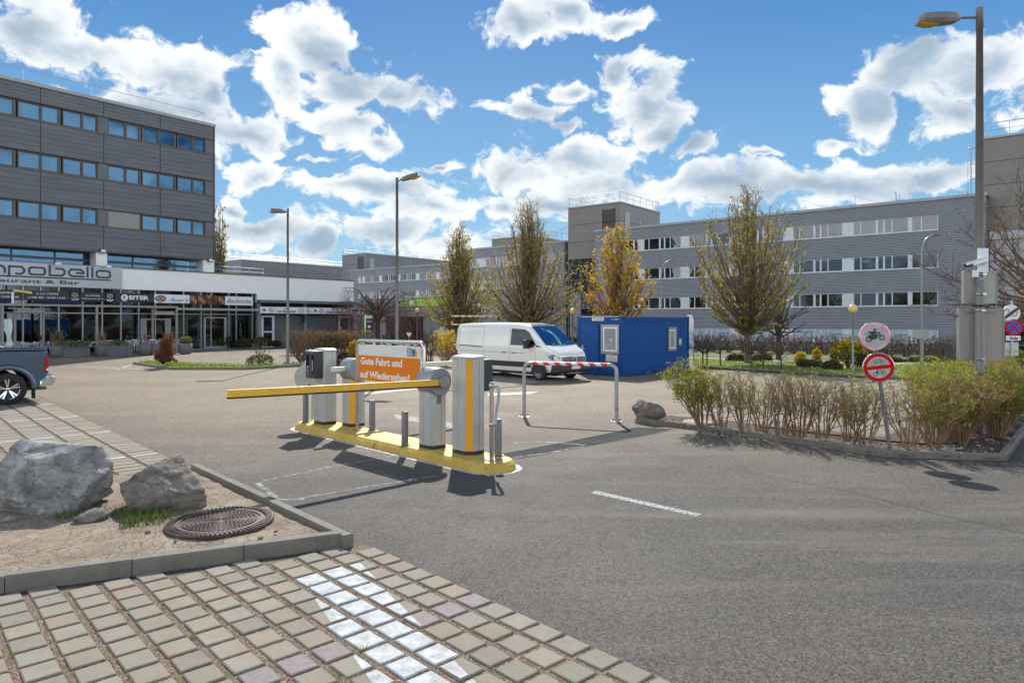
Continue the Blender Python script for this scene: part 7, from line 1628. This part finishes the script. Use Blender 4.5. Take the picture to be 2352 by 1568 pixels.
for k in range(1500):
    if k<1050:
        i=rs.randrange(0,26);j=rs.randrange(0,24); al=k%2; kx=i*.277+(rs.gauss(0,.012) if al else rs.uniform(0,.277)); kn=j*.268+(rs.uniform(0,.268) if al else rs.gauss(0,.014)); x=-1.744-.139*E[0]+E[0]*kx-N[0]*kn; y=7.23-.139*E[1]+E[1]*kx-N[1]*kn; z=.008
        if not inpoly(x,y,NP): continue
    else:
        x=rs.uniform(-6,-2);y=rs.uniform(6.3,9.2); z=.10
        if not inpoly(x,y,[(-2.0,7.5),(-4.6,10.2),(-8,9),(-6,6.1)]): continue
    s_=rs.uniform(.004,.011); m_=MB(); 
    b.add([(x+s_,y,z),(x,y+s_*.8,z),(x-s_*.9,y,z),(x,y-s_*.8,z),(x,y,z+s_*.9)],[(0,1,4),(1,2,4),(2,3,4),(3,0,4)],rs.randrange(3))
tag(b.build('gravel',[simple('brick_chip',(.26,.13,.09),.9),simple('pale_chip',(.36,.34,.31),.9),simple('brown_chip',(.15,.11,.08),.9)],fix=False),'loose gravel chips in the joints and on the clay',None,None,'stuff')
rs=random.Random(14); b=MB()
for k in range(420):
    t_=rs.random(); i=rs.randrange(0,len(KG)-3); p_=Vector(KG[i]).lerp(Vector(KG[i+1]),t_); q_=p_+Vector((rs.gauss(0.05,.1),rs.uniform(.18,1.0))); x,y=q_
    if not inpoly(x,y,bedP): continue
    s_=rs.uniform(.01,.03)*(1.8 if i>4 and rs.random()<.2 else 1); b.add([(x+s_,y,.085),(x,y+s_*.8,.085),(x-s_*.9,y,.085),(x,y-s_*.8,.085),(x,y,.085+s_*.7)],[(0,1,4),(1,2,4),(2,3,4),(3,0,4)],rs.randrange(2))
tag(b.build('pebbles',[simple('white_pebble',(.42,.39,.35),.9),simple('bark_chip',(.12,.08,.055),.9)],fix=False),'pale pebbles and bark chips scattered over the hedge bed',None,None,'stuff')
# ---- hedge shrubs
M_HL=leafmat('fresh_hedge_leaves',(.17,.22,.02),(.34,.37,.04),.5); M_HLB=leafmat('dull_hedge_leaves',(.16,.12,.035),(.30,.22,.06),.4)
def shrub(label,loc,h,rad,stems,seed,lmat=M_HL,leaves=1,ls=.03,side=8,twn=4,bark=M_TWIG,cat='shrub',group='hedge shrubs in the mulch bed',name='hedge_shrub',z0=0,lean=(0,0),rt=.005,r0=.012,sl=.22,up=.55,P_=None,start=.3,**k):
    rs=random.Random(seed); t=thing(name,label,cat,(loc[0],loc[1],z0),rs.uniform(0,.5),group=group); b=MB();tw=MB();lf=MB();tg=[]
    for i in range(stems):
        a=i*2.39996+rs.uniform(-.3,.3); q_=math.sqrt((i+.5)/stems); rr_=rad*q_*rs.uniform(.85,1.1); tg.append(Vector((rr_*math.cos(a)+lean[0],rr_*math.sin(a)+lean[1],h*(1-.18*q_*q_)*rs.uniform(.9,1.03) if not P_ else h*P_(q_)*rs.uniform(.85,1.1))))
    vase(b,tw,lf,rs,0,.10,.20,tg,r0,up=up,side=side,sl=sl,twn=twn,leaves=leaves,ls=ls,wob=.02,bend=.5,rt=rt,start=start,**k)
    b.build('stems',bark,t,fix=False); c=MB(); c.join(tw,0); c.join(lf,1); c.build('foliage',[bark,lmat],t,fix=False); return t
HS=[(1621,982,.62,22,3,'leafiest light green shrub at the left end of the hedge, spreading over the kerb tip'),(1665,986,.50,15,2,'second hedge shrub from the left, still partly green'),(1703,990,.46,13,1,'third hedge shrub from the left, thin brown stems'),(1742,996,.48,14,1,'fourth hedge shrub from the left'),(1792,1003,.46,12,0,'fifth hedge shrub from the left, narrow upright'),(1846,1006,.50,13,1,'sixth hedge shrub from the left, above the kerb joint'),(1897,1010,.48,12,0,'seventh hedge shrub from the left'),(1948,1018,.50,13,1,'eighth hedge shrub from the left, brown and forked'),(1998,1023,.50,13,1,'hedge shrub just left of the leaning sign post'),(2093,1028,.50,13,1,'open hedge shrub just right of the leaning sign post'),(2150,1029,.58,17,2,'hedge shrub second right of the leaning sign post, leafy at its foot')]
for i,(x,y,r_,st_,lv,l) in enumerate(HS):
    p=G(x,y,.08); rv=random.Random(i*7+1); shrub(l,(p[0]+rv.uniform(-.06,.06),p[1]+rv.uniform(-.08,.15)),(1.17 if i else 1.28)*rv.uniform(.90,1.08),r_*rv.uniform(.95,1.25),st_+rv.randrange(-2,5),100+i,leaves=lv,ls=.034 if lv<3 else .045,z0=.06,lean=(-.28,0) if i==0 else (rv.uniform(-.16,.16),rv.uniform(-.1,.1)),side=11,twn=4)
HR=[(8.55,13.05,'broad leafy shrub at the corner of the hedge bed'),(8.95,14.1,'dense green shrub left behind the big lamp post foot'),(9.75,13.75,'dense shrub in front of the big lamp post'),(10.5,14.9,'dense shrub right of the big lamp post'),(9.9,15.6,'green brown shrub behind the big lamp post'),(11.35,16.2,'fourth dense shrub of the right hedge, at the picture edge'),(12.2,17.6,'dense shrub further back in the right hedge'),(11.2,17.9,'inner shrub further back in the right hedge'),(13.2,19.2,'back shrub of the right hedge'),(14.6,21.0,'last but one shrub of the right hedge'),(16.0,23.0,'last shrub of the right hedge, farthest back')]
for i,(x,y,l) in enumerate(HR):
    shrub(l,(x,y),1.22,.80,36,200+i,leaves=3,ls=.045,z0=.06,side=11,twn=4,lmat=M_HL if i%3 else M_HLB)
# ---- leafy and dense bushes
M_DKG=leafmat('dark_evergreen_leaves',(.018,.035,.010),(.055,.080,.020),.2); M_OLG=leafmat('olive_evergreen_leaves',(.05,.065,.012),(.14,.15,.03),.3); M_BRN=leafmat('brown_hedge_leaves',(.065,.042,.025),(.14,.10,.05),.2); M_YEL=leafmat('yellow_blossom',(.55,.36,.01),(.75,.55,.03),.4); M_RST=leafmat('rusty_juniper_needles',(.15,.058,.020),(.29,.125,.05),.3); M_HERB=leafmat('grey_green_herbs',(.09,.14,.05),(.20,.27,.11),.35); M_REDB=leafmat('purple_brown_leaves',(.07,.028,.022),(.15,.065,.045),.25)
def bush(name,label,loc,rx,ry,h,n,mats,seed,ls=.06,frac=.15,z0=0,group=None,cat='bush',stemmat=M_BARKD,lump=.35,topcol=True):
    rs=random.Random(seed); t=thing(name,label,cat,(loc[0],loc[1],z0),0,group=group); lf=MB(); st=MB()
    for k in range(10):
        a=rs.uniform(0,6.28); q_=rs.uniform(.2,.8); st.tube([(0,0,0),(rx*q_*.4*math.cos(a),ry*q_*.4*math.sin(a),h*.4),(rx*q_*math.cos(a),ry*q_*math.sin(a),h*.78)],[.02*h+.005,.014*h+.003,.004],4,cap=False)
    st.build('stems',stemmat,t,fix=False)
    for k in range(n):
        d=Vector((rs.gauss(0,1),rs.gauss(0,1),rs.gauss(0,1))).normalized(); 
        if d.z<-.5: d.z=-d.z
        f_=1+lump*noise.fractal(d*1.9+Vector((seed,0,0)),.8,2.1,3); r_=(.55+.45*rs.random()**.45)*f_
        p=Vector((d.x*rx*r_,d.y*ry*r_,h*.48+d.z*h*.50*r_)); p.z=max(.02,p.z); m=1 if (len(mats)>1 and rs.random()<frac*(1.6 if p.z>h*.55 else .5)) else 0
        leaf(lf,p,ls*rs.uniform(.6,1.4),rs,m)
    lf.build('foliage',mats,t,fix=False); return t
def bD(name,label,x,Y,wpx,y1,n,mats,seed,**k):   # place by picture column, distance, width in picture units and top line
    p=XY(x,Y); rx=wpx*Y/F/2; h=Zat(y1,Y); return bush(name,label,p,rx,rx*k.pop('flat',.8),h,n,mats,seed,**k)
gT='clipped bushes behind the terrace'
for i,(x,wd,y1,l) in enumerate(((44,44,776,'low dark bush behind the left terrace tables'),(87,58,768,'large round evergreen behind the olive shrub planter'),(222,46,770,'round evergreen behind the middle pergola post'),(262,40,778,'dark low bush between the two round evergreens'),(304,44,770,'round evergreen behind the bare twiggy planter'),(362,40,776,'evergreen with yellow tips behind the dead juniper'),(414,48,766,'upright olive bush behind the right pergola post'))):
    bD('evergreen_bush',l,x,51 if x<250 else 55,wd,y1,2200,[M_DKG,M_OLG],300+i,ls=.10,frac=.35,group=gT,lump=.12)
gB='dark bushes along the bakery front'
for i,(x,wd,y1,l,mt) in enumerate(((462,42,779,'brown twiggy bush at the left of the bakery front',[M_BRN,M_DKG]),(505,56,766,'tall dark green bush in front of the bakery door',[M_DKG,M_OLG]),(560,46,777,'brown green bush right of the bakery door',[M_BRN,M_OLG]),(598,50,774,'dark rounded bush at the left garage door',[M_DKG,M_BRN]),(632,28,782,'small dark bush at the foot of the left shutter',[M_DKG,M_BRN]))):
    bD('evergreen_bush',l,x,60 if x<600 else 62,wd,y1,2600,mt,320+i,ls=.12,frac=.3,group=gB,lump=.2)
# dead juniper
p=G(374,845); rs=random.Random(77); t=thing('dead_juniper','dead rust brown juniper leaning right on the grassy kerb corner','juniper',(p[0],p[1],.1),0); tw=MB();lf=MB();b=MB(); tg=[]
for i in range(46):
    u=(i+.5)/46; z=.25+1.30*u; c_=.30*u*u+.02; w_=.62*(1-.75*u); a=i*2.4; tg.append(Vector((c_+w_*math.cos(a)*rs.uniform(.5,1.1),w_*.7*math.sin(a),z)))
vase(b,tw,lf,rs,.05,.5,.08,tg,.022,side=9,sl=.22,twn=4,leaves=9,ls=.055,wob=.03,bend=.5,rt=.007,start=.35); b.build('trunk',M_BARKD,t,fix=False); c=MB(); c.join(tw,0); c.join(lf,1); c.build('needles',[M_TWIGR,M_RST],t,fix=False)
# shrubs around the left lamp island
p=G(597,842); bush('weedy_tuft','green weedy tuft with a dry top left of the left lamp post',p,.75,.5,.55,700,[M_HERB,M_OLG],81,ls=.09,frac=.4,z0=.08)
p=G(600,840); shrub('dry thin twig plant standing in the weedy tuft',p,1.25,.6,10,82,leaves=0,group=None,name='dry_plant',bark=M_TWIGR,z0=.08)
p=G(692,836); shrub('gnarled bare shrub just right of the left lamp post',p,1.75,1.0,15,83,leaves=1,ls=.04,lmat=M_OLG,group='bare twiggy shrubs',name='bare_shrub',bark=M_TWIGR,side=10,twn=5,rt=.010,r0=.035,up=.3,z0=.08)
bD('ornamental_grass','small tan grass tuft on the kerb left of the lamp post',576,35.5,14,830,160,[M_TWIG],84,ls=.08)
# long twiggy hedge mid left
rs=random.Random(90)
for i in range(13):
    x=672+i*14.0; Y=49-i*.25; p=XY(x,Y); shrub('hedge plant number %d from the left of the low brown hedge before the shutters'%(i+1) if False else ['left end plant of the low brown hedge before the shutters','low hedge plant under the left white parking sign','low hedge plant left of the post between the shutters','low hedge plant before the post between the shutters','low hedge plant right of the post between the shutters','low hedge plant before the middle of the right shutter','low hedge plant before the right part of the right shutter','low hedge plant left of the right garage door','low hedge plant before the right garage door','low hedge plant at the foot of the blue staircase','low hedge plant before the blue staircase end','low hedge plant left of the A3-A4 totem','right end plant of the low brown hedge by the totem'][i],(p[0],p[1]),1.62+rs.uniform(-.08,.08),.62,13,400+i,leaves=2,ls=.075,lmat=M_HLB,group='low brown hedge before the shutters',bark=M_TWIGR,side=9,twn=4,rt=.012,r0=.022,up=.3)
bD('purple_bush','purple brown round bush behind the ticket machine',788,33,34,806,1500,[M_REDB,M_BRN],95,ls=.07,frac=.4)
bD('yellow_bush','orange yellow evergreen bush left of the farewell sign',817,34.5,40,781,2600,[M_OLG,leafmat('amber_leaves',(.35,.20,.01),(.55,.36,.03),.35)],96,ls=.07,frac=.6)
p=XY(905,60); bD('green_bush','low green bush behind the top of the farewell sign',905,60,60,765,1600,[M_OLG,M_DKG],97,ls=.10,frac=.4)
p=XY(984,45); shrub('dark bare shrub right of the farewell sign frame',G(984,852),1.9,.55,12,98,leaves=0,group='bare twiggy shrubs',name='bare_shrub',bark=M_BARKD,rt=.010,r0=.03)
p=XY(1022,37); shrub('yellow flowering forsythia between the farewell sign and the van',p,1.75,.9,16,99,leaves=4,ls=.07,lmat=M_YEL,group=None,name='forsythia_shrub',rt=.008,r0=.02,side=9)
bD('purple_bush','dark red low bush by the card reader pillar',1035,52,26,786,900,[M_REDB,M_BRN],93,ls=.08,frac=.4)
bD('brown_bush','brown low bush behind the farewell sign right corner',965,56,50,776,1000,[M_BRN,M_REDB],94,ls=.09,frac=.3)
# clipped small trees on the right verge
for i,(x,y,l) in enumerate(((1614,843,'thin clipped bare tree by the feather flag'),(1624,844,'clipped bare tree right of the feather flag'),(1655,843.5,'clipped bare tree left of the largest tree'),(1727,850,'clipped bare tree just right of the largest trunk'),(1754,853,'clipped bare tree between the largest trunk and the reddish one'),(1794,856,'clipped reddish bare tree before the small dark tree'))):
    p=G(x,y); tree('clipped_tree',l,'tree',p,1.72,.75,.78,16,500+i,M_BARKD,M_BUD,.035,lambda u:1.0,ls=.02,leaves=0,side=8,twn=5,sl=.22,rt=.007,group='clipped bare trees on the right verge',twigmat=M_TWIGR if i>3 else M_BARKD,up=.6)
bD('yellow_flower_bush','large dark bush covered in yellow blossom behind the globe lamp',1948,33.5,78,777,4200,[leafmat('glossy_green_leaves',(.035,.055,.012),(.11,.12,.025),.25),M_YEL],601,ls=.075,frac=.30,lump=.15)
bD('yellow_flower_bush','small yellow blossom shrub left of the large yellow bush',1838,36,26,806,900,[M_OLG,M_YEL],602,ls=.07,frac=.55); bD('yellow_flower_bush','narrow yellow blossom shrub nearest left of the large yellow bush',1876,35.5,20,799,800,[M_OLG,M_YEL],603,ls=.07,frac=.55)
for i,(x,Y,wd,y1,l,mt) in enumerate(((1690,40,44,812,'low yellow green shrub left of the largest trunk',[M_BRN,M_HLB]),(1750,39.5,50,812,'low rose shrub right of the largest trunk',[M_BRN,M_HLB]),(1860,34.5,60,826,'low brown shrub under the yellow blossom shrubs',[M_BRN,M_OLG]),(1910,33,50,828,'low brown shrub left of the globe lamp foot',[M_BRN,M_OLG]),(1985,33,40,815,'brown twiggy bush between globe lamp and round signs',[M_BRN,M_REDB]),(2045,39.5,60,820,'low brown mound right of the round signs behind the path',[M_BRN,M_OLG]),(2110,39.5,60,820,'low brown mound behind the right curved lamp',[M_BRN,M_OLG]),(2170,39.5,60,818,'low brown mound before the information pillar',[M_BRN,M_OLG]),(2320,30,90,801,'bright green low hedge under the Ende plate',[M_HLB,M_HL]),(2300,24,120,836,'green brown hedge mass behind the big lamp post',[M_HLB,M_HL]))):
    bD('low_shrub',l,x,Y,wd,y1,1500,mt,620+i,ls=.08,frac=.35,group='low shrubs on the right verge',flat=.5)
for i in range(17):
    x=1600+i*37; Y=52.5-i*.55; p=XY(x,Y); shrub('clipped brown hedge plant %s'%['behind the feather flag','left of the largest trunk, beyond the path','right behind the largest trunk','between the largest and the small dark tree','left of the small dark trunk','right of the small dark trunk','beyond the small yellow blossom shrub','beyond the narrow yellow blossom shrub','left behind the large yellow bush','right behind the large yellow bush','behind the motorcycle disc','right of the bicycle disc, at the wall','left of the right curved lamp, at the wall','behind the right curved lamp','right of the right curved lamp, at the wall','left of the information pillar, at the wall','behind the sign backs, at the wall'][i],p,1.38,.85,15,700+i,leaves=1,ls=.07,lmat=M_BRN,group='clipped brown hedge along the long office wing',bark=M_TWIGR,side=9,twn=4,rt=.011,r0=.02,up=.25)
# planter plants
def pp(i): return (POT[i][0],POT[i][1]+.45)
shrub('bare olive shrub in the round planter beside the truck',pp(0),1.1,.6,9,800,leaves=2,ls=.07,lmat=M_OLG,group='potted plants',name='potted_shrub',z0=.72,bark=M_TWIG,rt=.010,r0=.03); shrub('bare twigs in the planter before the middle pergola post',pp(1),.9,.45,8,801,leaves=0,group='potted plants',name='potted_shrub',z0=.72,rt=.010,r0=.02); shrub('thin bare twigs in the third round planter',pp(2),.75,.4,7,802,leaves=0,group='potted plants',name='potted_shrub',z0=.72,rt=.010,bark=M_TWIGR)
bush('potted_herbs','green tufts in the rightmost round planter',pp(3),.42,.42,.6,500,[M_HERB,M_HLB],803,ls=.07,frac=.4,z0=.72,group='potted plants')
for i,(x,l) in enumerate(((160,'green herbs in the left part of the left long planter'),(194,'small herb tuft in the right part of the left long planter'),(272,'grey green herbs in the middle long planter'))):
    p=XY(x,45.9); bush('potted_herbs',l,p,.72 if i!=1 else .4,.35,.42,700,[M_HERB,M_HLB],810+i,ls=.07,frac=.3,z0=.72,group='potted plants')
shrub('leafy dry oleander behind the olive planter',XY(128,46.6),.75,.5,12,820,leaves=4,ls=.09,lmat=leafmat('dry_leaves',(.22,.15,.07),(.36,.27,.14),.3),group='potted plants',name='potted_shrub',z0=.7,rt=.01)
